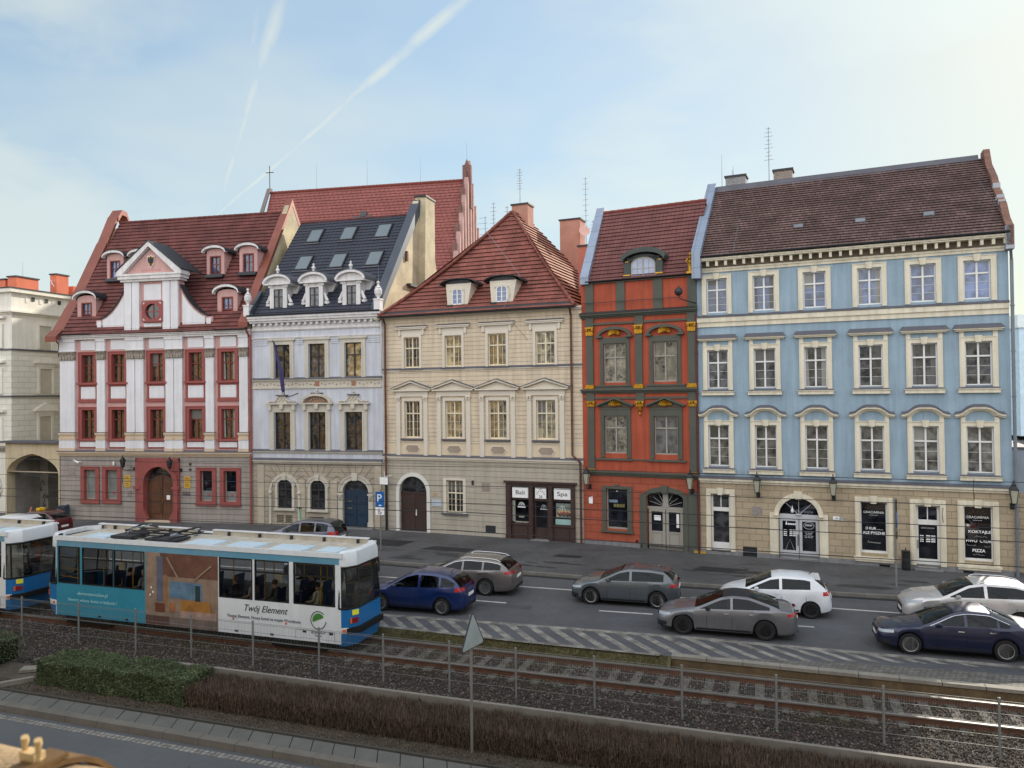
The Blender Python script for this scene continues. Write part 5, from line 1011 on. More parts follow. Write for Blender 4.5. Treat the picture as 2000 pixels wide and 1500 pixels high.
for (x0, x1, z0) in ((4.55, 9.10, 14.9),):
    mb.box(x0 + .2, x1 - .2, -.42, .3, z0, z0 + .14, 2); mb.box(x0 + .08, x1 - .08, -.52, .3, z0 + .14, z0 + .34, 2); mb.box(x0, x1, -.58, .3, z0 + .34, z0 + .46, 2)
mb.prism([(5.0, 15.36), (8.65, 15.36), (6.82, 16.9)], -.3, .3, 0)
for s_ in (-1, 1):
    e = 6.82 + s_*2.25; mb.prism([(e, 15.34), (e, 15.50), (6.82, 17.32), (6.82, 17.02), (6.82 + s_*1.85, 15.34)][::s_], -.56, .3, 2); mb.prism([(e + s_*.05, 15.50), (6.82, 17.32), (6.82, 17.38), (e + s_*.05, 15.58)][::s_], -.6, 1.5, 3)
gb = mb.build('centre_gable', [pink, wh, wtrim, dkmetal], A_)
for pts in (vl[3:], vr[3:]):
    mb = MB()
    for i in range(len(pts) - 1): p, q = pts[i], pts[i+1]; mb.hexa([(p[0], -.2, p[1]), (p[0], .35, p[1]), (p[0], .35, p[1] + .07), (p[0], -.2, p[1] + .07)], [(q[0], -.2, q[1]), (q[0], .35, q[1]), (q[0], .35, q[1] + .07), (q[0], -.2, q[1] + .07)])
    mb.build('volute_flashing', dkmetal, gb)
mb = MB(); n = 24; cx, cz, R1 = 6.93, 13.03, .50                      # round attic window in a red square
for k in range(n):
    a0, a1 = 2*PI*k/n, 2*PI*(k + 1)/n
    def sq(a_): c, s_ = math.cos(a_), math.sin(a_); m_ = max(abs(c), abs(s_)); return (cx + .72*c/m_, cz + .64*s_/m_)
    mb.prism([(cx + R1*math.cos(a0), cz + R1*.95*math.sin(a0)), (cx + R1*math.cos(a1), cz + R1*.95*math.sin(a1)), sq(a1), sq(a0)], -.36, -.18)
mb.box(cx - .025, cx + .025, -.24, -.2, cz - .48, cz + .48); mb.box(cx - .48, cx + .48, -.24, -.2, cz - .025, cz + .025); wr = mb.build('round_window', rosered, gb)
mb = MB(); mb.prism([(cx + .52*math.cos(2*PI*k/n), cz + .5*math.sin(2*PI*k/n)) for k in range(n)], -.2, -.185); mb.build('pane', MATS['glass_brown'], wr)
mb = MB()
for sx in (-1, 1):
    for sz in (-1, 1): mb.prism([(cx + sx*.62, cz + sz*.55), (cx + sx*.48, cz + sz*.55), (cx + sx*.62, cz + sz*.42)][::sx*sz], -.375, -.36)
mb.build('corner_star', wh, wr)
mb = MB(); sh = [(6.62, 16.45), (6.66, 16.05), (6.74, 15.86), (6.88, 15.72), (7.02, 15.86), (7.10, 16.05), (7.14, 16.45), (6.98, 16.42), (6.88, 16.5), (6.78, 16.42)]
mb.prism(sh, -.36, -.3, 0); mb.prism([(6.88 + (x - 6.88)*.85, 16.1 + (z - 16.1)*.85) for x, z in sh], -.38, -.36, 1)
for s_ in (-1, 1): mb.prism([(6.88 + s_*.03, 16.2), (6.88 + s_*.17, 16.38), (6.88 + s_*.2, 16.2), (6.88 + s_*.16, 16.0), (6.88 + s_*.05, 15.98)][::s_], -.40, -.38, 2)
mb.prism([(6.83, 16.4), (6.93, 16.4), (6.95, 16.1), (6.92, 15.85), (6.88, 15.82), (6.84, 15.85), (6.81, 16.1)], -.41, -.38, 2); mb.build('eagle_shield', [wh, gold, blackiron], gb)
bars(gb, 6.85, 15.5, 1.35, .14, M('faded_red_letters', (176, 128, 124), rough=.8), -.302, 10)
# dormers
for xc, z, yf, hh in ((2.55, 15.55, 1.85, 0), (4.45, 15.55, 1.85, 0), (9.85, 15.5, 1.85, 0), (12.15, 15.55, 1.85, 0), (1.68, 12.66, .35, .1), (11.62, 12.66, .35, .1)):
    w_ = .62 + hh*.6; mb = MB(); top = z + 1.42
    mb.box(xc - w_, xc - .38, yf, yf + 1.6, z, top); mb.box(xc + .38, xc + w_, yf, yf + 1.6, z, top); mb.box(xc - .38, xc + .38, yf, yf + 1.6, z + 1.18, top); mb.box(xc - .38, xc + .38, yf + .2, yf + 1.6, z, z + 1.18)
    mb.prism(arch(xc - w_, xc + w_, top, top + .22, 8), yf, yf + 1.2)
    c0 = arch(xc - w_ - .22, xc + w_ + .22, top + .0, top + .40 + hh, 12); q0 = arch(xc - w_ - .16, xc + w_ + .16, top - .06, top + .25 + hh, 12)
    for k in range(12): mb.prism([q0[k], q0[k+1], c0[k+1], c0[k]], yf - .25, yf + .05, 1)
    c1 = [(p[0], p[1] + .03) for p in c0]
    for k in range(12): mb.prism([c0[k], c0[k+1], c1[k+1], c1[k]], yf - .27, yf + 1.9, 2)
    for k in range(12): mb.prism([q0[k], q0[k+1], c0[k+1], c0[k]], yf + .06, yf + 1.8, 2)
    mb.hexa([(xc - w_, yf - .3, z - .22), (xc + w_, yf - .3, z - .22), (xc + w_, yf + .1, z - .22), (xc - w_, yf + .1, z - .22)], [(xc - w_, yf - .12, z), (xc + w_, yf - .12, z), (xc + w_, yf + .1, z), (xc - w_, yf + .1, z)], 2)
    do = mb.build('dormer', [pink, wtrim, dkmetal], A_)
    mb = MB(); a, b = xc - .38, xc + .38; mb.box(a, a + .09, yf - .03, yf + .12, z, z + 1.18); mb.box(b - .09, b, yf - .03, yf + .12, z, z + 1.18); mb.box(a + .09, b - .09, yf - .03, yf + .12, z + 1.1, z + 1.18); mb.box(xc - .03, xc + .03, yf + .06, yf + .12, z, z + 1.1); mb.box(a + .09, b - .09, yf + .065, yf + .12, z + .62, z + .66); mb.box(a, b, yf - .02, yf + .12, z, z + .05); wo = mb.build('window', redwood, do)
    mb = MB(); mb.face([(a, yf + .1, z), (b, yf + .1, z), (b, yf + .1, z + 1.18), (a, yf + .1, z + 1.18)]); mb.build('pane', gl_sky, wo)
# ground-floor windows, portal, door, plates
frost = M('frosted_pane', (140, 148, 146), k=.9, rough=.15, var=.2, vs=2)
for i, (a, b, z0, z1) in enumerate([g[:4] for g in gA[:4]]):
    mb = MB(); t = .26
    for q in ((a - t, a), (b, b + t)): mb.box(q[0], q[1], -.08, 0, z0 - .18, z1 + .2)
    mb.box(a, b, -.08, 0, z1, z1 + .2); mb.box(a, b, -.08, 0, z0 - .18, z0); mb.box(a - t, b + t, -.11, -.08, z1 + .14, z1 + .2); mb.box(a - t - .03, b + t + .03, -.13, 0, z0 - .24, z0 - .16); mb.build('window_surround', rosered, A_)
    mb = MB(); mb.box(a, a + .05, .16, .2, z0, z1); mb.box(b - .05, b, .16, .2, z0, z1); mb.box(a + .05, b - .05, .16, .2, z0, z0 + .06); wo = mb.build('window', greyw, A_)
    mb = MB(); zm = z0 + .62; mb.face([(a, .19, z0), (b, .19, z0), (b, .19, zm), (a, .19, zm)], 0); mb.face([(a, .19, zm), (b, .19, zm), (b, .19, z1), (a, .19, z1)], 0 if i < 2 else 1); mb.build('pane', [frost, gl_shop], wo)
    if i > 0: mb = MB(); c = (a + b)/2; mb.prism([(c - .12, zm - .12), (c, zm - .38), (c + .12, zm - .12), (c, zm - .2)], .18, .186); mb.build('sticker', M('red_sticker', (170, 70, 80), var=0), wo)
mb = MB()
mb.ring(6.14, 8.21, 2.45, 3.5, .3, -.22, .0, k=18, leg=.1); mb.box(5.55, 8.52, -.05, 0, 2.2, 4.05)if 0 else None
for (a, b) in ((5.52, 5.86), (8.48, 8.56)): mb.box(a, b, -.14, 0, .1, 4.02)
mb.box(5.52, 8.56, -.14, 0, 3.78, 4.02); mb.archfill(5.84, 8.51, 2.45, 3.78, -.14, .14, 0, 18, 3.79)
for q in (5.46, 8.13): mb.box(q, q + .46, -.26, 0, 2.12, 2.28)
for (a, b, s_) in ((5.84, 6.42, 1), (7.93, 8.51, -1)): mb.prism([(a, .1), (b, .1), (b if s_ < 0 else b, .35), (b - .28 if s_ > 0 else b, .85), (a if s_ > 0 else a + .28, .85), (a, .35)], -.24, -.0)
for k in range(6): a_ = PI*(k + .5)/6; mb.tube([(7.17 + 1.35*math.cos(a_), -.145, 2.45 + 1.35*math.sin(a_)), (7.17 + 1.7*math.cos(a_), -.145, min(4.0, 2.45 + 1.75*math.sin(a_)))], .012, 4)
mb.build('portal', rosered, A_)
doorw = M('brown_plank_door', (98, 66, 48), k=1.1, rough=.6, var=.2, vs=3, brick=(.14, 50, .008, 0), dark=.6)
mb = MB(); ad = arch(6.14, 8.21, 2.1, 2.95, 16); mb.prism([(8.21, .15), (6.14, .15)] + ad, .2, .26)
for (a, b) in ((6.22, 7.13), (7.21, 8.13)): mb.box(a, b, .17, .2, .22, .5); mb.box(a + .06, b - .06, .17, .2, .6, 1.25); mb.box(a + .06, b - .06, .17, .2, 1.35, 2.2)
mb.box(7.14, 7.2, .15, .2, .15, 2.9); dA = mb.build('door', doorw, A_)
mb = MB(); mb.face([(p[0], .27, p[1]) for p in [(8.21, 2.0), (6.14, 2.0)] + arch(6.14, 8.21, 2.45, 3.5, 16)]); mb.build('fanlight', gl_dark, dA)
mb = MB(); mb.box(7.5, 7.74, .155, .168, 1.45, 1.72); mb.build('notice', white_sign, dA); mb = MB(); mb.tube([(7.26, .12, 1.3), (7.26, .12, 1.5)], .02, 6); mb.build('handle', gold, dA)
mb = MB(); mb.box(6.3, 8.05, -.3, .1, .0, .2); mb.build('door_step', sandtrim, A_)
brass = M('brass_plate', (206, 168, 70), rough=.4, metal=.4, var=.15, vs=6)
for (x0, z0) in ((4.68, 2.60), (4.68, 2.20), (8.85, 2.58), (8.85, 2.2)):
    mb = MB(); mb.box(x0, x0 + .42, -.03, 0, z0, z0 + .33); pz = mb.build('brass_plaque', brass, A_); bars(pz, x0 + .21, z0 + .2, .28, .05, M('brown_engraving', (120, 88, 34), var=0), -.03, 1); bars(pz, x0 + .21, z0 + .1, .3, .04, MATS['brown_engraving'], -.03, 3)
mb = MB()
for k in range(5): x = 8.72 + .11*k; mb.tube([(x, -.01, 1.75), (x + .05, -.01, 2.0), (x + .1, -.01, 1.72), (x + .02, -.01, 1.85)], .012, 4)
for k in range(3): x = 4.9 + .1*k; mb.tube([(x, -.01, 1.6), (x + .08, -.01, 1.95)], .008, 4)
mb.build('graffiti', M('graffiti_black', (50, 50, 56), var=0), A_)
mb = MB(); mb.tube([(1.5, 0, 3.75), (1.5, -.1, 3.75), (1.35, -.3, 3.82)], .035, 6); mb.tube([(1.62, -.32, 3.72), (1.22, -.28, 3.88)], .05, 6); mb.lathe([(.05, 0), (.07, .18), (.03, .24)], (3.95, -.08, 3.55), 8); mb.build('security_camera', white_sign, A_)
mb = MB(); mb.box(9.2, 9.33, -.05, 0, 3.6, 3.72); mb.box(9.2, 9.33, -.05, 0, 3.28, 3.4); mb.build('alarm_box', dkmetal, A_)
mb = MB(); mb.box(.62, 1.05, -.02, 0, 2.95, 3.35); mb.build('faded_plaque', MATS['faded_plaque'], A_)
downpipe(A_, [(-.2, -.5, 11.7), (.02, -.1, 11.2), (.02, -.1, 10.4)], pipe_br, .05); downpipe(A_, [(LA - .1, -.5, 11.7), (LA - .08, -.1, 11.3), (LA - .08, -.1, .0)], M('red_pipe', (140, 78, 70), rough=.6), .065)

# ================================================================ grey-cream building on the left with the archway
G_ = thing('corner_building', 'cream-grey rendered corner building with blind windows left of the archway', 'building', (-33.6, 51.6, 0), 0, None)
gpl = M('cream_grey_render', (210, 207, 198), k=1.2, rough=.85, var=.06, streak=.06)
gbr = M('cream_channelled_render', (206, 204, 194), k=1.2, rough=.85, var=.05, brick=(.9, .37, .012, .5), dark=.65)
gbr2 = M('cream_channelled_side', (206, 204, 194), k=1.2, rough=.85, var=.05, brick=(.9, .37, .012, .5, 'YZ'), dark=.65)
G_.rotation_euler[2] = rad(-17.4)
mb = MB(); mb.box(-14, 0, 0, 16, -.1, 11.1, 1); mb.box(-14, 0, 0, 16, 11.1, 13.6, 0); mb.build('wall', [gpl, gbr2], G_)
mb = MB(); mb.box(-13.99, -.01, -.03, 0, 0, 11.1, 0); mb.box(-13.99, -.01, -.06, 0, 0, 4.2, 1); mb.build('front_facing', [gbr, gpl], G_)
def bandG(z0, z1, o, m=gpl): mb = MB(); mb.box(-14 - o, o, -o, 16 + o, z0, z1); return mb
for z0, z1, o in ((11.05, 11.16, .10), (7.9, 8.0, .12)): bandG(z0, z1, o).build('string_course', lead, G_)
mb = bandG(13.5, 13.62, .12); mb.box(-14.3, .3, -.3, 16.3, 13.62, 13.75); mb.box(-14.1, .1, -.1, 16.1, 13.75, 14.95); mb.box(-14.35, .35, -.35, 16.35, 14.95, 15.2)
for i in range(14):
    y = 1.45 + i*1.05; mb.box(.1, .13, y - .5, y - .32, 14.35, 14.85)
mb.build('attic', gpl, G_)
mb = MB(); mb.box(-14.4, .4, -.4, 16.4, 15.2, 15.27)
for i in range(8): y = 1.5 + i*1.05; mb.box(.13, .135, y - .13, y + .13, 14.48, 14.76)
mb.build('attic_opening', dkmetal, G_)
mb = MB(); mb.box(-6.1, -.02, -.12, 0, 4.2, 4.62)
for k in range(24): x = -5.9 + k*.25; mb.tube([(x, -.14, 4.3), (x + .12, -.14, 4.5), (x + .2, -.14, 4.32)], .03, 4)
mb.build('ornamental_frieze', capst, G_)
shut = M('pale_blind', (178, 172, 158), rough=.7, var=.1)
for (y0, y1, z0, z1, ped) in ((2.05, 3.0, 11.2, 12.86, 0), (2.08, 3.05, 8.1, 9.86, 1), (2.05, 2.98, 4.86, 6.53, 2)):
    mb = MB(); mb.box(.0, .10, y0 - .16, y0, z0, z1 + .14); mb.box(.0, .10, y1, y1 + .16, z0, z1 + .14); mb.box(.0, .10, y0, y1, z1, z1 + .14)
    if ped: mb.box(.0, .24, y0 - .45, y1 + .45, z1 + .36, z1 + .50); mb.box(.0, .14, y0 - .2, y1 + .2, z1 + .14, z1 + .36)
    if ped == 2: mb.prism([(y0 - .45, z1 + .5), (y1 + .45, z1 + .5), ((y0 + y1)/2, z1 + .95)], 0, .2, 0, 'x')
    wo = mb.build('window_surround', gpl, G_); mb = MB(); mb.box(.01, .03, y0, y1, z0, z1); mb.build('blind_window', shut, wo)
    mb = MB(); mb.box(-1.6, -.75, -.12, -.03, z0, z1); mb.box(-1.9, -.5, -.28, -.03, z1 + .34, z1 + .5); mb.build('window_surround', gpl, G_)
ochm = M('orange_chimney_render', (200, 112, 86), rough=.85, var=.1)
chimney(G_, -1.1, -.3, .6, 2.3, 15.1, 16.1, ochm, dkmetal); chimney(G_, -2.1, -1.3, .6, 1.6, 15.1, 15.95, ochm, dkmetal)
mb = MB(); mb.box(-.5, .0, 4.9, 7.5, 15.1, 16.0); mb.build('roof_block', ochm, G_)
chimney(G_, -.6, .0, 3.5, 4.5, 15.1, 16.65, ochm, dkmetal); rod(G_, -.8, 1.5, 16.1, 17.3); mb = MB(); mb.tube([(-.5, 3.47, 16.3), (-.35, 3.47, 15.9), (-.15, 3.47, 16.2), (-.4, 3.47, 16.1), (-.2, 3.47, 15.8)], .025, 4); mb.build('graffiti', white_sign, G_)
R_ = thing('gateway', 'low ochre gateway wall with a wide pointed arch and graffiti inside', 'gateway', (-33.4, 50.6, 0), math.atan2(48.95 - 50.6, -28.85 + 33.4), None); LR = math.hypot(48.95 - 50.6, 4.55)
gat = M('ochre_gateway_plaster', (190, 176, 148), k=1.1, rough=.9, var=.14, streak=.12)
inn = M('passage_plaster', (142, 138, 132), k=1.1, rough=.9, var=.22, vs=1.4)
mb = MB(); mb.box(0, .12, 0, .6, 0, 4.9); mb.box(LR - .12, LR, 0, .6, 0, 4.9); mb.wall(.12, LR - .12, 3.0, 4.9, [(.12, LR - .12, 3.0, 4.2, 1)], dep=.6); mb.archfill(.12, LR - .12, 2.95, 4.2, 0, .6, 0, 18, 4.2, pt=.25); mb.face([(.1, .6, 4.0), (LR - .1, .6, 4.0), (LR - .1, .6, 4.9), (.1, .6, 4.9)]); mb.build('arch_wall', gat, R_)
mb = MB(); mb.box(-.2, LR + .1, -.25, .9, 4.9, 5.02); mb.build('coping', lead, R_)
mb = MB(); mb.box(-.1, .1, .6, 7, 0, 4.5); mb.box(.1, LR, 6.2, 6.6, 0, 4.5); mb.box(LR - .1, LR + .1, .6, 7, 0, 4.5); mb.box(-.1, LR + .1, .6, 7, 4.5, 4.6); mb.box(.1, .85, 2.4, 6.2, 0, 3.8); mb.box(.1, 1.9, 4.6, 6.2, 0, 4.2); mb.build('passage_wall', inn, R_)
mb = MB(); mb.box(2.35, 3.2, 6.12, 6.2, 1.9, 3.9); mb.box(2.25, 3.3, 6.16, 6.19, 1.8, 4.0, 1); mb.build('dark_window', [blackiron, inn], R_)
mb = MB(); rg = random.Random(3)
for k in range(60):
    x = rg.uniform(.2, LR - .3); y = 6.18 if x > 1.9 else 4.58 if x > .85 else 2.38; z = rg.uniform(.5, 1.9); pts = [(x, y, z)]
    for q in range(4): pts.append((pts[-1][0] + rg.uniform(-.18, .2), y - .01*q, pts[-1][2] + rg.uniform(-.3, .3)))
    mb.tube(pts, .02, 4)
mb.build('graffiti', M('graffiti_dark', (60, 60, 62), var=0), R_)

# ================================================================ church behind the row
K_ = thing('church', 'tall brick church with a long red tiled roof rising behind the lilac house', 'church', (-23.2, 72.0, 0), rad(-11), None)
bch = M('gothic_brick', (138, 104, 98), k=1.05, rough=.9, var=.22, vs=.6, brick=(.3, .1, .012), dark=.85); LK = 20.0
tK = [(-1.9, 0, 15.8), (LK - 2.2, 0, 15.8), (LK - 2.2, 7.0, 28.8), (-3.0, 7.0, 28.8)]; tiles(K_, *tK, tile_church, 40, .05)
mb = MB(); mb.box(-3, LK - 2, 0.2, 14, 0, 15.8); mb.face([tK[3], tK[2], (LK - 2.2, 14, 15.8), (-2, 14, 15.8)]); mb.build('nave_wall', bch, K_)
mb = MB(); mb.prism([(6.7, 28.9), (-.5, 15.4), (-.5, 15.9), (6.8, 29.3), (7.2, 29.3), (7.2, 28.8)], -3.3, -2.9, 0, 'x'); mb.build('left_gable_coping', M('grey_stone_coping', (116, 108, 106), rough=.85), K_)
mb = MB(); Z = lambda y: 28.8 - abs(y - 7)*13/7
for i in range(13):
    y = .6 + i*1.07; h = Z(y) + .9; a, b = y - .5, y + .57
    mb.box(LK - 2.3, LK - 1.95, a, b, 12, h); mb.box(LK - 1.95, LK - 1.62, y - .2, y + .2, 12, h + .35, 1); mb.prism([(y - .2, h + .35), (y + .2, h + .35), (y, h + 1.1)], LK - 2.0, LK - 1.62, 1, 'x')
mb.box(LK - 2.4, LK - 1.55, 6.75, 7.25, 26, 30.3, 0); mb.lathe([(.3, 0), (.0, .7)], (LK - 2.0, 7, 30.3), 4, 0, PI/4); mb.build('stepped_gable', [bch, M('pale_pink_rib', (170, 138, 132), rough=.9, var=.15)], K_)
ridge(K_, [(-2.9, 7, 28.85), (LK - 2.3, 7, 28.85)], .16, ridge_m)
for x in (2.1, 7.6, 13.2): rod(K_, x, 7, 28.9, 31.6)
rod(K_, LK - 2.0, 7, 30.9, 32.6)
mb = MB(); mb.tube([(-3.1, 7, 29.2), (-3.1, 7, 31.7)], .045, 6); mb.tube([(-3.55, 7, 31.0), (-2.65, 7, 31.0)], .04, 6); mb.build('cross', blackiron, K_)
mb = MB(); nK = Vector((0, -13, 7)).normalized(); uK = Vector((0, 7, 13)).normalized(); cK = Vector((7.9, 5.0, 15.8 + 5*13/7)) + nK*.12
for (a, b, c, d) in ((-.3, .3, -1.1, .9), (-.95, .95, -.3, .3)):
    q = lambda X, U, H: tuple(cK + Vector((X, 0, 0)) + uK*U + nK*H)
    mb.hexa([q(a, c, 0), q(b, c, 0), q(b, d, 0), q(a, d, 0)], [q(a, c, .06), q(b, c, .06), q(b, d, .06), q(a, d, .06)])
mb.build('roof_cross_pattern', M('slate_cross', (70, 72, 76), rough=.7), K_)
# ================================================================ ground, road, tracks, planting
def sheet(name, pts, z, mat):
    me = bpy.data.meshes.new(name); me.from_pydata([(p[0], p[1], z) for p in pts], [], [tuple(range(len(pts)))]); me.materials.append(mat); return struct(link(name, me))
def band(name, a, b, z, mat, z2=None):
    """strip between two polylines"""
    mb = MB()
    for i in range(len(a) - 1): mb.face([(*a[i], z), (*a[i+1], z), (*b[i+1], z if z2 is None else z2), (*b[i], z if z2 is None else z2)])
    return mb.build(name, mat)
def F2(s, d): return F(s, d)[:2]
asph = M('asphalt', (104, 105, 110), k=.62, rough=.7, var=.22, vs=.5, bump=.35, bs=60)
asph2 = M('old_asphalt_pavement', (98, 98, 100), k=.68, rough=.8, var=.30, vs=.45, bump=.4, bs=40)
asph3 = M('patched_asphalt', (52, 53, 58), k=.5, rough=.75, var=.15, bump=.3, bs=50)
asphn = M('near_road_asphalt', (112, 114, 118), k=.62, rough=.7, var=.12, vs=.5, bump=.4, bs=60)
soil = M('soil', (96, 86, 76), k=.7, rough=.95, var=.35, vs=2, bump=.8, bs=18)
earth = M('open_ground', (110, 106, 100), k=.7, rough=.95, var=.25, vs=.1)
concr = M('concrete_kerb', (136, 132, 124), k=.75, rough=.85, var=.2, vs=2, brick=(1.0, 50, .012, 0, 'XZ'), dark=.6)
paint = M('road_paint', (196, 194, 190), k=.85, rough=.7, var=.18, vs=3)
paintw = M('worn_road_paint', (150, 146, 140), k=.78, rough=.85, var=.6, vs=2.5)
ballm = M('ballast_bed', (72, 66, 62), k=.55, rough=.95, var=.35, vs=6, bump=1, bs=25)
stonem = M('ballast_stone', (118, 106, 96), k=.58, rough=.9, var=.45, vs=3)
steel = M('rail_steel', (140, 134, 130), rough=.5, metal=.7, var=.15)
rust = M('rusty_rail_web', (104, 72, 56), k=.9, rough=.85, var=.3, vs=4)
galv = M('galvanised_steel', (150, 152, 150), k=.8, rough=.6, metal=.3, var=.1)
sheet('ground', [(-1500, -1500), (1500, -1500), (1500, 3000), (-1500, 3000)], -.75, earth)
kerb = [(-90, 62), (-60, 51.8), (-45, 47.2), (-25, 41.3), (-15, 38.3), (-6.28, 35.53), (3.01, 32.04), (7.22, 30.57), (14.11, 28.44), (30, 23.3), (60, 13.5)]
near = [F2(s, 1.22) for s in (-90, -60, -45, -27, -17, -6, 4.5, 9, 17, 32, 60)]
struct(band('road', near, kerb, 0, asph)); 
far = [(x + 12, y + 40) for x, y in kerb]
struct(band('pavement', kerb, far, .12, asph2))
def kerbline(name, pts, w_, z0, z1, mat, side=1):
    mb = MB(); n = len(pts); P = [Vector((p[0], p[1], 0)) for p in pts]; N = []
    for i in range(n): d = (P[min(i+1, n-1)] - P[max(i-1, 0)]).normalized(); N.append(Vector((-d.y, d.x, 0))*side)
    for i in range(n - 1):
        a, b, c, d = P[i], P[i+1], P[i+1] + N[i+1]*w_, P[i] + N[i]*w_
        mb.hexa([(a.x, a.y, z0), (b.x, b.y, z0), (c.x, c.y, z0), (d.x, d.y, z0)], [(a.x, a.y, z1), (b.x, b.y, z1), (c.x, c.y, z1), (d.x, d.y, z1)])
    return struct(mb.build(name, mat))
kerbline('kerb', [(x, y) for x, y in kerb], .16, -.1, .126, concr, -1)
off = lambda pts, dy: [(x + dy*.3, y + dy) for x, y in pts]
kerbline('gutter_strip', off(kerb, -.42), .22, -.05, .006, asph3, 1)
def paintline(pts, w_, z=.006, mat=paint, name='road_marking'):
    mb = MB(); P = [Vector((p[0], p[1], 0)) for p in pts]; n = len(P)
    for i in range(n - 1):
        d = (P[i+1] - P[i]).normalized(); q = Vector((-d.y, d.x, 0))*w_/2; a, b, c, e = P[i] - q, P[i+1] - q, P[i+1] + q, P[i] + q
        mb.face([(a.x, a.y, z), (b.x, b.y, z), (c.x, c.y, z), (e.x, e.y, z)])
    return mb
L1 = [(-70, 54.5), (-45, 44.3), (-25, 38.6), (-15, 35.7), (-5.76, 32.8), (6.78, 28.7), (13.2, 26.6), (30, 21.3), (60, 11.5)]
mb = paintline(L1, .14)
for (a, b) in (((-1.67, 28.9), (-.3, 28.42)), ((2.99, 27.28), (4.8, 26.77)), ((8.9, 25.38), (9.75, 25.11)), ((-6.4, 30.5), (-4.6, 29.9)), ((-11.2, 32.1), (-9.4, 31.5)), ((13.6, 23.9), (15.4, 23.3)), ((-16, 33.7), (-14.2, 33.1)), ((18.5, 22.3), (20.3, 21.7))):
    q = paintline([a, b], .13); o_ = len(mb.v); mb.v += q.v; mb.f += [tuple(i + o_ for i in f) for f in q.f]; mb.m += q.m
struct(mb.build('road_marking', paint))
mb = MB()                                               # manhole covers and a gully
for (x, y, r_) in ((-1.5, 31.0, .33), (6.2, 27.0, .33), (9.5, 27.9, .28)): mb.face([(x + r_*math.cos(2*PI*k/18), y + r_*math.sin(2*PI*k/18), .007) for k in range(18)])
struct(mb.build('manhole_cover', M('cast_iron_cover', (70, 68, 66), k=.5, rough=.6, metal=.3, var=.2, brick=(.08, .08, .02, 0, 'XY'), dark=.5)))
mb = MB(); rg = random.Random(33)
for k in range(9):
    x = rg.uniform(-8, 15); y = 31 - .33*x + rg.uniform(-4.2, -.2); w_ = rg.uniform(.5, 2.2); z = .0014 + k*.0004; mb.face([(x, y, z), (x + w_, y - .31*w_, z), (x + w_*1.05, y - .31*w_ + rg.uniform(.2, .6), z), (x + .1, y + rg.uniform(.25, .6), z)])
struct(mb.build('road_repair', M('road_repair_asphalt', (97, 98, 103), k=.6, rough=.8, var=.2, bump=.4, bs=50)))
mb = MB(); rg = random.Random(35)
for k in range(14):
    x, y = rg.uniform(-9, 15), rg.uniform(30.5, 37); y = on_(x) + rg.uniform(.8, 6.5) if 0 else 33.3 - .33*x + rg.uniform(1.2, 5.5); z = .1285 + k*.0006; p = [(x, y, z)]
    for i in range(6): x += rg.uniform(.05, .5); y += rg.uniform(-.35, .2); p.append((x, y, z))
    for i in range(6): a, b = Vector(p[i]), Vector(p[i+1]); q = (b - a).cross(Vector((0, 0, 1))).normalized()*rg.uniform(.008, .018); mb.face([a - q, b - q, b + q, a + q])
struct(mb.build('pavement_crack', M('crack_dark', (40, 40, 42), k=.5, rough=.9, var=.1)))
# hatched strip
hu = [(-12.0, 29.6), (-4.82, 27.15), (.4, 25.65), (5.67, 24.11), (10, 22.66), (14.02, 21.28), (30, 15.9)]; 
struct(paintline(hu, .26, .006, paintw).build('hatching_edge_line', paintw))
hl = [(-12.0, 28.2), (-4.59, 25.83), (-.2, 24.15), (4.24, 22.62)]; struct(paintline(hl, .16, .006, paintw).build('hatching_edge_line', paintw))
def on(pts, x):
    for i in range(len(pts) - 1):
        if pts[i][0] <= x <= pts[i+1][0]: t = (x - pts[i][0])/(pts[i+1][0] - pts[i][0]); return pts[i][1] + t*(pts[i+1][1] - pts[i][1])
    return pts[-1][1]
hl2 = hl + [(9.0, 21.55), (14, 19.9)]; mb = MB(); x = -11.5; rg = random.Random(5)
while x < 12.5:
    w_ = .30; sh = .75 + max(0, x)*.03; y0 = on(hu, x); end = 1.0 if x < 6 else max(.25, 1 - (x - 6)*.13)
    x2 = x + sh*end; yl = y0 + (on(hl2, x + sh) - y0)*end
    mb.face([(x, on(hu, x) - .1, .0065), (x + w_, on(hu, x + w_) - .1, .0065), (x2 + w_, yl - .33*w_, .0065), (x2, yl, .0065)]); x += .70
struct(mb.build('hatching_stripes', paintw))
setts = M('granite_setts', (140, 136, 130), k=.7, rough=.85, var=.25, vs=3, brick=(.17, .12, .012, .5, 'XY', .7), dark=.4, bump=.3)
sheet('sett_paving', [F2(5.2, 1.4), F2(30, 1.4), F2(30, 2.6), F2(13, 2.45), F2(9.2, 2.1)], .008, setts)
for (x0, x1, y0, y1) in ((-9.4, -5.2, 39.2, 40.9), (-4.6, -1.9, 37.4, 38.4), (1.8, 3.2, 35.6, 36.2), (7.6, 9.9, 32.3, 33.3), (-14, -9, 43.2, 44.0)):
    c_, s_ = math.cos(rad(-19)), math.sin(rad(-19)); cx, cy = (x0 + x1)/2, (y0 + y1)/2; hw, hh = (x1 - x0)/2, (y1 - y0)/2
    sheet('asphalt_patch', [(cx + a*hw*c_ - b*hh*s_, cy + a*hw*s_ + b*hh*c_) for a, b in ((-1, -.8), (.9, -1), (1, .7), (-.7, 1))], .126, asph3)
mb = MB(); rg = random.Random(11)
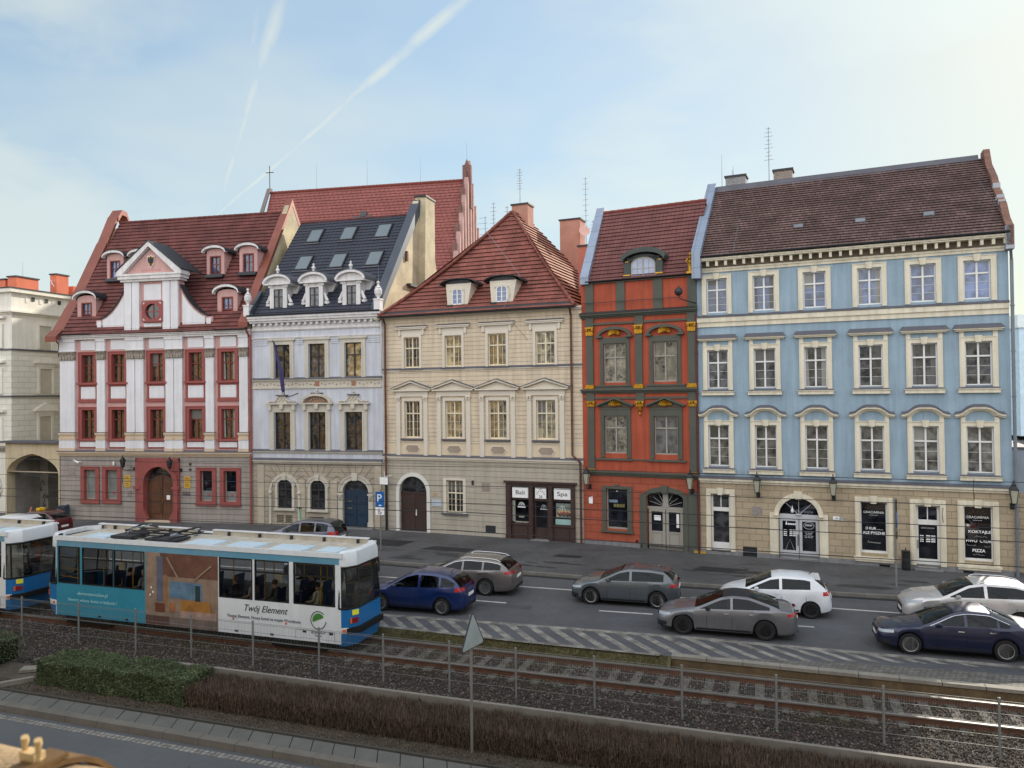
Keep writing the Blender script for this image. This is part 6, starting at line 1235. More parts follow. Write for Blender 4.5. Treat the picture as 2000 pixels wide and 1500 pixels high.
for k in range(26):
    x = rg.uniform(-12, 16); y = on([(a, b + rg.uniform(.6, 3.4)) for a, b in kerb], x); w_ = rg.uniform(.3, 1.1); n = 9
    mb.face([(x + w_*math.cos(2*PI*i/n)*rg.uniform(.5, 1.2) , y - .33*w_*math.cos(2*PI*i/n) + .28*w_*math.sin(2*PI*i/n)*rg.uniform(.5, 1.3), .1262 + k*.0001) for i in range(n)])
struct(mb.build('damp_stain', M('damp_asphalt', (70, 70, 72), k=.6, rough=.6, var=.2)))
# retaining kerb wall to the right, grass bank to the left, ballast bed
wallm = M('brown_concrete_wall', (118, 98, 72), k=.8, rough=.9, var=.3, vs=1.5, streak=.2, bump=.4); capm = M('concrete_cap', (150, 144, 134), k=.8, rough=.85, var=.2)
a, b = F(4.4, 1.28), F(60, 1.28); wl = thing('retaining_wall', 'low brown concrete wall with a pale cap between the hatched road edge and the rails', 'wall', F(4.4, 1.16, -.75), -TH)
mb = MB(); mb.box(0, 60, .03, .22, 0, .70); mb.build('wall_face', wallm, wl); mb = MB()
for i in range(60): mb.box(i*1.0 + .008, i*1.0 + .992, 0, .26, .70, .79)
mb.build('cap', capm, wl)
bank = M('mossy_bank', (104, 98, 70), k=.75, rough=.95, var=.35, vs=2.5, bump=.8, bs=20)
struct(band('bank', [F2(s, .88) for s in (-90, -40, -10, 4.4)], [F2(s, 1.22) for s in (-90, -40, -10, 4.4)], -.36, bank, .0))
struct(band('ballast_bed', [F2(-90, -4.98), F2(-20, -4.98), F2(60, -4.98)], [F2(-90, 1.2), F2(-20, 1.2), F2(60, 1.2)], -.36, ballm))
# rails and sleepers
for d, lab in ((-.76, 'steel tram rail nearest the wire fence'), (.70, 'steel tram rail beside the bank and the retaining wall')):
    r = thing('rail', lab, 'rail', F(0, d, -.34), -TH, 'rails of the tram track')
    mb = MB(); mb.box(-90, 60, -.015, .015, .0, .12); mb.box(-90, 60, -.065, .065, -.02, .0); mb.build('rail_web', rust, r); mb = MB(); mb.box(-90, 60, -.035, .035, .12, .155); mb.build('rail_head', steel, r)
slp = MB(); slp.box(-.12, .12, -1.12, 1.12, -.12, .0); slm = slp.mesh('sleeper', [M('concrete_sleeper', (124, 118, 110), k=.6, rough=.9, var=.4, vs=3, bump=.4)])
rg = random.Random(2)
nth = ['first', 'second', 'third', 'fourth', 'fifth', 'sixth', 'seventh', 'eighth', 'ninth', 'tenth', 'eleventh', 'twelfth', 'thirteenth', 'fourteenth', 'fifteenth', 'sixteenth', 'seventeenth', 'eighteenth', 'nineteenth', 'twentieth']
s_ = -5.0; k = 0
while s_ < 13:
    o = link('sleeper', slm, None, F(s_, -.03, -.335 + rg.uniform(-.01, .012))); o.rotation_euler = (0, 0, -TH + rg.uniform(-.02, .02))
    L_ = nth[k] if k < 20 else nth[k - 20] + ' after the twentieth'
    tag(o, 'worn concrete sleeper between the rails, %s to the right of the tram' % L_, 'sleeper', 'concrete sleepers in the ballast'); s_ += .66; k += 1
# loose stones: numpy template copies in one mesh
def scatter(name, mat, n, pos, size, seed=1, squash=.6, kind='stuff', shape='stone', up=None):
    R = np.random.default_rng(seed); P = pos(R, n); n = len(P)
    if shape == 'stone':
        T = np.array([(1, 0, 0), (0, 1, 0), (-1, 0, 0), (0, -1, 0), (0, 0, 1), (0, 0, -1)], float); T[:, :] *= 1; FC = [(0, 1, 4), (1, 2, 4), (2, 3, 4), (3, 0, 4), (1, 0, 5), (2, 1, 5), (3, 2, 5), (0, 3, 5)]
    elif shape == 'leaf': T = np.array([(-.5, 0, 0), (0, -.12, .5), (.5, 0, 0), (0, .12, -.5)], float); FC = [(0, 1, 2, 3)]
    else: T = np.array([(-.5, 0, 0), (.5, 0, 0), (.12, 0, 1), ], float); FC = [(0, 1, 2)]
    m = len(T); V = np.repeat(T[None], n, 0)
    if shape == 'stone': V = V*R.uniform(.55, 1.25, (n, m, 1))
    S = R.uniform(size[0], size[1], (n, 1, 1))
    if shape == 'blade': V = V*np.concatenate([np.full((n, 1, 1), 1.)*up[0], np.ones((n, 1, 1)), R.uniform(up[1], up[2], (n, 1, 1))], 2); S = np.ones((n, 1, 1))
    V = V*S
    th = R.uniform(0, 2*np.pi, n); tilt = R.uniform(-1, 1, n)*({'stone': 1.2, 'leaf': 1.6, 'blade': .45}[shape]); ph = R.uniform(0, 2*np.pi, n) if shape == 'leaf' else th*0
    def rx(V, a): c, s = np.cos(a)[:, None], np.sin(a)[:, None]; return np.stack([V[..., 0], V[..., 1]*c - V[..., 2]*s, V[..., 1]*s + V[..., 2]*c], -1)
    def rz(V, a): c, s = np.cos(a)[:, None], np.sin(a)[:, None]; return np.stack([V[..., 0]*c - V[..., 1]*s, V[..., 0]*s + V[..., 1]*c, V[..., 2]], -1)
    V = rz(V, ph); V = rx(V, tilt); V = rz(V, th); V = V + P[:, None, :]
    F_ = (np.array(FC)[None] + (np.arange(n)*m)[:, None, None]).reshape(-1, len(FC[0]))
    me = bpy.data.meshes.new(name); nv = n*m; nf = len(F_); q = F_.shape[1]
    me.vertices.add(nv); me.vertices.foreach_set('co', V.reshape(-1).astype(np.float32)); me.loops.add(nf*q); me.loops.foreach_set('vertex_index', F_.reshape(-1).astype(np.int32))
    me.polygons.add(nf); me.polygons.foreach_set('loop_start', (np.arange(nf)*q).astype(np.int32)); me.polygons.foreach_set('loop_total', np.full(nf, q, np.int32))
    mats = mat if isinstance(mat, list) else [mat]
    for x in mats: me.materials.append(x)
    me.polygons.foreach_set('material_index', np.repeat(R.integers(0, len(mats), n), len(FC)).astype(np.int32)); me.update(calc_edges=True)
    o = link(name, me)
    if kind: o['kind'] = kind
    return o
def FN(s, d, z):                                       # street frame, vectorised
    return np.stack([s*math.cos(TH) + d*math.sin(TH), 22.81 - s*math.sin(TH) + d*math.cos(TH), z], -1)
st2 = M('dark_stone', (92, 84, 80), k=.6, rough=.9, var=.3, vs=3); st3 = M('pale_stone', (152, 142, 134), k=.62, rough=.9, var=.3, vs=3); st4 = M('brown_stone', (108, 86, 72), k=.6, rough=.9, var=.3, vs=3)
g = scatter('gravel', [stonem, st2, stonem, st4, st2, st3], 62000, lambda R, n: FN(R.uniform(-20, 17, n), R.uniform(-4.95, .95, n), R.uniform(-.365, -.33, n)), (.018, .042), 4); tag(g, 'dark grey track ballast between the hedge and the road edge', 'gravel')
moss = [M('moss_a', (86, 92, 46), k=.7, rough=.95, var=.3), M('moss_b', (110, 104, 62), k=.7, rough=.95, var=.3), M('moss_c', (120, 104, 72), k=.7, rough=.95, var=.3)]
def gpos(R, n):
    s = R.uniform(-20, 16, n); d = np.where(R.random(n) < .55, R.uniform(.86, 1.2, n), np.where(R.random(n) < .5, R.normal(-1.25, .3, n), R.uniform(-.5, .6, n))); z = np.where(d > .95, np.clip(-.36 + (d - .88)*1.06, -.36, .005), -.345)
    keep = (np.sin(s*1.7) + np.sin(s*.6 + 2) + R.uniform(-1, 1, n) > np.where(d > .9, -1.6, .9)) & ((s < 4.3) | (d < .9)); return FN(s[keep], d[keep], z[keep])
g = scatter('grass', moss, 60000, gpos, (1, 1), 6, shape='blade', up=(.02, .03, .09)); tag(g, 'short dry moss and grass along the bank and the rails', 'grass')
# hedge strip with its kerbs, slab path and near road
struct(band('soil_strip', [F2(-90, -6.62), F2(60, -6.62)], [F2(-90, -4.98), F2(60, -4.98)], .0, soil))
cw = tag(MB().build('x', soil), None) if 0 else None
mb = MB(); mb.box(-13.2 + 5.0, 60, -5.0, -4.90, -.4, .60)
ew = mb.build('edging_wall', M('pale_concrete_edging', (140, 134, 126), k=.8, rough=.85, var=.2)); ew.matrix_world = Matrix.Translation((0, 22.81, 0)) @ Matrix.Rotation(-TH, 4, 'Z'); tag(ew, 'thin pale concrete edging wall between the brown hedge and the ballast', 'wall')
kerbline('path_edging', [F2(-90, -6.62), F2(60, -6.62)], .06, -.1, .05, M('dark_edging', (88, 84, 78), k=.7, rough=.9, var=.2), -1)
slabm = M('paving_slabs', (120, 118, 114), k=.68, rough=.85, var=.14, vs=2)
mb = MB(); s_ = -30.0
while s_ < 10:
    sk = .16; z = .012 + random.uniform(-.004, .004); w_ = .52
    P = [(s_ + sk, -7.22), (s_ + w_ + sk, -7.22), (s_ + w_ - sk*.6, -6.7), (s_ - sk*.6, -6.7)]
    mb.hexa([F(p[0], p[1], -.05) for p in P], [F(p[0], p[1], z) for p in P]); s_ += w_ + .022
struct(mb.build('slab_path', slabm)); struct(band('slab_bed', [F2(-90, -7.25), F2(60, -7.25)], [F2(-90, -6.66), F2(60, -6.66)], -.012, asph3))
mb = MB(); s_ = -30.0
while s_ < 10:
    mb.hexa([F(s_, -7.46, -.3), F(s_ + .99, -7.46, -.3), F(s_ + .99, -7.235, -.3), F(s_, -7.235, -.3)], [F(s_, -7.44, .02), F(s_ + .99, -7.44, .02), F(s_ + .99, -7.235, .03), F(s_, -7.235, .03)]); s_ += 1.0
struct(mb.build('kerb', M('near_kerb_stone', (128, 122, 114), k=.72, rough=.85, var=.16, vs=1.5, bump=.3)))
struct(band('near_road', [F2(-90, -60), F2(80, -60)], [F2(-90, -7.46), F2(80, -7.46)], -.13, asphn))
mb = MB(); s_ = -30.0; rg = random.Random(9)
while s_ < 10:
    for j in range(2):
        a = rg.uniform(0, .02); mb.hexa([F(s_ + a, -7.70 - .10*j, -.16), F(s_ + .13, -7.70 - .1*j, -.16), F(s_ + .13, -7.61 - .1*j, -.16), F(s_ + a, -7.61 - .1*j, -.16)], [F(s_ + a, -7.70 - .1*j, -.118), F(s_ + .125, -7.70 - .1*j, -.118), F(s_ + .125, -7.615 - .1*j, -.118), F(s_ + a, -7.615 - .1*j, -.118)])
    s_ += .15
struct(mb.build('sett_channel', M('pale_setts', (158, 154, 148), k=.75, rough=.85, var=.4, vs=5)))
mb = MB(); rg = random.Random(21)                      # cracks sealed with tar on the near road
for k in range(16):
    s0, d0 = rg.uniform(-16, -2), rg.uniform(-12, -8.2); z = -.126 + k*.0005; p = [F(s0, d0, z)]
    for i in range(6): s0 += rg.uniform(-.1, .35); d0 += rg.uniform(-.3, .25); d0 = min(d0, -8); p.append(F(s0, d0, z))
    for i in range(6):
        a, b = Vector(p[i]), Vector(p[i+1]); q = (b - a).cross(Vector((0, 0, 1))).normalized()*rg.uniform(.008, .02); mb.face([a - q, b - q, b + q, a + q])
struct(mb.build('tar_crack', M('tar', (46, 48, 54), k=.6, rough=.5, var=.1)))
# hedges
leafg = [M('hedge_leaf_a', (92, 106, 72), k=.9, rough=.55, var=.25), M('hedge_leaf_b', (122, 134, 96), k=.9, rough=.5, var=.25), M('hedge_leaf_c', (66, 78, 54), k=.8, rough=.6, var=.2)]
twig = [M('hedge_twig_a', (122, 104, 90), k=.8, rough=.9, var=.2), M('hedge_twig_b', (94, 80, 68), k=.75, rough=.9, var=.2), M('hedge_twig_c', (62, 50, 42), k=.7, rough=.9, var=.2), M('hedge_twig_d', (144, 124, 104), k=.85, rough=.9, var=.2)]
def hedgepos(s0, s1, shell_=.75, d0=-6.12, d1=-5.02, h=.62):
    def f(R, n):
        s = R.uniform(s0, s1, n); d = R.uniform(d0, d1, n); top = h + .045*np.sin(s*3.1 + d*2) + .035*np.sin(s*7 + 1 + d*5) + .02*np.sin(s*17); z = top*R.uniform(.02, 1, n); k = R.random(n)
        z = np.where(k < .42, top - np.abs(R.normal(0, .03, n)), z); d = np.where((k > .42) & (k < .82), d0 + np.abs(R.normal(0, .07, n)) + .05*np.sin(s*5 + z*6), d); s = np.where(k > .95, s0 + np.abs(R.normal(0, .06, n)), s)
        s = np.where((k > .9) & (k < .95), s1 - np.abs(R.normal(0, .1, n)), s); gap = (np.sin(s*4.3 + z*9) + np.sin(s*9.7 - z*5 + 1) + R.uniform(-1, 1, n) > -1.5) | (z > top*.7) | (z > .3); return FN(s[gap], d[gap], z[gap])
    return f
g = scatter('hedge', leafg, 95000, hedgepos(-11.6, -6.6, h=.66), (.018, .036), 12, shape='leaf', kind=None); tag(g, 'clipped dark green box hedge below the tram fence', 'hedge')
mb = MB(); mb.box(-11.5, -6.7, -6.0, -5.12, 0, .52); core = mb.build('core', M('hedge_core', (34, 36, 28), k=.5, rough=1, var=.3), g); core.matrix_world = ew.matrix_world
def twpos(R, n):
    s = R.uniform(-6.9, 12, n); k = R.random(n); d = R.uniform(-6.1, -5.04, n); top = .47 + .025*np.sin(s*5) + .02*np.sin(s*13 + d*8); z = 0
    z = np.where(k < .5, top - .10*R.random(n), top*R.random(n)*.85); d = np.where((k > .5) & (k < .85), -6.1 + np.abs(R.normal(0, .12, n)), d); return FN(s, d, z)
g2 = scatter('hedge', twig, 150000, twpos, (1, 1), 14, shape='blade', up=(.009, .05, .16), kind=None); tag(g2, 'leafless brown clipped hedge running along the concrete edging', 'hedge')
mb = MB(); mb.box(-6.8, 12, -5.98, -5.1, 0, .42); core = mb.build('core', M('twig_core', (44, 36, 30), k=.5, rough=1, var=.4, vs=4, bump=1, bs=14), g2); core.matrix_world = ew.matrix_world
g3 = scatter('hedge', leafg, 30000, hedgepos(-19, -13.9, d0=-5.9, d1=-4.6, h=.7), (.018, .036), 15, shape='leaf', kind=None); tag(g3, 'rounded green hedge cut off by the left edge', 'hedge')
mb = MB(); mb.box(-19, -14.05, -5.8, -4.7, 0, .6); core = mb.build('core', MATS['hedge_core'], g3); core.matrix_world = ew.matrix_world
lit = scatter('leaf_litter', twig + [leafg[2]], 16000, lambda R, n: FN(R.uniform(-16, 8, n), R.uniform(-6.6, -6.0, n), R.uniform(.0, .02, n)), (.015, .03), 18, shape='leaf'); tag(lit, 'dead leaves and twigs littering the soil in front of the hedges', 'leaf litter')
def slab(name, lab, s, d, L, w_, h, rz, z=0, mat=capm):
    mb = MB(); mb.box(-L/2, L/2, -w_/2, w_/2, 0, h); o = mb.build(name, mat); o.location = F(s, d, z); o.rotation_euler = (0, 0, -TH + rz); tag(o, lab, 'concrete piece'); return o
slab('kerb_stone', 'pale concrete kerb stone lying beside the green hedge', -12.25, -6.35, 1.1, .14, .12, rad(52))
slab('broken_slab', 'weathered slab leaning in the gap left of the hedge', -12.55, -5.3, .8, .35, .08, rad(30), .02)
slab('broken_slab', 'dark broken slab flat in the gap behind the kerb stone', -12.9, -4.7, .9, .2, .06, rad(-4), .0, concr)
slab('plank', 'grey plank lying on the ballast behind the hedge end', -5.9, -4.3, 1.5, .1, .06, rad(4), -.33, slabm)
# mesh fence
posts = [(8, .9), (94, .97)]
ps = [-19.6, -17.0, -14.45, -12.05, -9.85, -7.55, -5.25, -3.15, -1.12, .80, 2.92, 5.12, 7.32, 9.62, 11.9, 14.2]
pm = MB(); pm.tube([(0, 0, -.4), (0, 0, .97)], .028, 8); pm.lathe([(.034, 0), (.03, .02), (.0, .03)], (0, 0, .97), 8); pmm = pm.mesh('fence_post', [galv])
fe = thing('mesh_fence', 'galvanised welded mesh fence on round posts along the near side of the tram track', 'fence', F(0, -2.25, 0), -TH)
wires = {}
for i, s_ in enumerate(ps):
    link('post', pmm, fe, (s_, 0, 0))
    if i + 1 < len(ps):
        e = ps[i+1]; mb = MB()
        for z in (.92, .88, .64, .42, .40, .16, -.08): mb.box(s_ + .03, e - .03, -.0045, .0045, z - .0035, z + .0035)
        n = int((e - s_)/.052)
        for k in range(1, n): x = s_ + (e - s_)*k/n; mb.box(x - .0016, x + .0016, .005, .0082, .40, .93)
        mb.build('mesh_panel', galv, fe)
# ================================================================ people
skinm = M('skin', (196, 150, 128), k=1, rough=.6, var=.05)
def person(label, top, loc, rz, hair=(60, 44, 34), legs=(40, 42, 52), sc=.91, lean=0., armsup=0.):
    """a seated figure grown as one skinned surface; faces -x"""
    V = [(0, 0, .50), (0, 0, .68), (-.02 - lean*.4, 0, .88), (-.03 - lean, 0, 1.02), (-.04 - lean, 0, 1.10), (-.05 - lean, 0, 1.20), (-.045 - lean, 0, 1.30)]
    Rr = [(.16, .17), (.14, .16), (.13, .18), (.10, .15), (.055, .055), (.085, .075), (.07, .065)]
    Ed = [(i, i + 1) for i in range(6)]
    def add(p, r, par): V.append(p); Rr.append(r); Ed.append((par, len(V) - 1)); return len(V) - 1
    for s_ in (-1, 1):
        a = add((-.03 - lean, .19*s_, 1.0), (.065, .065), 3); b = add((-.06 - lean, .23*s_, .76), (.048, .048), a); c = add((-.28 - lean, .17*s_, .70 + armsup), (.036, .036), b)
        h = add((-.36 - lean, .15*s_, .69 + armsup), (.036, .022), c)
        for q in range(4): f = add((-.43 - lean, (.15 + .022*(q - 1.5))*s_, .685 + armsup), (.0095, .0095), h); add((-.465 - lean + .008*abs(q - 1.5), (.15 + .022*(q - 1.5))*s_, .67 + armsup), (.008, .008), f)
        f = add((-.37 - lean, (.15 - .05)*s_, .70 + armsup), (.011, .011), h); add((-.41 - lean, (.15 - .06)*s_, .70 + armsup), (.009, .009), f)
        k = add((-.20, .10*s_, .50), (.10, .095), 0); k = add((-.46, .12*s_, .50), (.07, .07), k); k = add((-.47, .12*s_, .14), (.05, .05), k); add((-.60, .12*s_, .08), (.035, .045), k)
    add((-.135 - lean, 0, 1.195), (.014, .014), 5)                 # nose
    me = bpy.data.meshes.new('p'); me.from_pydata(V, Ed, []); ob = bpy.data.objects.new('p', me); COL.objects.link(ob)
    m = ob.modifiers.new('s', 'SKIN'); 
    for i, v in enumerate(me.skin_vertices[0].data): v.radius = Rr[i]; v.use_root = (i == 0)
    m2 = ob.modifiers.new('u', 'SUBSURF'); m2.levels = 1; m2.render_levels = 1
    bpy.context.view_layer.update(); mm = bpy.data.meshes.new_from_object(ob.evaluated_get(bpy.context.evaluated_depsgraph_get())); bpy.data.objects.remove(ob)
    mm.name = 'person'; mm.materials.clear()
    for x in (skinm, M('coat_%d_%d_%d' % top, top, k=.9, rough=.9, var=.25, vs=6), M('trousers', legs, k=.8, rough=.9, var=.2)): mm.materials.append(x)
    for p in mm.polygons:
        c = p.center; p.material_index = 0 if (c.z > 1.06 or c.x < -.31 - lean and c.z > .6) else 2 if c.z < .55 else 1; p.use_smooth = True
    o = link('person', mm, None, loc); o.rotation_euler = (0, 0, rz); o.scale = (sc,)*3; tag(o, label, 'person')
    mb = MB(); mb.lathe([(.03, -.02), (.088, .0), (.098, .06), (.085, .12), (.045, .155), (.0, .165)], (-.035 - lean, 0, 1.20), 12); mb.build('hair', M('hair_%d' % hair[0], hair, k=.8, rough=.8, var=.3, vs=20), o, smooth=True)
    return o

# ================================================================ tram
tw = clear_mat('tram_glass', (.95, .96, .94), .0, .86); tw_end = clear_mat('tram_end_glass', (.66, .64, .58), .10, .62)
tblue = M('tram_blue', (30, 110, 172), k=1.0, rough=.35, var=.06, coat=.4); tteal = M('advert_teal', (52, 138, 164), k=1.0, rough=.4, var=.12, vs=.8, coat=.3)
tcant = M('cantrail_blue', (84, 140, 166), k=1.0, rough=.4, var=.12, vs=.6, coat=.3); twhite = M('tram_white', (222, 226, 230), k=1.0, rough=.35, var=.05, coat=.4, streak=.04)
tbeige = M('roof_beige', (186, 178, 164), k=1.0, rough=.7, var=.2, vs=3); rubber = M('rubber', (24, 24, 26), k=.8, rough=.8, var=.1); tint_ = M('tram_interior', (130, 134, 138), k=1.0, rough=.8, var=.1)
thatch = M('hatch_pale_blue', (196, 214, 226), k=1.0, rough=.45, var=.1); yrail = M('yellow_handrail', (214, 164, 30), k=1.0, rough=.4, var=.05); seatm = M('seat_blue', (44, 58, 92), k=.9, rough=.8, var=.1)
redglow = M('red_plastic', (150, 34, 32), k=1.0, rough=.3, var=.05); orange = M('orange_plastic', (222, 110, 60), k=1.0, rough=.35, var=.05)
tr0 = Vector((-16.5, 27.4, -.2)); TA = math.atan2(-.3226, .9465)
T_ = thing('tram', 'blue and white articulated tram car with a white advert panel and passengers, nearest the camera', 'tram', tr0, TA)
Wd = 2.2; zB, zS, zT, zC, zR = .30, 1.42, 2.72, 3.02, 3.08       # local heights; the car stands on the rails
wins = [(.38, 1.38), (1.48, 2.88), (2.90, 4.23), (7.29, 8.59), (8.67, 9.96), (10.12, 11.62)]
mb = MB()
hN = [(a, b, zS, zT) for a, b in wins]
segs = [(.30, 4.27, 0), (4.27, 7.25, 1), (7.25, 11.75, 2)]
for (a, b, m_) in segs: mb.wall(a, b, zB, zT + .0, [h for h in hN if a <= h[0] < b], y=0, dep=.04, m=m_)
mb.face([(11.75, Wd, zB), (.3, Wd, zB), (.3, Wd, zS), (11.75, Wd, zS)], 2); mb.face([(11.75, Wd, zT), (.3, Wd, zT), (.3, Wd, zC), (11.75, Wd, zC)], 3)
for x in (.3, 1.9, 3.6, 5.3, 7.0, 8.6, 10.2, 11.65): mb.box(x, x + .1, Wd - .03, Wd, zS, zT, 2)
mb.hexa([(.3, .0, zT), (11.75, .0, zT), (11.75, .03, zC), (.3, .03, zC)], [(.3, .05, zT), (11.75, .05, zT), (11.75, .08, zC), (.3, .08, zC)], 3)
mb.box(.3, 11.75, .02, Wd - .02, zB, zB + .06, 4); body = mb.build('body', [tteal, M('advert_brown', (110, 84, 72), k=1.0, rough=.45, var=.3, vs=1.2), twhite, tcant, tint_], T_)
for a, b in wins:
    mb = MB(); mb.face([(a, .02, zS), (b, .02, zS), (b, .02, zT), (a, .02, zT)]); wn = mb.build('window', tw, T_)
    mb = MB(); t = .035
    for q in ((a, a + t, zS, zT), (b - t, b, zS, zT), (a + t, b - t, zS, zS + t), (a + t, b - t, zT - t, zT)): mb.box(q[0], q[1], -.006, .035, q[2], q[3])
    mb.box(a + t, b - t, .0, .03, zT - .42, zT - .37); mb.build('frame', rubber, wn)
mb = MB()
for i in range(7): a = .4 + i*1.62; mb.face([(a, Wd - .015, zS), (a + 1.55, Wd - .015, zS), (a + 1.55, Wd - .015, zT), (a, Wd - .015, zT)])
mb.build('far_window', tw, T_)
# roof
mb = MB(); mb.box(.3, 11.75, .06, Wd - .06, zC - .14, zC - .10, 0); mb.box(0.2, 11.85, .0, .08, zC - .1, zR - .01, 1); mb.box(.2, 11.85, Wd - .1, Wd, zC, zR, 1)
for (a, b) in ((.0, 4.6), (5.3, 11.6)): mb.box(a, b, Wd - .11, Wd - .07, zC - .1, zR + .05, 0); mb.box(a, b, Wd - .14, Wd + .02, zR + .05, zR + .08, 1)
for k in range(9): x = .8 + k*1.3; mb.box(x, x + .07, Wd - .2, Wd - .11, zC - .1, zR + .03, 2)
mb.build('roof', [tbeige, twhite, dkmetal], T_)
for (x, y, w_, l_) in ((6.2, .65, .62, .5), (7.85, .65, .62, .5), (9.6, .65, .66, .5), (11.05, .75, .4, .4), (1.6, .7, .55, .45)):
    mb = MB(); mb.box(x - w_, x + w_, y - l_, y + l_, zC - .1, zC - .03, 0); mb.box(x - w_ + .03, x + w_ - .03, y - l_ + .03, y + l_ - .03, zC - .03, zC + .01, 0)
    for q in (-.25, 0, .25): mb.box(x - w_ + .1, x + w_ - .1, y + q*l_*2 - .02, y + q*l_*2 + .02, zC + .01, zC + .022, 0)
    mb.build('roof_hatch', thatch, T_)
mb = MB(); bx = 3.5                                       # folded pantograph and boxes
mb.box(2.4, 3.3, .35, 1.2, zC, zC + .10, 1); mb.box(3.9, 5.2, .35, 1.1, zC, zC + .07, 1)
for y in (.45, .95, 1.45, 1.8): mb.tube([(2.3, y, zC + .04), (5.0, y, zC + .06)], .022, 6)
for x in (2.4, 3.2, 4.2, 4.9): mb.tube([(x, .4, zC + .08), (x + .2, 1.85, zC + .10)], .025, 6); mb.lathe([(.07, 0), (.05, .05), (.07, .07), (.05, .12), (.06, .16)], (x, .5, zC - .1), 8, 2); mb.lathe([(.07, 0), (.05, .05), (.07, .07), (.05, .12), (.06, .16)], (x, 1.7, zC - .1), 8, 2)
for y in (.8, 1.3): mb.tube([(2.6, y, zC + .12), (4.6, y - .05, zC + .18), (2.5, y + .1, zC + .22)], .02, 6); mb.tube([(2.9, y - .3, zC + .05), (3.1, y - .25, zC + .32), (3.4, y - .1, zC + .40)], .02, 6, 2)
mb.tube([(4.6, .5, zC + .20), (4.72, 1.9, zC + .22)], .022, 6); mb.tube([(4.8, .5, zC + .22), (4.92, 1.9, zC + .24)], .022, 6); mb.tube([(5.0, .4, zC + .2), (5.25, .4, zC + .26)], .06, 8, 2); mb.tube([(2.2, 1.2, zC + .1), (2.35, 1.9, zC + .25), (2.9, 2.0, zC + .15)], .035, 6)
mb.build('pantograph', [blackiron, dkmetal, zinc], T_)
# tapered ends
def tram_end(sx, x0, front):
    X = lambda q: x0 + sx*q
    c1, c2 = (.45, .82) if front else (.27, .46)
    P = [(X(0), 0), (X(c1), .10), (X(c2), .42), (X(c2), 1.78), (X(c1), 2.10), (X(0), Wd)]
    def ring_(z, ins=0., sl=0.):
        sl = sl*(1 if front else .6)
        return ring2(z, ins, sl)
    def ring2(z, ins, sl): return [(X(max(0, abs(p[0] - x0) - (sl if abs(p[0] - x0) > .1 else 0))), p[1] + (ins if p[1] < 1.1 else -ins), z) for p in P]
    def skin_(mb, a, b, m, idx=range(5)):
        for i in idx: mb.face([a[i], a[i+1], b[i+1], b[i]], m)
    mb = MB(); skin_(mb, ring_(.22, .05, .18), ring_(.62), 0); skin_(mb, ring_(.62), ring_(.80), 1, (0,)); skin_(mb, ring_(.62), ring_(.80), 1, (4,)); skin_(mb, ring_(.62), ring_(.80), 2, (1, 2, 3)); skin_(mb, ring_(.80), ring_(1.34, .0, .03), 0)
    mb.face([(X(0), -.0, zB), (X(0), 0, zT), (X(.06), .02, zT), (X(.06), .02, zB)], 1)
    e = mb.build('tram_end', [tblue, twhite, rubber], T_)
    mb = MB(); a, b = ring_(1.38, .0, .03), ring_(2.60, .06, .22); skin_(mb, a, b, 0); mb.build('end_window', tw_end, e)
    mb = MB()
    for i in (0, 1, 4, 5): mb.tube([a[i], b[i]], .03, 6)
    for r_ in (a, b): mb.tube(r_, .03, 6)
    mb.build('frame', rubber, e)
    mb = MB(); r = [ring_(2.62, .06, .20), ring_(2.66, .02, .12), ring_(2.96, .02, .14), ring_(3.08, .06, .20), ring_(3.12, .12, .30)]
    for i in range(4): skin_(mb, r[i], r[i+1], 0)
    inn_ = ring_(3.12, .26, .55); skin_(mb, r[4], inn_, 0); skin_(mb, inn_, ring_(2.98, .26, .55), 0); mb.build('roof_cowl', twhite, e, smooth=True, angle=25)
    mb = MB(); mb.hexa([(X(c1 - .03), .04, .62), (X(c2 + .09), .40, .62), (X(c2 + .09), .40, .78), (X(c1 - .03), .04, .78)], [(X(c1 - .03), .2, .62), (X(c2), .5, .62), (X(c2), .5, .78), (X(c1 - .03), .2, .78)]) ; mb.box(min(X(c2 - .02), X(c2 + .09)), max(X(c2 - .02), X(c2 + .09)), .41, 1.8, .61, .79); mb.build('bumper', rubber, e)
    mb = MB(); mb.tube([(X(.15), .01, .71), (X(.15), .06, .71)], .05, 10); mb.build('marker_lamp', orange, e)
    mb = MB()                                           # lamp cluster on the slanting corner
    for k in range(4):
        t0, t1 = .15 + .2*k, .31 + .2*k; q = lambda t, z, o: (X(c1 + (c2 - c1)*t) + sx*o*.7, .10 + .32*t - o*.7, z)
        mb.hexa([q(t0, .92, .0), q(t1, .92, .0), q(t1, 1.08, .0), q(t0, 1.08, .0)], [q(t0, .92, .03), q(t1, .92, .03), q(t1, 1.08, .03), q(t0, 1.08, .03)], 1 if k == 0 else 0)
    mb.build('lamp_cluster', [redglow, orange], e)
    mb = MB(); q = lambda t, z, o: (X(c1 + (c2 - c1)*t) + sx*o*.7, .10 + .32*t - o*.7, z); mb.hexa([q(.35, 1.16, 0), q(.95, 1.16, 0), q(.95, 1.32, 0), q(.35, 1.32, 0)], [q(.35, 1.16, .01), q(.95, 1.16, .01), q(.95, 1.32, .01), q(.35, 1.32, .01)]); mb.build('yellow_sticker', M('sticker_yellow', (236, 220, 60), rough=.5, var=.05), e)
tram_end(1, 11.75, False); tram_end(-1, .30, True)
mb = MB(); mb.box(.6, 2.6, .15, 2.0, -.0, .34); mb.box(9.2, 11.2, .15, 2.0, 0, .34); mb.box(3.4, 8.4, .4, 1.8, .12, .34); mb.build('bogie', rubber, T_)
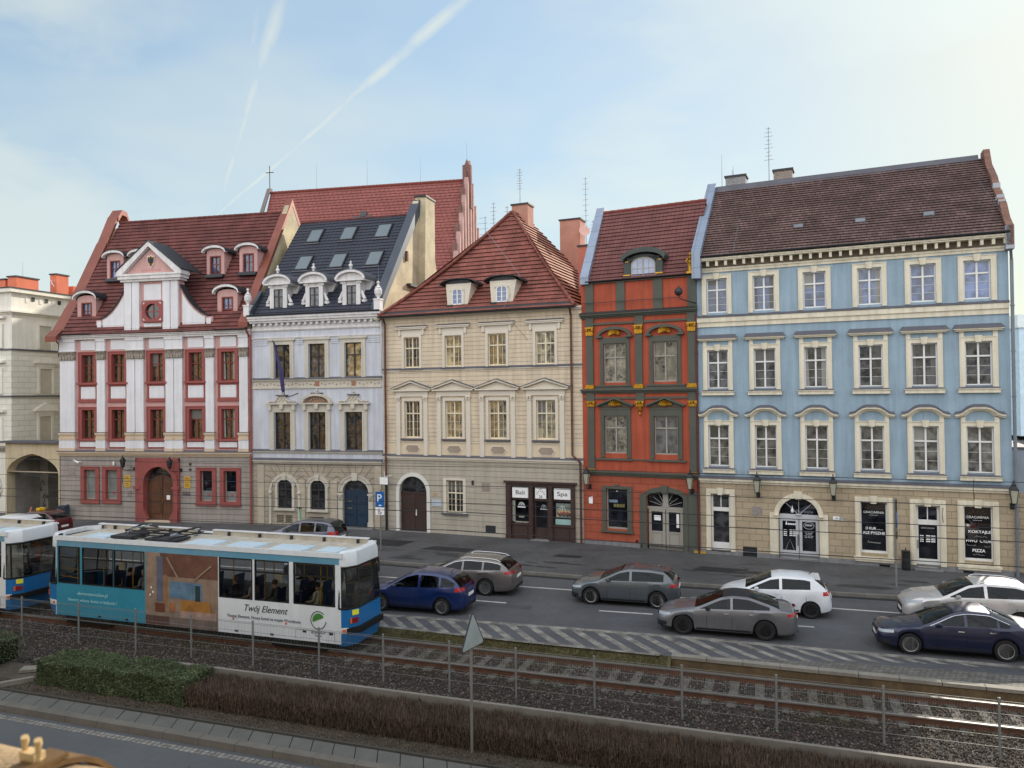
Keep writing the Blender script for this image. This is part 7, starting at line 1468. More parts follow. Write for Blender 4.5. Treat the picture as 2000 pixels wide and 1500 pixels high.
mb = MB(); mb.box(.35, 11.7, .12, Wd - .1, .82, .86, 0); mb.face([(.2, .1, 2.98), (11.9, .1, 2.98), (11.9, Wd - .1, 2.98), (.2, Wd - .1, 2.98)], 2)
for i in range(12):
    x = 1.0 + i*.88
    if i in (3, 8): continue
    for y in ((.2, .65), (1.5, 1.95)): mb.box(x, x + .4, y[0], y[1], .86, 1.24, 1); mb.hexa([(x + .36, y[0], 1.24), (x + .44, y[0], 1.24), (x + .44, y[1], 1.24), (x + .36, y[1], 1.24)], [(x + .44, y[0], 1.76), (x + .5, y[0], 1.76), (x + .5, y[1], 1.76), (x + .44, y[1], 1.76)], 1)
mb.build('interior', [tint_, seatm, tbeige], T_)
mb = MB()
for y in (.32, 1.8): mb.tube([(.4, y, 2.25), (11.7, y, 2.22)], .017, 6)
for x in (.9, 2.1, 3.4, 7.6, 8.8, 9.7, 10.9): mb.tube([(x, .34, .5), (x, .34, 2.9)], .017, 6); mb.tube([(x + .5, 1.8, .5), (x + .5, 1.8, 2.9)], .017, 6)
for a, b in ((.45, 1.3),): mb.tube([(a, .1, 1.95), (b, .1, 1.9)], .014, 5); mb.tube([(a, .1, 1.65), (b, .1, 1.6)], .014, 5)
for z in (1.75, 2.1): mb.tube([(11.8, .3, z), (12.08, .5, z), (12.08, 1.6, z)], .014, 5)
mb.tube([(11.5, .3, 2.9), (11.5, .3, 1.6), (11.6, .3, 1.5)], .016, 5); mb.build('handrails', yrail, T_)
mb = MB(); mb.box(5.2, 5.3, .6, 1.6, .46, 2.9)
for x in (2.6, 9.05): mb.box(x, x + .3, .5, .52, 1.9, 2.2)
mb.build('paper_notice', M('pale_paper', (206, 200, 184), rough=.8, var=.05), T_)
# the advertisement: teal field, room picture, white field
ad = [('a_wall', (146, 124, 108), 4.27, 7.25, zB, zT), ('a_ceil', (108, 74, 62), 4.9, 7.25, 1.95, zT), ('a_drape', (96, 100, 118), 4.75, 5.02, 1.1, 2.6), ('a_post', (150, 110, 76), 5.05, 5.2, 1.0, 2.0), ('a_glass', (96, 126, 150), 5.3, 6.65, 1.25, 1.8), ('a_plant', (40, 60, 62), 6.35, 6.55, 1.2, 1.72), ('a_table', (110, 66, 50), 4.7, 5.1, .75, 1.05), ('a_chair', (170, 110, 66), 5.3, 5.5, .8, 1.1), ('a_bed', (166, 116, 58), 5.75, 7.0, .85, 1.2), ('a_quilt', (170, 140, 128), 5.75, 7.2, .62, .86), ('a_rug', (92, 62, 56), 4.3, 5.3, .34, .62), ('a_floor', (120, 104, 96), 5.3, 7.2, .31, .62)]
mb = MB(); ms = []
for i, (n_, c_, a, b, z0, z1) in enumerate(ad): mb.face([(a, -.004 - .002*i, z0), (b, -.004 - .002*i, z0), (b - (.05 if i in (4, 8) else 0), -.004 - .002*i, z1), (a, -.004 - .002*i, z1)], i); ms.append(M(n_, c_, k=1.0, rough=.45, var=.3, vs=2.5))
for (p, q) in (((5.15, 2.6), (5.6, 1.95)), ((6.3, 1.9), (6.95, 2.4)), ((5.0, 2.0), (5.25, 2.0))): mb.hexa([(p[0], -.03, p[1]), (p[0] + .08, -.03, p[1]), (q[0] + .1, -.03, q[1]), (q[0], -.03, q[1])], [(p[0], -.032, p[1]), (p[0] + .08, -.032, p[1]), (q[0] + .1, -.032, q[1]), (q[0], -.032, q[1])], 0)
for x, z in ((4.55, 1.55), (4.62, 1.4), (4.5, 1.3)): mb.prism([(x + .03*math.cos(k), z + .04*math.sin(k)) for k in np.arange(0, 6.2, .8)], -.034, -.03, 12)
mb.build('room_picture', ms + [white_sign], T_)
text(T_, 'elementwroclaw.pl', .17, (1.95, -.006, 1.05), M('pale_teal_letters', (160, 206, 214), k=1, rough=.5, var=0), 1.35)
text(T_, 'Stwórz własny świat w balansie !', .15, (1.95, -.006, .82), MATS['pale_teal_letters'], 2.2)
text(T_, 'Twój Element', .30, (9.05, -.006, 1.06), ink, 1.62, shear=.35); text(T_, 'Poznaj Element. Nowy hotel na mapie Wrocławia', .14, (9.0, -.006, .82), M('slate_letters', (90, 100, 112), k=1, rough=.5, var=0), 2.75)
mb = MB(); cx, cz = 11.02, .98
mb.tube([(cx + .27*math.cos(a_), -.008, cz + .27*math.sin(a_)) for a_ in np.arange(.75, 6.35, .2)], .013, 4, 0); mb.prism([(cx + .21*math.cos(a_), cz + .21*math.sin(a_)) for a_ in np.arange(.45, 3.6, .2)], -.010, -.004, 1); mb.build('logo', [ink, M('logo_green', (66, 130, 56), k=1, rough=.5, var=0)], T_)
text(T_, 'ELEMENT', .09, (11.02, -.006, .56), MATS['slate_letters'], .5); bars(T_, 11.02, .48, .26, .03, MATS['slate_letters'], -.005, 2)
mb = MB()
for (x, z) in ((2.2, .34), (3.4, .34), (7.9, .36), (9.25, .36), (10.45, .56), (11.4, .56)): mb.box(x, x + .13, -.008, 0, z, z + .06)
mb.tube([(10.2, -.006, .34), (10.2, -.006, .64), (11.6, -.006, .64), (11.6, -.006, .34)], .005, 4); mb.tube([(8.6, -.006, .34), (8.6, -.006, .7)], .005, 4); mb.build('panel_detail', rubber, T_)
mb = MB()
for x in (7.85, 9.85): mb.tube([(x, -.02, .78), (x, .01, .78)], .035, 8)
mb.build('side_marker', M('red_marker', (206, 90, 70), rough=.4), T_)
T2 = copy_tree(T_); L_ = 14.0; T2.location = (tr0.x - L_*math.cos(TA), tr0.y - L_*math.sin(TA), tr0.z); T2['label'] = 'coupled tram car cut off by the left edge, only its blue rear end showing'
T2['group'] = T_['group'] = 'coupled tram cars'
for ch in [o for o in bpy.data.objects if o.parent is T2 and (o.name.startswith('room_picture'))]: bpy.data.objects.remove(ch)
def TP(x, y, z): return tuple(Matrix.Translation(tr0) @ Matrix.Rotation(TA, 4, 'Z') @ Vector((x, y, z)))
for lab, top, x, y, ln, hr in (('passenger in a cream jacket seated at the rearmost side window of the tram', (206, 200, 172), 10.75, .5, .05, (56, 46, 40)), ('passenger in an olive coat at the fifth tram window', (84, 84, 66), 9.25, .42, .1, (90, 66, 50)),
        ('passenger in dark navy at the fifth tram window, behind the olive coat', (40, 44, 60), 9.75, 1.6, .0, (40, 34, 30)), ('passenger in a pale pink jumper beside the fourth tram window', (190, 170, 164), 8.35, .42, .0, (70, 50, 40)),
        ('passenger in a dark hooded coat at the front of the fourth tram window', (52, 48, 44), 7.65, .45, .05, (110, 84, 64)), ('passenger in a light grey jacket at the third tram window', (170, 168, 172), 3.95, .42, .12, (206, 190, 170)), ('passenger in a dark blue jacket at the third tram window', (46, 58, 80), 3.2, .5, .05, (50, 40, 34))):
    person(lab, top, TP(x, y, .78), TA, hair=hr, lean=ln)

# ================================================================ cars
cglass = clear_mat('car_glass', (.5, .56, .6), .0, .5)
def interp(P, x):
    if x <= P[0][0]: return P[0][1]
    for i in range(len(P) - 1):
        if x <= P[i+1][0]:
            t = (x - P[i][0])/(P[i+1][0] - P[i][0]); return P[i][1] + t*(P[i+1][1] - P[i][1])
    return P[-1][1]
def smoothP(P, L, n=120, k=3):
    xs = [L*i/n for i in range(n + 1)]; z = [interp(P, x) for x in xs]
    for _ in range(k): z = [z[0]] + [(z[i-1] + 2*z[i] + z[i+1])/4 for i in range(1, n)] + [z[-1]]
    return list(zip(xs, z))
lampw = M('headlamp_clear', (176, 184, 194), k=.8, rough=.12, var=.1, ior=1.7); taill = M('tail_lamp_red', (176, 30, 36), k=1, rough=.2, var=.15); chrome = M('chrome', (200, 202, 206), k=1, rough=.15, metal=.95, var=0)
tyrem = M('tyre', (34, 34, 36), k=.7, rough=.85, var=.2); platew = M('number_plate', (226, 226, 220), rough=.5, var=.03); seamm = M('panel_gap', (14, 14, 16), k=.6, rough=.9, var=0); trimb = M('black_plastic', (36, 37, 40), k=.8, rough=.6, var=.1); carin = M('car_interior', (52, 50, 50), k=.8, rough=.9, var=.1)
def wheel(parent, x, y, r, rim, n, side):
    def spin(mb, prof, seg=28, m=0): 
        t = MB(); t.lathe(prof, n=seg); o_ = len(mb.v); mb.v += [(p[0], p[2], p[1]) for p in t.v]; mb.f += [tuple(i + o_ for i in f) for f in t.f]; mb.m += [m]*len(t.f)
    mb = MB(); spin(mb, [(r*.68, -.10), (r*.93, -.10), (r, -.07), (r, .07), (r*.93, .10), (r*.68, .10)]); w_ = mb.build('wheel', tyrem, parent, (x, y, r), smooth=True)
    mb = MB(); s_ = -1 if side < 0 else 1
    spin(mb, [(r*.60, s_*.01), (r*.60, s_*.03)], 24, 1); spin(mb, [(r*.64, -.09), (r*.64, .09), (r*.70, s_*.105), (r*.66, s_*.10)], 28, 0); spin(mb, [(r*.13, s_*.02), (r*.13, s_*.085)], 12, 0)
    for k in range(n):
        a = 2*PI*k/n; c, q = math.cos(a), math.sin(a); hw = r*(.085 if n <= 7 else .045)
        for e in ((-1, 1) if n in (5,) else (0,)):
            tx, tz = -q*hw, c*hw; ox, oz = -q*e*r*.07, c*e*r*.07
            A = [(c*r*.1 + tx + ox*.2, s_*.045, q*r*.1 + tz + oz*.2), (c*r*.1 - tx + ox*.2, s_*.045, q*r*.1 - tz + oz*.2), (c*r*.66 - tx*.7 + ox*1.8, s_*.075, q*r*.66 - tz*.7 + oz*1.8), (c*r*.66 + tx*.7 + ox*1.8, s_*.075, q*r*.66 + tz*.7 + oz*1.8)]
            mb.hexa(A, [(p[0], p[1] + s_*.022, p[2]) for p in A], 0)
    mb.build('rim', [rim, trimb], w_)
def car(label, cat, paint_, L, W_, top, belt, x1, x2, r, cowl, rf, rr, rg_, wx, pil, loc, rz, rimm, spokes=10, extra=(), rw=.72, name='car', tail=None, head=None, group=None, sc=.91, roofm=None):
    root = thing(name, label, cat, loc, rz, group, sc)
    T = smoothP(top, L); Bz = smoothP(belt, L); n = 110; W2 = W_/2
    xs = sorted(set([round(L*(.5 - .5*math.cos(PI*i/n))*.25 + .75*L*i/n, 4) for i in range(n + 1)] + list(pil_e for p in pil for pil_e in p) + [cowl, rf, rr, rg_]))
    def S(x):
        zt = interp(T, x); zb0 = interp(Bz, x); e = min(x, L - x); w_ = W2*(1 - .30*math.exp(-e/.13) - .05*math.exp(-e/.7)); zb0 = min(zb0, zt - .02)
        t = max(0, min(1, (zt - zb0 - .03)/.42)); wr = w_*(.93 + (rw - .93)*t); base = .20 + .12*math.exp(-e/.25); zl = base
        for xw in (x1, x2):
            d = abs(x - xw); Ra = r + .055
            if d < Ra: zl = max(zl, r + math.sqrt(Ra*Ra - d*d) - .0)
        zl = min(zl, zb0 - .1); H_ = zb0 - zl
        rows = [(w_*.95 if zl <= base + .001 else w_*.985, zl), (w_*.995, zl + H_*.10), (w_, zl + H_*.5), (w_*.992, zl + H_*.84), (w_*.955, zb0)]
        G_ = zt - zb0; zw0 = zb0 + min(.03, G_*.2); zw1 = max(zw0, zt - .10); f = lambda z: w_*.955 + (wr - w_*.955)*((z - zb0)/max(G_, .001))
        rows += [(f(zw0), zw0), (f(zw1), zw1), (wr - .02, zt - .028 if G_ > .06 else zt - G_*.3), (wr*.82, zt), (0, zt + .02*min(1, w_))]
        return rows
    ST = [S(x) for x in xs]; bodyf = MB(); gl = MB(); nr = 10
    bodym = 0
    for i in range(len(xs) - 1):
        xm = (xs[i] + xs[i+1])/2
        for s_ in (-1, 1):
            for k in range(nr - 1):
                a, b = ST[i], ST[i+1]; q = [(xs[i], s_*a[k][0], a[k][1]), (xs[i+1], s_*b[k][0], b[k][1]), (xs[i+1], s_*b[k+1][0], b[k+1][1]), (xs[i], s_*a[k+1][0], a[k+1][1])]
                isg = False
                if k == 5 and wx[0] < xm < wx[1] and not any(p[0] < xm < p[1] for p in pil) and (a[6][1] - a[5][1] > .015 or b[6][1] - b[5][1] > .015): isg = True
                if k in (7, 8) and (cowl < xm < rf or rr < xm < rg_): isg = True
                (gl if isg else bodyf).face(q, 1 if (roofm and k in (7, 8) and rf <= xm <= rr) else (2 if k == 0 and 0 else 0))
    for j, i in ((0, 0), (1, len(xs) - 1)):
        a = ST[i]; P = [(xs[i], -p[0], p[1]) for p in a] + [(xs[i], p[0], p[1]) for p in a[::-1][1:]]; bodyf.face(P)
    bo = bodyf.build('body', [paint_] + ([roofm] if roofm else []), root, smooth=True, angle=28); gl.build('windows', cglass, root, smooth=True, angle=40)
    def patch(x0, x1_, z0, z1, mat, nm, off_=.006, side=-1, nx=8, skew=0.):
        mb = MB()
        def pt(x, z):
            rws = S(x); zz = min(max(z, rws[0][1]), rws[-2][1])
            for k in range(len(rws) - 1):
                if rws[k][1] <= zz <= rws[k+1][1]: t = (zz - rws[k][1])/max(1e-5, rws[k+1][1] - rws[k][1]); y = rws[k][0] + t*(rws[k+1][0] - rws[k][0]); break
            else: y = rws[4][0]
            ex = -off_ if x < L*.1 else off_ if x > L*.9 else 0; return (x + ex, side*(y + off_), z)
        for i in range(nx):
            for j in range(3):
                X = [x0 + (x1_ - x0)*(i + q)/nx for q in (0, 1)]; Zz = lambda x, q: z0 + (z1 - z0)*(j + q)/3 + skew*(x - x0)
                mb.face([pt(X[0], Zz(X[0], 0)), pt(X[1], Zz(X[1], 0)), pt(X[1], Zz(X[1], 1)), pt(X[0], Zz(X[0], 1))])
        return mb.build(nm, mat, root, smooth=True)
    bz = lambda x: interp(Bz, x)
    hd = head or (.05, .46, .61, .69); tl = tail or (L - .38, L - .03, .78, .95)
    for s_ in (-1, 1):
        patch(*hd, lampw, 'headlight', side=s_, skew=.1); patch(*tl, taill, 'tail_light', side=s_)
        patch(wx[0] + .02, wx[1] - .02, 0, 0, seamm, 'x', side=s_) if 0 else None
        patch(x1 + r + .12, x2 - r - .12, .235, .30, trimb, 'side_sill', .004, s_)
        dl = extra.get('doors', ()) if isinstance(extra, dict) else ()
        for xd in dl: patch(xd, xd + .012, .30, bz(xd) - .01, seamm, 'door_gap', .003, s_, 1)
        for xd in (extra.get('handles', ()) if isinstance(extra, dict) else ()): patch(xd, xd + .17, bz(xd) - .13, bz(xd) - .095, extra.get('hm', paint_), 'door_handle', .022, s_, 3)
        xm = wx[0] + .26; y = S(xm)[5][0]; mb = MB(); mb.tube([(xm, s_*(y - .03), bz(xm) + .05), (xm, s_*(y + .12), bz(xm) + .07)], .02, 6); mb.lathe([(.0, -.065), (.07, -.05), (.085, .0), (.07, .05), (.0, .065)], (xm - .01, s_*(y + .17), bz(xm) + .09), 10); mb.build('mirror', extra.get('mirror', paint_), root, smooth=True)
        if extra.get('chrome'):
            pts = []; a, b = wx
            for i in range(25): x = a + (b - a)*i/24; q = S(x); pts.append((x, s_*(q[6][0] + .008), q[6][1]))
            mb = MB(); mb.tube(pts, .012, 5); mb.build('window_trim', chrome, root)
        if extra.get('rails'):
            mb = MB(); mb.tube([(rf + .15 + (rr - rf - .1)*i/10, s_*(S(rf + .3)[7][0] - .01), interp(T, rf + .15 + (rr - rf - .1)*i/10) + (.03 if 0 < i < 10 else -.01)) for i in range(11)], .014, 6); mb.build('roof_rail', chrome, root)
    patch(.0, .34, .24, .42, trimb, 'grille', .004, -1); patch(.0, .34, .24, .42, trimb, 'grille', .004, 1)
    mb = MB(); wg = W2*.5; mb.box(-.012, .01, -wg, wg, .28, .44); mb.box(-.016, .01, -wg*.8, wg*.8, .52, .64); mb.build('grille', extra.get('grille', trimb), root)
    for x in (-.02, L + .0): mb = MB(); zp = .42 if x < 0 else extra.get('rp', .62); mb.box(x, x + .018, -.26, .26, zp, zp + .11); mb.build('number_plate', platew, root)
    mb = MB(); mb.box(L + .001, L + .012, -W2*.62, W2*.62, .26, .38); mb.build('rear_bumper_trim', trimb, root)
    mb = MB(); mb.box(.12, L - .12, -W2*.78, W2*.78, .20, .52); mb.box(cowl + .25, rg_ - .25, -W2*.84, W2*.84, .52, bz(L/2) - .16)
    for (x, y) in ((wx[0] + .95, -.36), (wx[0] + .95, .36), (wx[0] + 1.75, -.36), (wx[0] + 1.75, .36)): mb.box(x, x + .12, y - .22, y + .22, .5, bz(L/2) + .12); mb.box(x + .01, x + .1, y - .1, y + .1, bz(L/2) + .14, bz(L/2) + .32)
    mb.tube([(wx[0] + .5, -.5, bz(L/2) - .02), (wx[0] + .42, -.36, bz(L/2) + .13), (wx[0] + .5, -.22, bz(L/2) - .02)], .015, 6); mb.build('interior', carin, root)
    for xw in (x1, x2):
        for s_ in (-1, 1): wheel(root, xw, s_*(W2 - .115), r, rimm, spokes, s_)
    if extra.get('spoiler'): mb = MB(); mb.box(rr - .02, rr + .20, -W2*.6, W2*.6, interp(T, rr) - .03, interp(T, rr) + .012); mb.build('spoiler', paint_, root)
    if extra.get('aerial'): x = extra['aerial']; mb = MB(); mb.tube([(x, 0, interp(T, x) + .02), (x + .12, 0, interp(T, x) + .12)], .014, 5); mb.build('aerial', trimb, root)
    return root
silver = M('alloy_silver', (190, 190, 192), k=1, rough=.3, metal=.7, var=.05); dkalloy = M('alloy_black', (78, 78, 82), k=.9, rough=.35, metal=.6, var=.05)
def paintm(name, rgb, k=1., metal=.3): return M(name, rgb, k=k, rough=.34, metal=metal, var=.12, vs=1.6, coat=.8)
def at_wheels(ax, ay, bx, by, x1, x2, W_, r, sc=.91):
    """place a car by where its two near wheels stand on the road"""
    a = math.atan2(by - ay, bx - ax); mx, my = (ax + bx)/2, (ay + by)/2; lx = (x1 + x2)/2*sc; ly = -(W_/2 - .05)*sc
    return (mx - lx*math.cos(a) + ly*math.sin(a), my - lx*math.sin(a) - ly*math.cos(a), 0.006), a
def heads(x, y, rot, x1, x2, W_, r, sc=.91):
    """the same from one front wheel and a heading"""
    return at_wheels(x, y, x + (x2 - x1)*sc*math.cos(rot), y + (x2 - x1)*sc*math.sin(rot), x1, x2, W_, r, sc)
CG = 'cars driving left along the road'
HA = rad(-17.3)
# blue hatchback
l, a = heads(-4.78, 27.62, HA, .86, 3.44, 1.77, .32)
car('royal blue five-door hatchback next to the tram\'s rear end', 'car', paintm('royal_blue_paint', (8, 36, 92), 1.0), 4.32, 1.77,
    [(0, .62), (.12, .74), (.5, .86), (1.0, .98), (1.25, 1.08), (1.9, 1.44), (2.3, 1.55), (3.0, 1.55), (3.6, 1.47), (3.95, 1.32), (4.2, 1.02), (4.32, .70)], [(0, .55), (.6, .80), (1.2, .93), (3.0, 1.0), (4.0, 1.06), (4.32, .9)],
    .86, 3.44, .32, 1.10, 2.02, 3.78, 4.16, (1.25, 3.95), [(2.42, 2.52), (3.28, 3.36)], l, a, silver, 7, dict(doors=(1.45, 2.46, 3.35), handles=(2.25, 3.12), aerial=3.5, rp=.66), tail=(3.96, 4.27, .92, 1.06), group=CG)
# grey-brown estate
l, a = heads(-3.5, 30.2, rad(-16.8), .95, 3.69, 1.86, .345)
car('grey-brown estate car with silver roof rails beyond the blue hatchback', 'car', paintm('taupe_paint', (112, 108, 106), 1.0, .55), 4.91, 1.86,
    [(0, .60), (.15, .74), (.8, .88), (1.3, 1.0), (1.55, 1.08), (2.3, 1.42), (2.8, 1.50), (3.8, 1.48), (4.3, 1.42), (4.6, 1.20), (4.82, .96), (4.91, .70)], [(0, .55), (.8, .82), (1.5, .95), (4.4, 1.06), (4.91, .9)],
    .95, 3.69, .345, 1.45, 2.4, 4.25, 4.68, (1.6, 4.35), [(2.62, 2.70), (3.52, 3.60)], l, a, silver, 9, dict(doors=(1.9, 2.68, 3.62), handles=(2.45, 3.35), chrome=True, rails=True, hm=chrome, rp=.70), tail=(4.52, 4.87, .93, 1.03), group=CG)
# grey hatchback
l, a = at_wheels(2.78, 28.12, 5.08, 27.42, .84, 3.47, 1.80, .33)
car('graphite grey hatchback in the far lane with five-door body', 'car', paintm('graphite_paint', (92, 98, 104), 1.0, .5), 4.26, 1.80,
    [(0, .62), (.12, .76), (.6, .90), (1.1, .99), (1.3, 1.06), (2.0, 1.38), (2.4, 1.46), (3.2, 1.46), (3.75, 1.40), (4.05, 1.14), (4.22, .90), (4.26, .62)], [(0, .55), (.7, .84), (1.3, .95), (4.0, 1.02), (4.26, .85)],
    .84, 3.47, .33, 1.18, 2.1, 3.72, 4.08, (1.3, 3.72), [(2.38, 2.48)], l, a, silver, 5, dict(doors=(1.5, 2.42, 3.35), handles=(2.2, 3.1), spoiler=True, rp=.72, aerial=3.5), tail=(3.98, 4.23, .84, .96), group=CG)
# grey four-door coupe
l, a = at_wheels(5.32, 24.52, 7.75, 23.78, .90, 3.63, 1.83, .335)
car('grey low four-door coupe with black wheels and a dark glass roof', 'car', paintm('coupe_grey_paint', (112, 112, 118), 1.0, .5), 4.69, 1.83,
    [(0, .58), (.12, .70), (.6, .84), (1.2, .95), (1.45, 1.02), (2.2, 1.34), (2.6, 1.41), (3.1, 1.39), (3.8, 1.20), (4.2, 1.06), (4.55, 1.0), (4.69, .72)], [(0, .52), (.8, .78), (1.5, .90), (3.6, .98), (4.3, 1.0), (4.69, .85)],
    .90, 3.63, .335, 1.30, 2.25, 3.15, 4.1, (1.5, 3.78), [(2.50, 2.58)], l, a, dkalloy, 9, dict(doors=(1.7, 2.54, 3.42), handles=(2.28, 3.1), hm=chrome, rp=.6, mirror=trimb), tail=(4.34, 4.67, .85, .94), rw=.66, group=CG, roofm=trimb)
# white hatchback
l, a = heads(7.82, 26.72, rad(-17.6), .80, 3.31, 1.69, .30)
car('small white hatchback partly hidden behind the grey coupe', 'car', paintm('white_car_paint', (220, 224, 230), 1.0, 0), 4.06, 1.69,
    [(0, .60), (.12, .74), (.5, .88), (.9, .98), (1.15, 1.08), (1.9, 1.42), (2.3, 1.49), (3.1, 1.48), (3.5, 1.41), (3.82, 1.14), (4.02, .85), (4.06, .62)], [(0, .55), (.6, .82), (1.1, .93), (3.6, 1.04), (4.06, .85)],
    .80, 3.31, .30, 1.0, 1.95, 3.48, 3.86, (1.15, 3.3), [(2.22, 2.32)], l, a, dkalloy, 10, dict(doors=(1.35, 2.28, 3.15), handles=(2.05,), spoiler=True, rp=.66, aerial=3.3), tail=(3.74, 3.97, .86, 1.0), group=CG)
# silver suv
l, a = heads(13.5, 24.86, HA, .93, 3.63, 1.84, .36)
car('silver crossover with plastic wheel arches, furthest right in the far lane', 'car', paintm('silver_paint', (196, 194, 194), 1.0, .5), 4.51, 1.84,
    [(0, .74), (.12, .90), (.5, 1.04), (1.1, 1.12), (1.35, 1.18), (2.1, 1.55), (2.6, 1.64), (3.5, 1.62), (4.0, 1.52), (4.3, 1.22), (4.46, .98), (4.51, .7)], [(0, .66), (.7, .98), (1.3, 1.08), (4.0, 1.16), (4.51, .95)],
    .93, 3.63, .36, 1.25, 2.25, 4.0, 4.34, (1.45, 4.15), [(2.55, 2.65)], l, a, dkalloy, 10, dict(doors=(1.7, 2.62, 3.5), handles=(2.4, 3.25), rails=True, rp=.8), head=(.05, .6, .80, .90), tail=(4.1, 4.46, .98, 1.12), group=CG)
# navy saloon
l, a = at_wheels(11.45, 22.45, 13.86, 21.70, .92, 3.59, 1.76, .33)
car('navy blue saloon nearest the right edge with silver star wheels', 'car', paintm('navy_paint', (22, 30, 64), .9, .4), 4.67, 1.76,
    [(0, .60), (.12, .74), (.7, .86), (1.2, .95), (1.45, 1.02), (2.2, 1.38), (2.6, 1.46), (3.2, 1.44), (3.9, 1.16), (4.1, 1.08), (4.55, 1.04), (4.67, .74)], [(0, .54), (.8, .80), (1.5, .93), (3.9, 1.0), (4.67, .9)],
    .92, 3.59, .33, 1.32, 2.22, 3.22, 4.02, (1.5, 3.72), [(2.48, 2.56), (3.38, 3.44)], l, a, silver, 5, dict(doors=(1.7, 2.52, 3.42), handles=(2.28, 3.15), chrome=True, hm=chrome, rp=.72, grille=blackiron), tail=(4.32, 4.64, .82, 1.0), group=CG)
# people carrier parked beyond the tram, black car behind the tram, two cars at the left
car('slate blue people carrier parked beyond the tram roof', 'car', paintm('slate_paint', (92, 94, 112), 1.0, .4), 4.46, 1.83,
    [(0, .72), (.15, .88), (.6, 1.02), (1.0, 1.14), (1.2, 1.22), (2.0, 1.58), (2.5, 1.68), (3.6, 1.66), (4.1, 1.56), (4.36, 1.2), (4.46, .7)], [(0, .6), (.8, .95), (1.3, 1.04), (4.1, 1.12), (4.46, .9)],
    .85, 3.55, .33, 1.0, 2.1, 4.0, 4.4, (1.3, 3.95), [(2.28, 2.38), (3.18, 3.28)], (-12.3, 38.7, .126), rad(-14), silver, 7, dict(doors=(1.5, 2.34, 3.25), handles=(2.1, 3.0), rp=.75), tail=(4.02, 4.42, .9, 1.15), group='parked cars', rw=.76, roofm=paintm('dark_roof_paint', (60, 60, 72), 1, .3))
car('black car of which only the tail shows past the tram\'s right end', 'car', paintm('black_car_paint', (26, 27, 30), .9, .3), 4.4, 1.78,
    [(0, .62), (.12, .74), (.7, .88), (1.2, 1.0), (2.0, 1.38), (2.4, 1.46), (3.4, 1.45), (4.0, 1.2), (4.35, .95), (4.4, .7)], [(0, .55), (.8, .82), (1.4, .94), (4.4, .9)],
    .88, 3.5, .32, 1.2, 2.1, 3.7, 4.1, (1.4, 3.8), [(2.4, 2.5)], (-9.72, 33.45, .006), rad(-16), silver, 7, dict(doors=(1.5, 2.42), handles=(2.2,), rp=.66), group=CG)
lr = car('red taxi with a small yellow roof lamp beside the archway', 'car', paintm('dark_red_paint', (84, 24, 26), .8, .2), 4.4, 1.8,
    [(0, .66), (.12, .8), (.7, .95), (1.2, 1.08), (2.0, 1.5), (2.4, 1.6), (3.6, 1.58), (4.1, 1.3), (4.36, 1.0), (4.4, .7)], [(0, .55), (.8, .88), (1.4, .98), (4.4, .9)],
    .88, 3.5, .33, 1.15, 2.1, 3.85, 4.2, (1.4, 3.95), [(2.4, 2.5)], (-28.5, 43.2, .126), rad(-14), silver, 7, dict(doors=(1.5, 2.42), handles=(2.2,), rp=.66), tail=(3.98, 4.36, .88, 1.1), group='parked cars')
mb = MB(); mb.box(2.5, 2.75, -.22, .22, 1.62, 1.74); mb.build('taxi_lamp', yellow_p, lr)
car('white van-like car whose arched roof edge shows above the left tram car', 'car', paintm('white_car_paint2', (216, 218, 222), 1.0, 0), 4.5, 1.8,
    [(0, .7), (.15, .9), (.7, 1.02), (1.1, 1.12), (2.0, 1.56), (2.5, 1.66), (3.8, 1.64), (4.3, 1.4), (4.46, 1.0), (4.5, .7)], [(0, .6), (.8, .92), (1.4, 1.02), (4.5, .95)],
    .88, 3.6, .33, 1.1, 2.1, 4.15, 4.4, (1.4, 4.2), [(2.5, 2.6)], (-28.9, 41.4, .126), rad(-14), silver, 7, dict(doors=(1.5, 2.5), handles=(2.2,), rp=.66), tail=(4.1, 4.46, .9, 1.15), group='parked cars')
def CP(o, x, y, z): return tuple(Matrix.LocRotScale(o.location, o.rotation_euler.to_quaternion(), o.scale) @ Vector((x, y, z)))
for o in [o for o in bpy.data.objects if o.get('category') == 'car']:
    L_ = o['label']
    if 'coupe with' in L_: person('driver in a pale shirt at the wheel of the grey coupe', (190, 186, 182), CP(o, 2.48, .36, .08), o.rotation_euler.z, sc=.80)
    if 'royal' in L_: person('driver in a light jacket in the royal blue hatchback', (176, 176, 180), CP(o, 2.2, .36, .16), o.rotation_euler.z, sc=.82)
    if 'navy blue saloon' in L_: person('driver in dark clothes in the navy blue saloon', (60, 56, 58), CP(o, 2.42, .36, .10), o.rotation_euler.z, sc=.82)
    if 'small white' in L_: person('driver in a dark top in the small white hatchback', (66, 60, 64), CP(o, 2.1, .36, .14), o.rotation_euler.z, sc=.82)

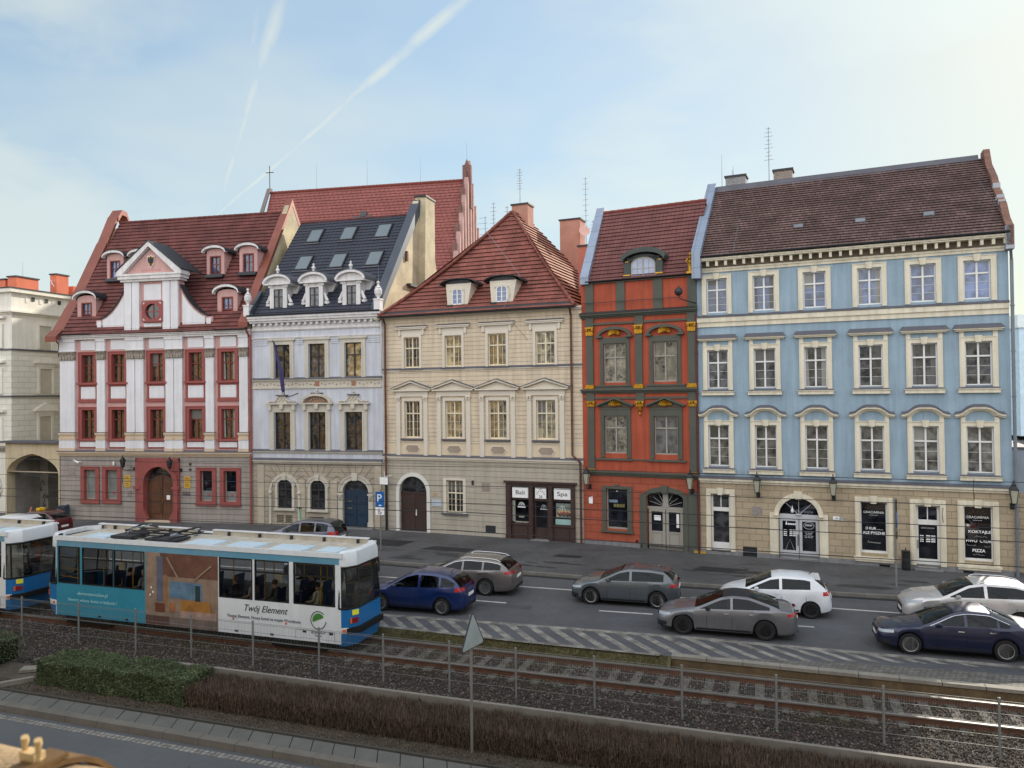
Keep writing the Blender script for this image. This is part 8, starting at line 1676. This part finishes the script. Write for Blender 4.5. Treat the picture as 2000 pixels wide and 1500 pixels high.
# ================================================================ lamps, signs, wires and small things
def frameM(o, p): return tuple(Matrix.LocRotScale(o.location, o.rotation_euler.to_quaternion(), (1, 1, 1)) @ Vector(p))
LG = 'lanterns on the house fronts'
def lantern(house, x, z, label, side=0, s_=1., y=-.45, dark=False):
    t = thing('wall_lantern', label, 'lantern', frameM(house, (x, 0, z)), house.rotation_euler.z, LG)
    mb = MB(); mb.box(-.08*s_, .08*s_, -.06, 0, -.12*s_, .12*s_); mb.tube([(0, -.03, -.02), (side*.3, y*.6, -.10*s_), (side*.5, y, .0), (side*.5, y, .12*s_)], .022, 6)
    if side: mb.tube([(0, -.04, .05), (side*.2, -.12, .12), (side*.35, -.1, -.05), (side*.2, -.1, -.12)], .018, 5)
    mb.build('bracket', blackiron, t)
    c = (side*.5, y, .12*s_); mb = MB(); mb.lathe([(.05*s_, 0), (.11*s_, .02), (.11*s_, .05)], c, 4, 0, PI/4); r0, r1, h = .11*s_, .20*s_, .52*s_
    for k in range(4): a = PI/4 + PI*k/2; mb.tube([(c[0] + r0*math.cos(a), c[1] + r0*math.sin(a), c[2] + .05), (c[0] + r1*math.cos(a), c[1] + r1*math.sin(a), c[2] + .05 + h)], .012, 4)
    mb.lathe([(r1*1.1, .05 + h), (r1*1.1, .08 + h), (.10*s_, .22*s_ + h), (.11*s_, .26*s_ + h), (.03*s_, .34*s_ + h), (.04*s_, .38*s_ + h), (.0, .48*s_ + h)], c, 4, 0, PI/4); cg = mb.build('lantern_cage', blackiron, t)
    mb = MB(); mb.lathe([(r0*.9, .05), (r1*.94, .05 + h)], c, 4, 0, PI/4); mb.build('lantern_glass', dkmetal if dark else lantern_glass, cg); return t
lantern(E_, 2.66, 2.98, 'black lantern with yellowish panes left of the arched glass door')
lantern(E_, 5.84, 2.98, 'black lantern with yellowish panes right of the arched glass door')
lantern(E_, 12.5, 2.95, 'black lantern on the right corner of the blue house')
lantern(D_, .35, 3.0, 'lantern with white panes at the left edge of the red house'); lantern(D_, 5.55, 3.0, 'lantern with white panes at the right edge of the red house')
lantern(A_, 5.4, 3.35, 'wrought iron lantern on a scrolled bracket left of the red portal', -1, .8, dark=True); lantern(A_, 8.65, 3.30, 'wrought iron lantern on a scrolled bracket over the right of the red portal', -1, .8, dark=True)
# parking sign
P = thing('parking_sign', 'blue parking sign on a thin grey post in front of the lilac house', 'road sign', (-6.55, 37.9, .12), rad(-20))
mb = MB(); mb.tube([(0, 0, 0), (0, 0, 2.95)], .035, 8); mb.build('post', galv, P)
mb = MB(); mb.box(-.24, .24, -.07, -.05, 2.10, 2.86); pl = mb.build('sign_plate', M('sign_blue', (24, 98, 168), k=1, rough=.4, var=.03), P); text(pl, 'P', .55, (-.02, -.074, 2.36), white_ink, .24); bars(pl, .03, 2.16, .16, .06, white_ink, -.071, 2)
mb = MB(); mb.box(-.24, .24, -.07, -.05, 1.72, 2.09); pl = mb.build('symbol_plate', white_sign, P)
mb = MB(); mb.tube([(.09*math.cos(a_) , -.075, 1.86 + .09*math.sin(a_)) for a_ in np.arange(2.6, 6.6, .4)], .014, 5); mb.tube([(-.04, -.075, 2.0), (-.03, -.075, 1.88), (.05, -.075, 1.87), (.09, -.075, 1.80)], .016, 5); mb.lathe([(.0, -.025), (.025, 0), (.0, .025)], (-.04, -.075, 2.03), 6); mb.build('wheelchair_symbol', ink, pl)
# sign seen edge-on in front of the blue house
Q = thing('road_sign', 'narrow road sign seen almost edge-on on a grey post in front of the blue house', 'road sign', (14.75, 29.75, .12), rad(62))
mb = MB(); mb.tube([(0, 0, 0), (0, 0, 3.4)], .04, 8); mb.build('post', galv, Q)
mb = MB(); mb.prism([(.33*math.cos(a_), 2.55 + .33*math.sin(a_)) for a_ in np.arange(0, 6.28, .26)], -.07, -.05); mb.build('round_plate', MATS['sign_blue'], Q); mb = MB(); mb.box(-.28, .28, -.07, -.05, 2.9, 3.35); mb.box(-.2, .2, -.07, -.05, 1.85, 2.15); mb.build('plate', dkmetal, Q)
# triangular sign from behind
R3 = thing('give_way_sign', 'back of a triangular metal sign on a tall thin pole rising from the hedge', 'road sign', (-.95, 16.62, .0), rad(60))
mb = MB(); mb.tube([(0, 0, -.05), (0, 0, 2.95)], .032, 10); mb.build('pole', M('pale_pole', (150, 146, 138), k=.85, rough=.5, metal=.3, var=.1), R3)
mb = MB(); tri = [(-.42, 2.20), (.42, 2.38), (-.12, 3.02)]; tri = [(-.44, 2.26), (.44, 2.26), (0, 3.02)]
def rnd(tr, q=.05):
    out = []
    for i in range(3):
        a, b, c = Vector(tr[i-1]), Vector(tr[i]), Vector(tr[(i+1) % 3]); out += [tuple(b + (a - b).normalized()*q), tuple(b + (c - b).normalized()*q)]
    return out
mb.prism(rnd(tri), -.055, -.045); sp_ = mb.build('sign_plate', M('bare_zinc_plate', (186, 194, 192), k=.95, rough=.45, metal=.3, var=.12, vs=3), R3)
mb = MB(); o1 = rnd([(-.455, 2.252), (.455, 2.252), (0, 3.037)]); i1 = rnd([(-.435, 2.264), (.435, 2.264), (0, 3.012)])
for k in range(6): mb.prism([o1[k], o1[(k+1) % 6], i1[(k+1) % 6], i1[k]], -.062, -.03)
mb.box(-.25, .25, -.045, -.03, 2.42, 2.47); mb.box(-.12, .12, -.045, -.03, 2.78, 2.82); mb.build('sign_rim', dkmetal, sp_)
# bins, scooter, sapling
b1 = thing('litter_bin', 'dark blue litter bin against the wall left of the white and red house', 'bin', frameM(A_, (.62, -.45, .12)), A_.rotation_euler.z)
mb = MB(); mb.box(-.28, .28, -.2, .2, .05, .85); mb.box(-.3, .3, -.22, .22, .85, .92); mb.box(-.2, .2, -.215, -.2, .6, .75, 1); mb.box(.28, .34, -.06, .06, 0, 1.0); mb.build('bin_body', [M('bin_blue_grey', (58, 70, 84), k=.9, rough=.6, var=.15), blackiron], b1)
b2 = thing('litter_bin', 'slim black litter bin beside the narrow sign post by the blue house', 'bin', frameM(E_, (8.62, -.35, .12)), E_.rotation_euler.z)
mb = MB(); mb.lathe([(.15, 0), (.17, .1), (.17, .75), (.18, .8)], n=16); mb.box(-.02, .02, .14, .2, 0, .9); mb.build('bin_body', blackiron, b2)
sc_o = thing('electric_scooter', 'mint green electric scooter parked on its stand by the lilac house', 'scooter', frameM(B_, (3.35, -1.0, .12)), B_.rotation_euler.z + rad(70))
mint = M('mint_green', (96, 190, 150), k=1, rough=.4, var=.05); mb = MB(); mb.box(-.35, .45, -.09, .09, .10, .16); mb.build('deck', blackiron, sc_o); mb = MB(); mb.tube([(.45, 0, .14), (.55, 0, .2), (.42, 0, 1.12)], .04, 8); mb.build('stem', mint, sc_o)
mb = MB(); mb.tube([(.42, -.25, 1.14), (.41, 0, 1.15), (.42, .25, 1.14)], .02, 6); mb.lathe([(.04, 0), (.05, .12)], (.42, 0, 1.08), 8); mb.build('handlebar', blackiron, sc_o)
for x in (-.42, .58): mb = MB(); t_ = MB(); t_.lathe([(.05, -.025), (.10, -.02), (.11, 0), (.10, .02), (.05, .025)], n=16); mb.v = [(p[0] + x, p[2], p[1] + .11) for p in t_.v]; mb.f = t_.f; mb.m = t_.m; mb.build('wheel', tyrem, sc_o)
def sapling(label, x, y, h, seed, lean=.0):
    t = thing('young_tree', label, 'tree', (x, y, .1), 0); rg = random.Random(seed); bark = M('red_brown_bark', (92, 58, 50), k=.8, rough=.9, var=.3, vs=6)
    mb = MB(); mb.tube([(0, 0, 0), (lean*.3, 0, h*.4), (lean, 0, h)], .10, 8, 0, .02); mb.build('trunk', bark, t); mb = MB()
    for k in range(22):
        z = h*(.25 + .7*rg.random()); a = rg.uniform(0, 6.28); L = h*.28*(1.1 - z/h) + .3; x0 = lean*z/h
        p = [(x0, 0, z), (x0 + L*.5*math.cos(a), L*.5*math.sin(a), z + L*.5), (x0 + L*.8*math.cos(a), L*.8*math.sin(a), z + L*1.1)]; mb.tube(p, .022, 5, 0, .006)
        for q in range(3): a2 = a + rg.uniform(-1, 1); mb.tube([p[1], (p[1][0] + .3*math.cos(a2), p[1][1] + .3*math.sin(a2), p[1][2] + .35)], .008, 4, 0, .003)
    mb.build('crown', bark, t)
sapling('bare reddish sapling at the left edge before the cream-grey building', -32.6, 47.6, 3.2, 4, .3)
rf_ = thing('road_flasher', 'striped road barrier post leaning by the archway wall', 'barrier', (-29.9, 47.2, .12), 0)
mb = MB(); mb.tube([(0, 0, 0), (.35, 0, 1.0)], .04, 6); mb.tube([(.2, 0, .1), (.9, .1, .75)], .03, 6); mb.build('post', M('orange_white', (200, 130, 100), rough=.6, var=.3, vs=9), rf_)
# overhead wires
def wire(label, d, z0, z1, sag=.05, n=40, r=.008):
    mb = MB(); pts = []
    for i in range(n + 1): s_ = -60 + 120*i/n; u = (s_ % 30)/30; pts.append(F(s_, d, z0 + (z1 - z0)*i/n - sag*4*u*(1 - u)))
    mb.tube(pts, r, 4); tag(mb.build('overhead_wire', blackiron), label, 'cable', 'overhead tram wires')
wire('contact wire at the top of the bundle of overhead wires', .0, 5.55, 5.52, .1); wire('wire second from the top of the overhead bundle', -.9, 5.05, 5.08, .12); wire('wire third from the top of the overhead bundle', -2.3, 4.75, 4.78, .1); wire('lowest but one of the overhead wires', -3.6, 4.75, 4.72, .12, r=.009); wire('lowest of the overhead wires', -4.4, 4.42, 4.42, .15, r=.009)
for i, (x, y, z0, z1, lab) in enumerate(((11.2, 18.7, 4.98, 5.5, 'short hanger joining the top wires before the blue house'), (9.6, 17.2, 4.72, 5.05, 'short hanger between the wires right of the narrow sign'), (-13.5, 26.6, 4.75, 5.5, 'short hanger between the wires before the white and red house'))):
    mb = MB(); mb.tube([(x, y, z0), (x - .02, y, (z0 + z1)/2), (x, y, z1)], .009, 4); tag(mb.build('wire_hanger', blackiron), lab, 'cable')
# far background at the right edge
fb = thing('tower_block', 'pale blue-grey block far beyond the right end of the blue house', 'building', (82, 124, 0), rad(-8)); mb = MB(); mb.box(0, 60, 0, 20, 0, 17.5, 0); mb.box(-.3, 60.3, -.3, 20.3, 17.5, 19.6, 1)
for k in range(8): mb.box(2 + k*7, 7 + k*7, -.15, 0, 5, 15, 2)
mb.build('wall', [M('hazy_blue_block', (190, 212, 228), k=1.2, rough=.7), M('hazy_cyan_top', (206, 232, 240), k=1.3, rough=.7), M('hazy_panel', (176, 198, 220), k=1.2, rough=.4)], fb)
sapling('hazy bare tree far down the side street at the right edge', 44, 62, 7.5, 8, .2)
lw = thing('side_street_wall', 'low grey wall in the side street at the right edge', 'wall', (27, 42, 0), rad(-20)); mb = MB(); mb.box(0, 24, 0, .4, 0, 4.4); mb.box(-.1, 24, -.1, .5, 4.4, 4.6); mb.build('wall', M('street_wall_grey', (150, 146, 140), var=.3, vs=1), lw)
# sunlit row across the street, behind the camera: the windows mirror it
och = M('ochre_facade', (206, 172, 116), k=.9, rough=.85, var=.08); wht = M('pale_facade', (170, 168, 160), k=.8, rough=.85, var=.06); lil_d = M('opposite_pane', (60, 66, 74), rough=.1, var=.2)
for i, (s0, s1, h, m_, lab) in enumerate(((-100, -60, 15, wht, 'grey house across the street, leftmost, mirrored in the windows'), (-59.9, -27, 16, och, 'ochre house across the street, mirrored in the beige house windows'), (-26.9, -14, 15.5, wht, 'grey house across the street, left of the one the photo is taken from'), (-13.9, 4, 15.5, wht, 'grey house the photo is taken from'), (4.1, 60, 15, wht, 'long grey house across the street, rightmost, mirrored in the windows'))):
    D0 = -22.9; o = thing('town_house', lab, 'house', F(s0, D0, -.2), -TH, 'sunlit houses across the street'); L_ = s1 - s0
    nn = int(L_/2.6); hs = [(.8 + k*2.6, 1.9 + k*2.6, z, z + 1.9) for k in range(nn) for z in (1.2, 4.8, 8.2, 11.4)]
    mb = MB(); mb.wall(0, L_, 0, h, hs, y=0, dep=-.25); mb.box(0, L_, -9, -.3, 0, h - .1); mb.build('wall', m_, o)
    mb = MB(); [mb.face([(a, -.2, c), (b, -.2, c), (b, -.2, d), (a, -.2, d)]) for a, b, c, d in hs]; mb.build('panes', lil_d, o)
    mb = MB(); mb.box(-.1, L_ + .1, 0, .35, h - .5, h); [mb.box(0, L_, 0, .12, z, z + .2) for z in (4.0, 7.6)]
    for a, b, c, d in hs: mb.box(a - .15, b + .15, 0, .12, d + .1, d + .3); mb.box((a + b)/2 - .04, (a + b)/2 + .04, -.19, -.1, c, d); mb.box(a, b, -.19, -.1, c + 1.2, c + 1.28)
    mb.build('trim', wht, o)
# window ledge with a clamp, close to the camera at the lower left
ledge = thing('stone_ledge', 'blurred sunlit beige ledge just below the camera at the lower left corner', 'ledge', (-.69, 1.14, CAM_H - .668), rad(-22))
lm = M('sunlit_beige_stone', (176, 150, 116), k=.9, rough=.9, var=.35, vs=14, bump=.5, bs=60)
mb = MB(); n = 14; R_ = .12
mb.tube([(-.5, 0, 0), (.8, 0, 0)], R_, 20); mb.build('ledge_body', lm, ledge, smooth=True)
cl_ = thing('pipe_clamp', 'rusty yellow-brown clamp with two pale prongs gripping the ledge', 'clamp', ledge.location, ledge.rotation_euler.z)
cb = M('rusty_strap', (140, 108, 70), k=.8, rough=.6, metal=.3, var=.35, vs=20); x = -.01
mb = MB(); q = [((R_ + .004)*math.cos(a_), (R_ + .004)*math.sin(a_)) for a_ in np.arange(-.6, 3.8, .25)]; q2 = [((R_ + .012)*math.cos(a_), (R_ + .012)*math.sin(a_)) for a_ in np.arange(-.6, 3.8, .25)]
for i in range(len(q) - 1): mb.prism([q[i], q[i+1], q2[i+1], q2[i]], x - .02, x + .02, 0, 'x')
mb.hexa([(x - .02, -.03, R_ + .012), (x + .02, -.03, R_ + .012), (x + .02, .025, R_ + .012), (x - .02, .025, R_ + .012)], [(x - .02, -.06, R_ + .018), (x + .02, -.06, R_ + .018), (x + .02, .025, R_ + .019), (x - .02, .025, R_ + .019)]); mb.build('strap', cb, cl_)
mb = MB(); z = R_ + .016
for dx in (-.016, .012): mb.tube([(x + dx - .01, -.01, z), (x + dx - .01, -.01, z + .026), (x + dx - .008, -.012, z + .034)], .0055, 8)
mb.box(x - .028, x + .004, -.018, .0, z, z + .014); mb.build('prongs', M('pale_plastic', (220, 190, 140), k=1, rough=.5, var=.1), cl_)
bpy.context.view_layer.update()
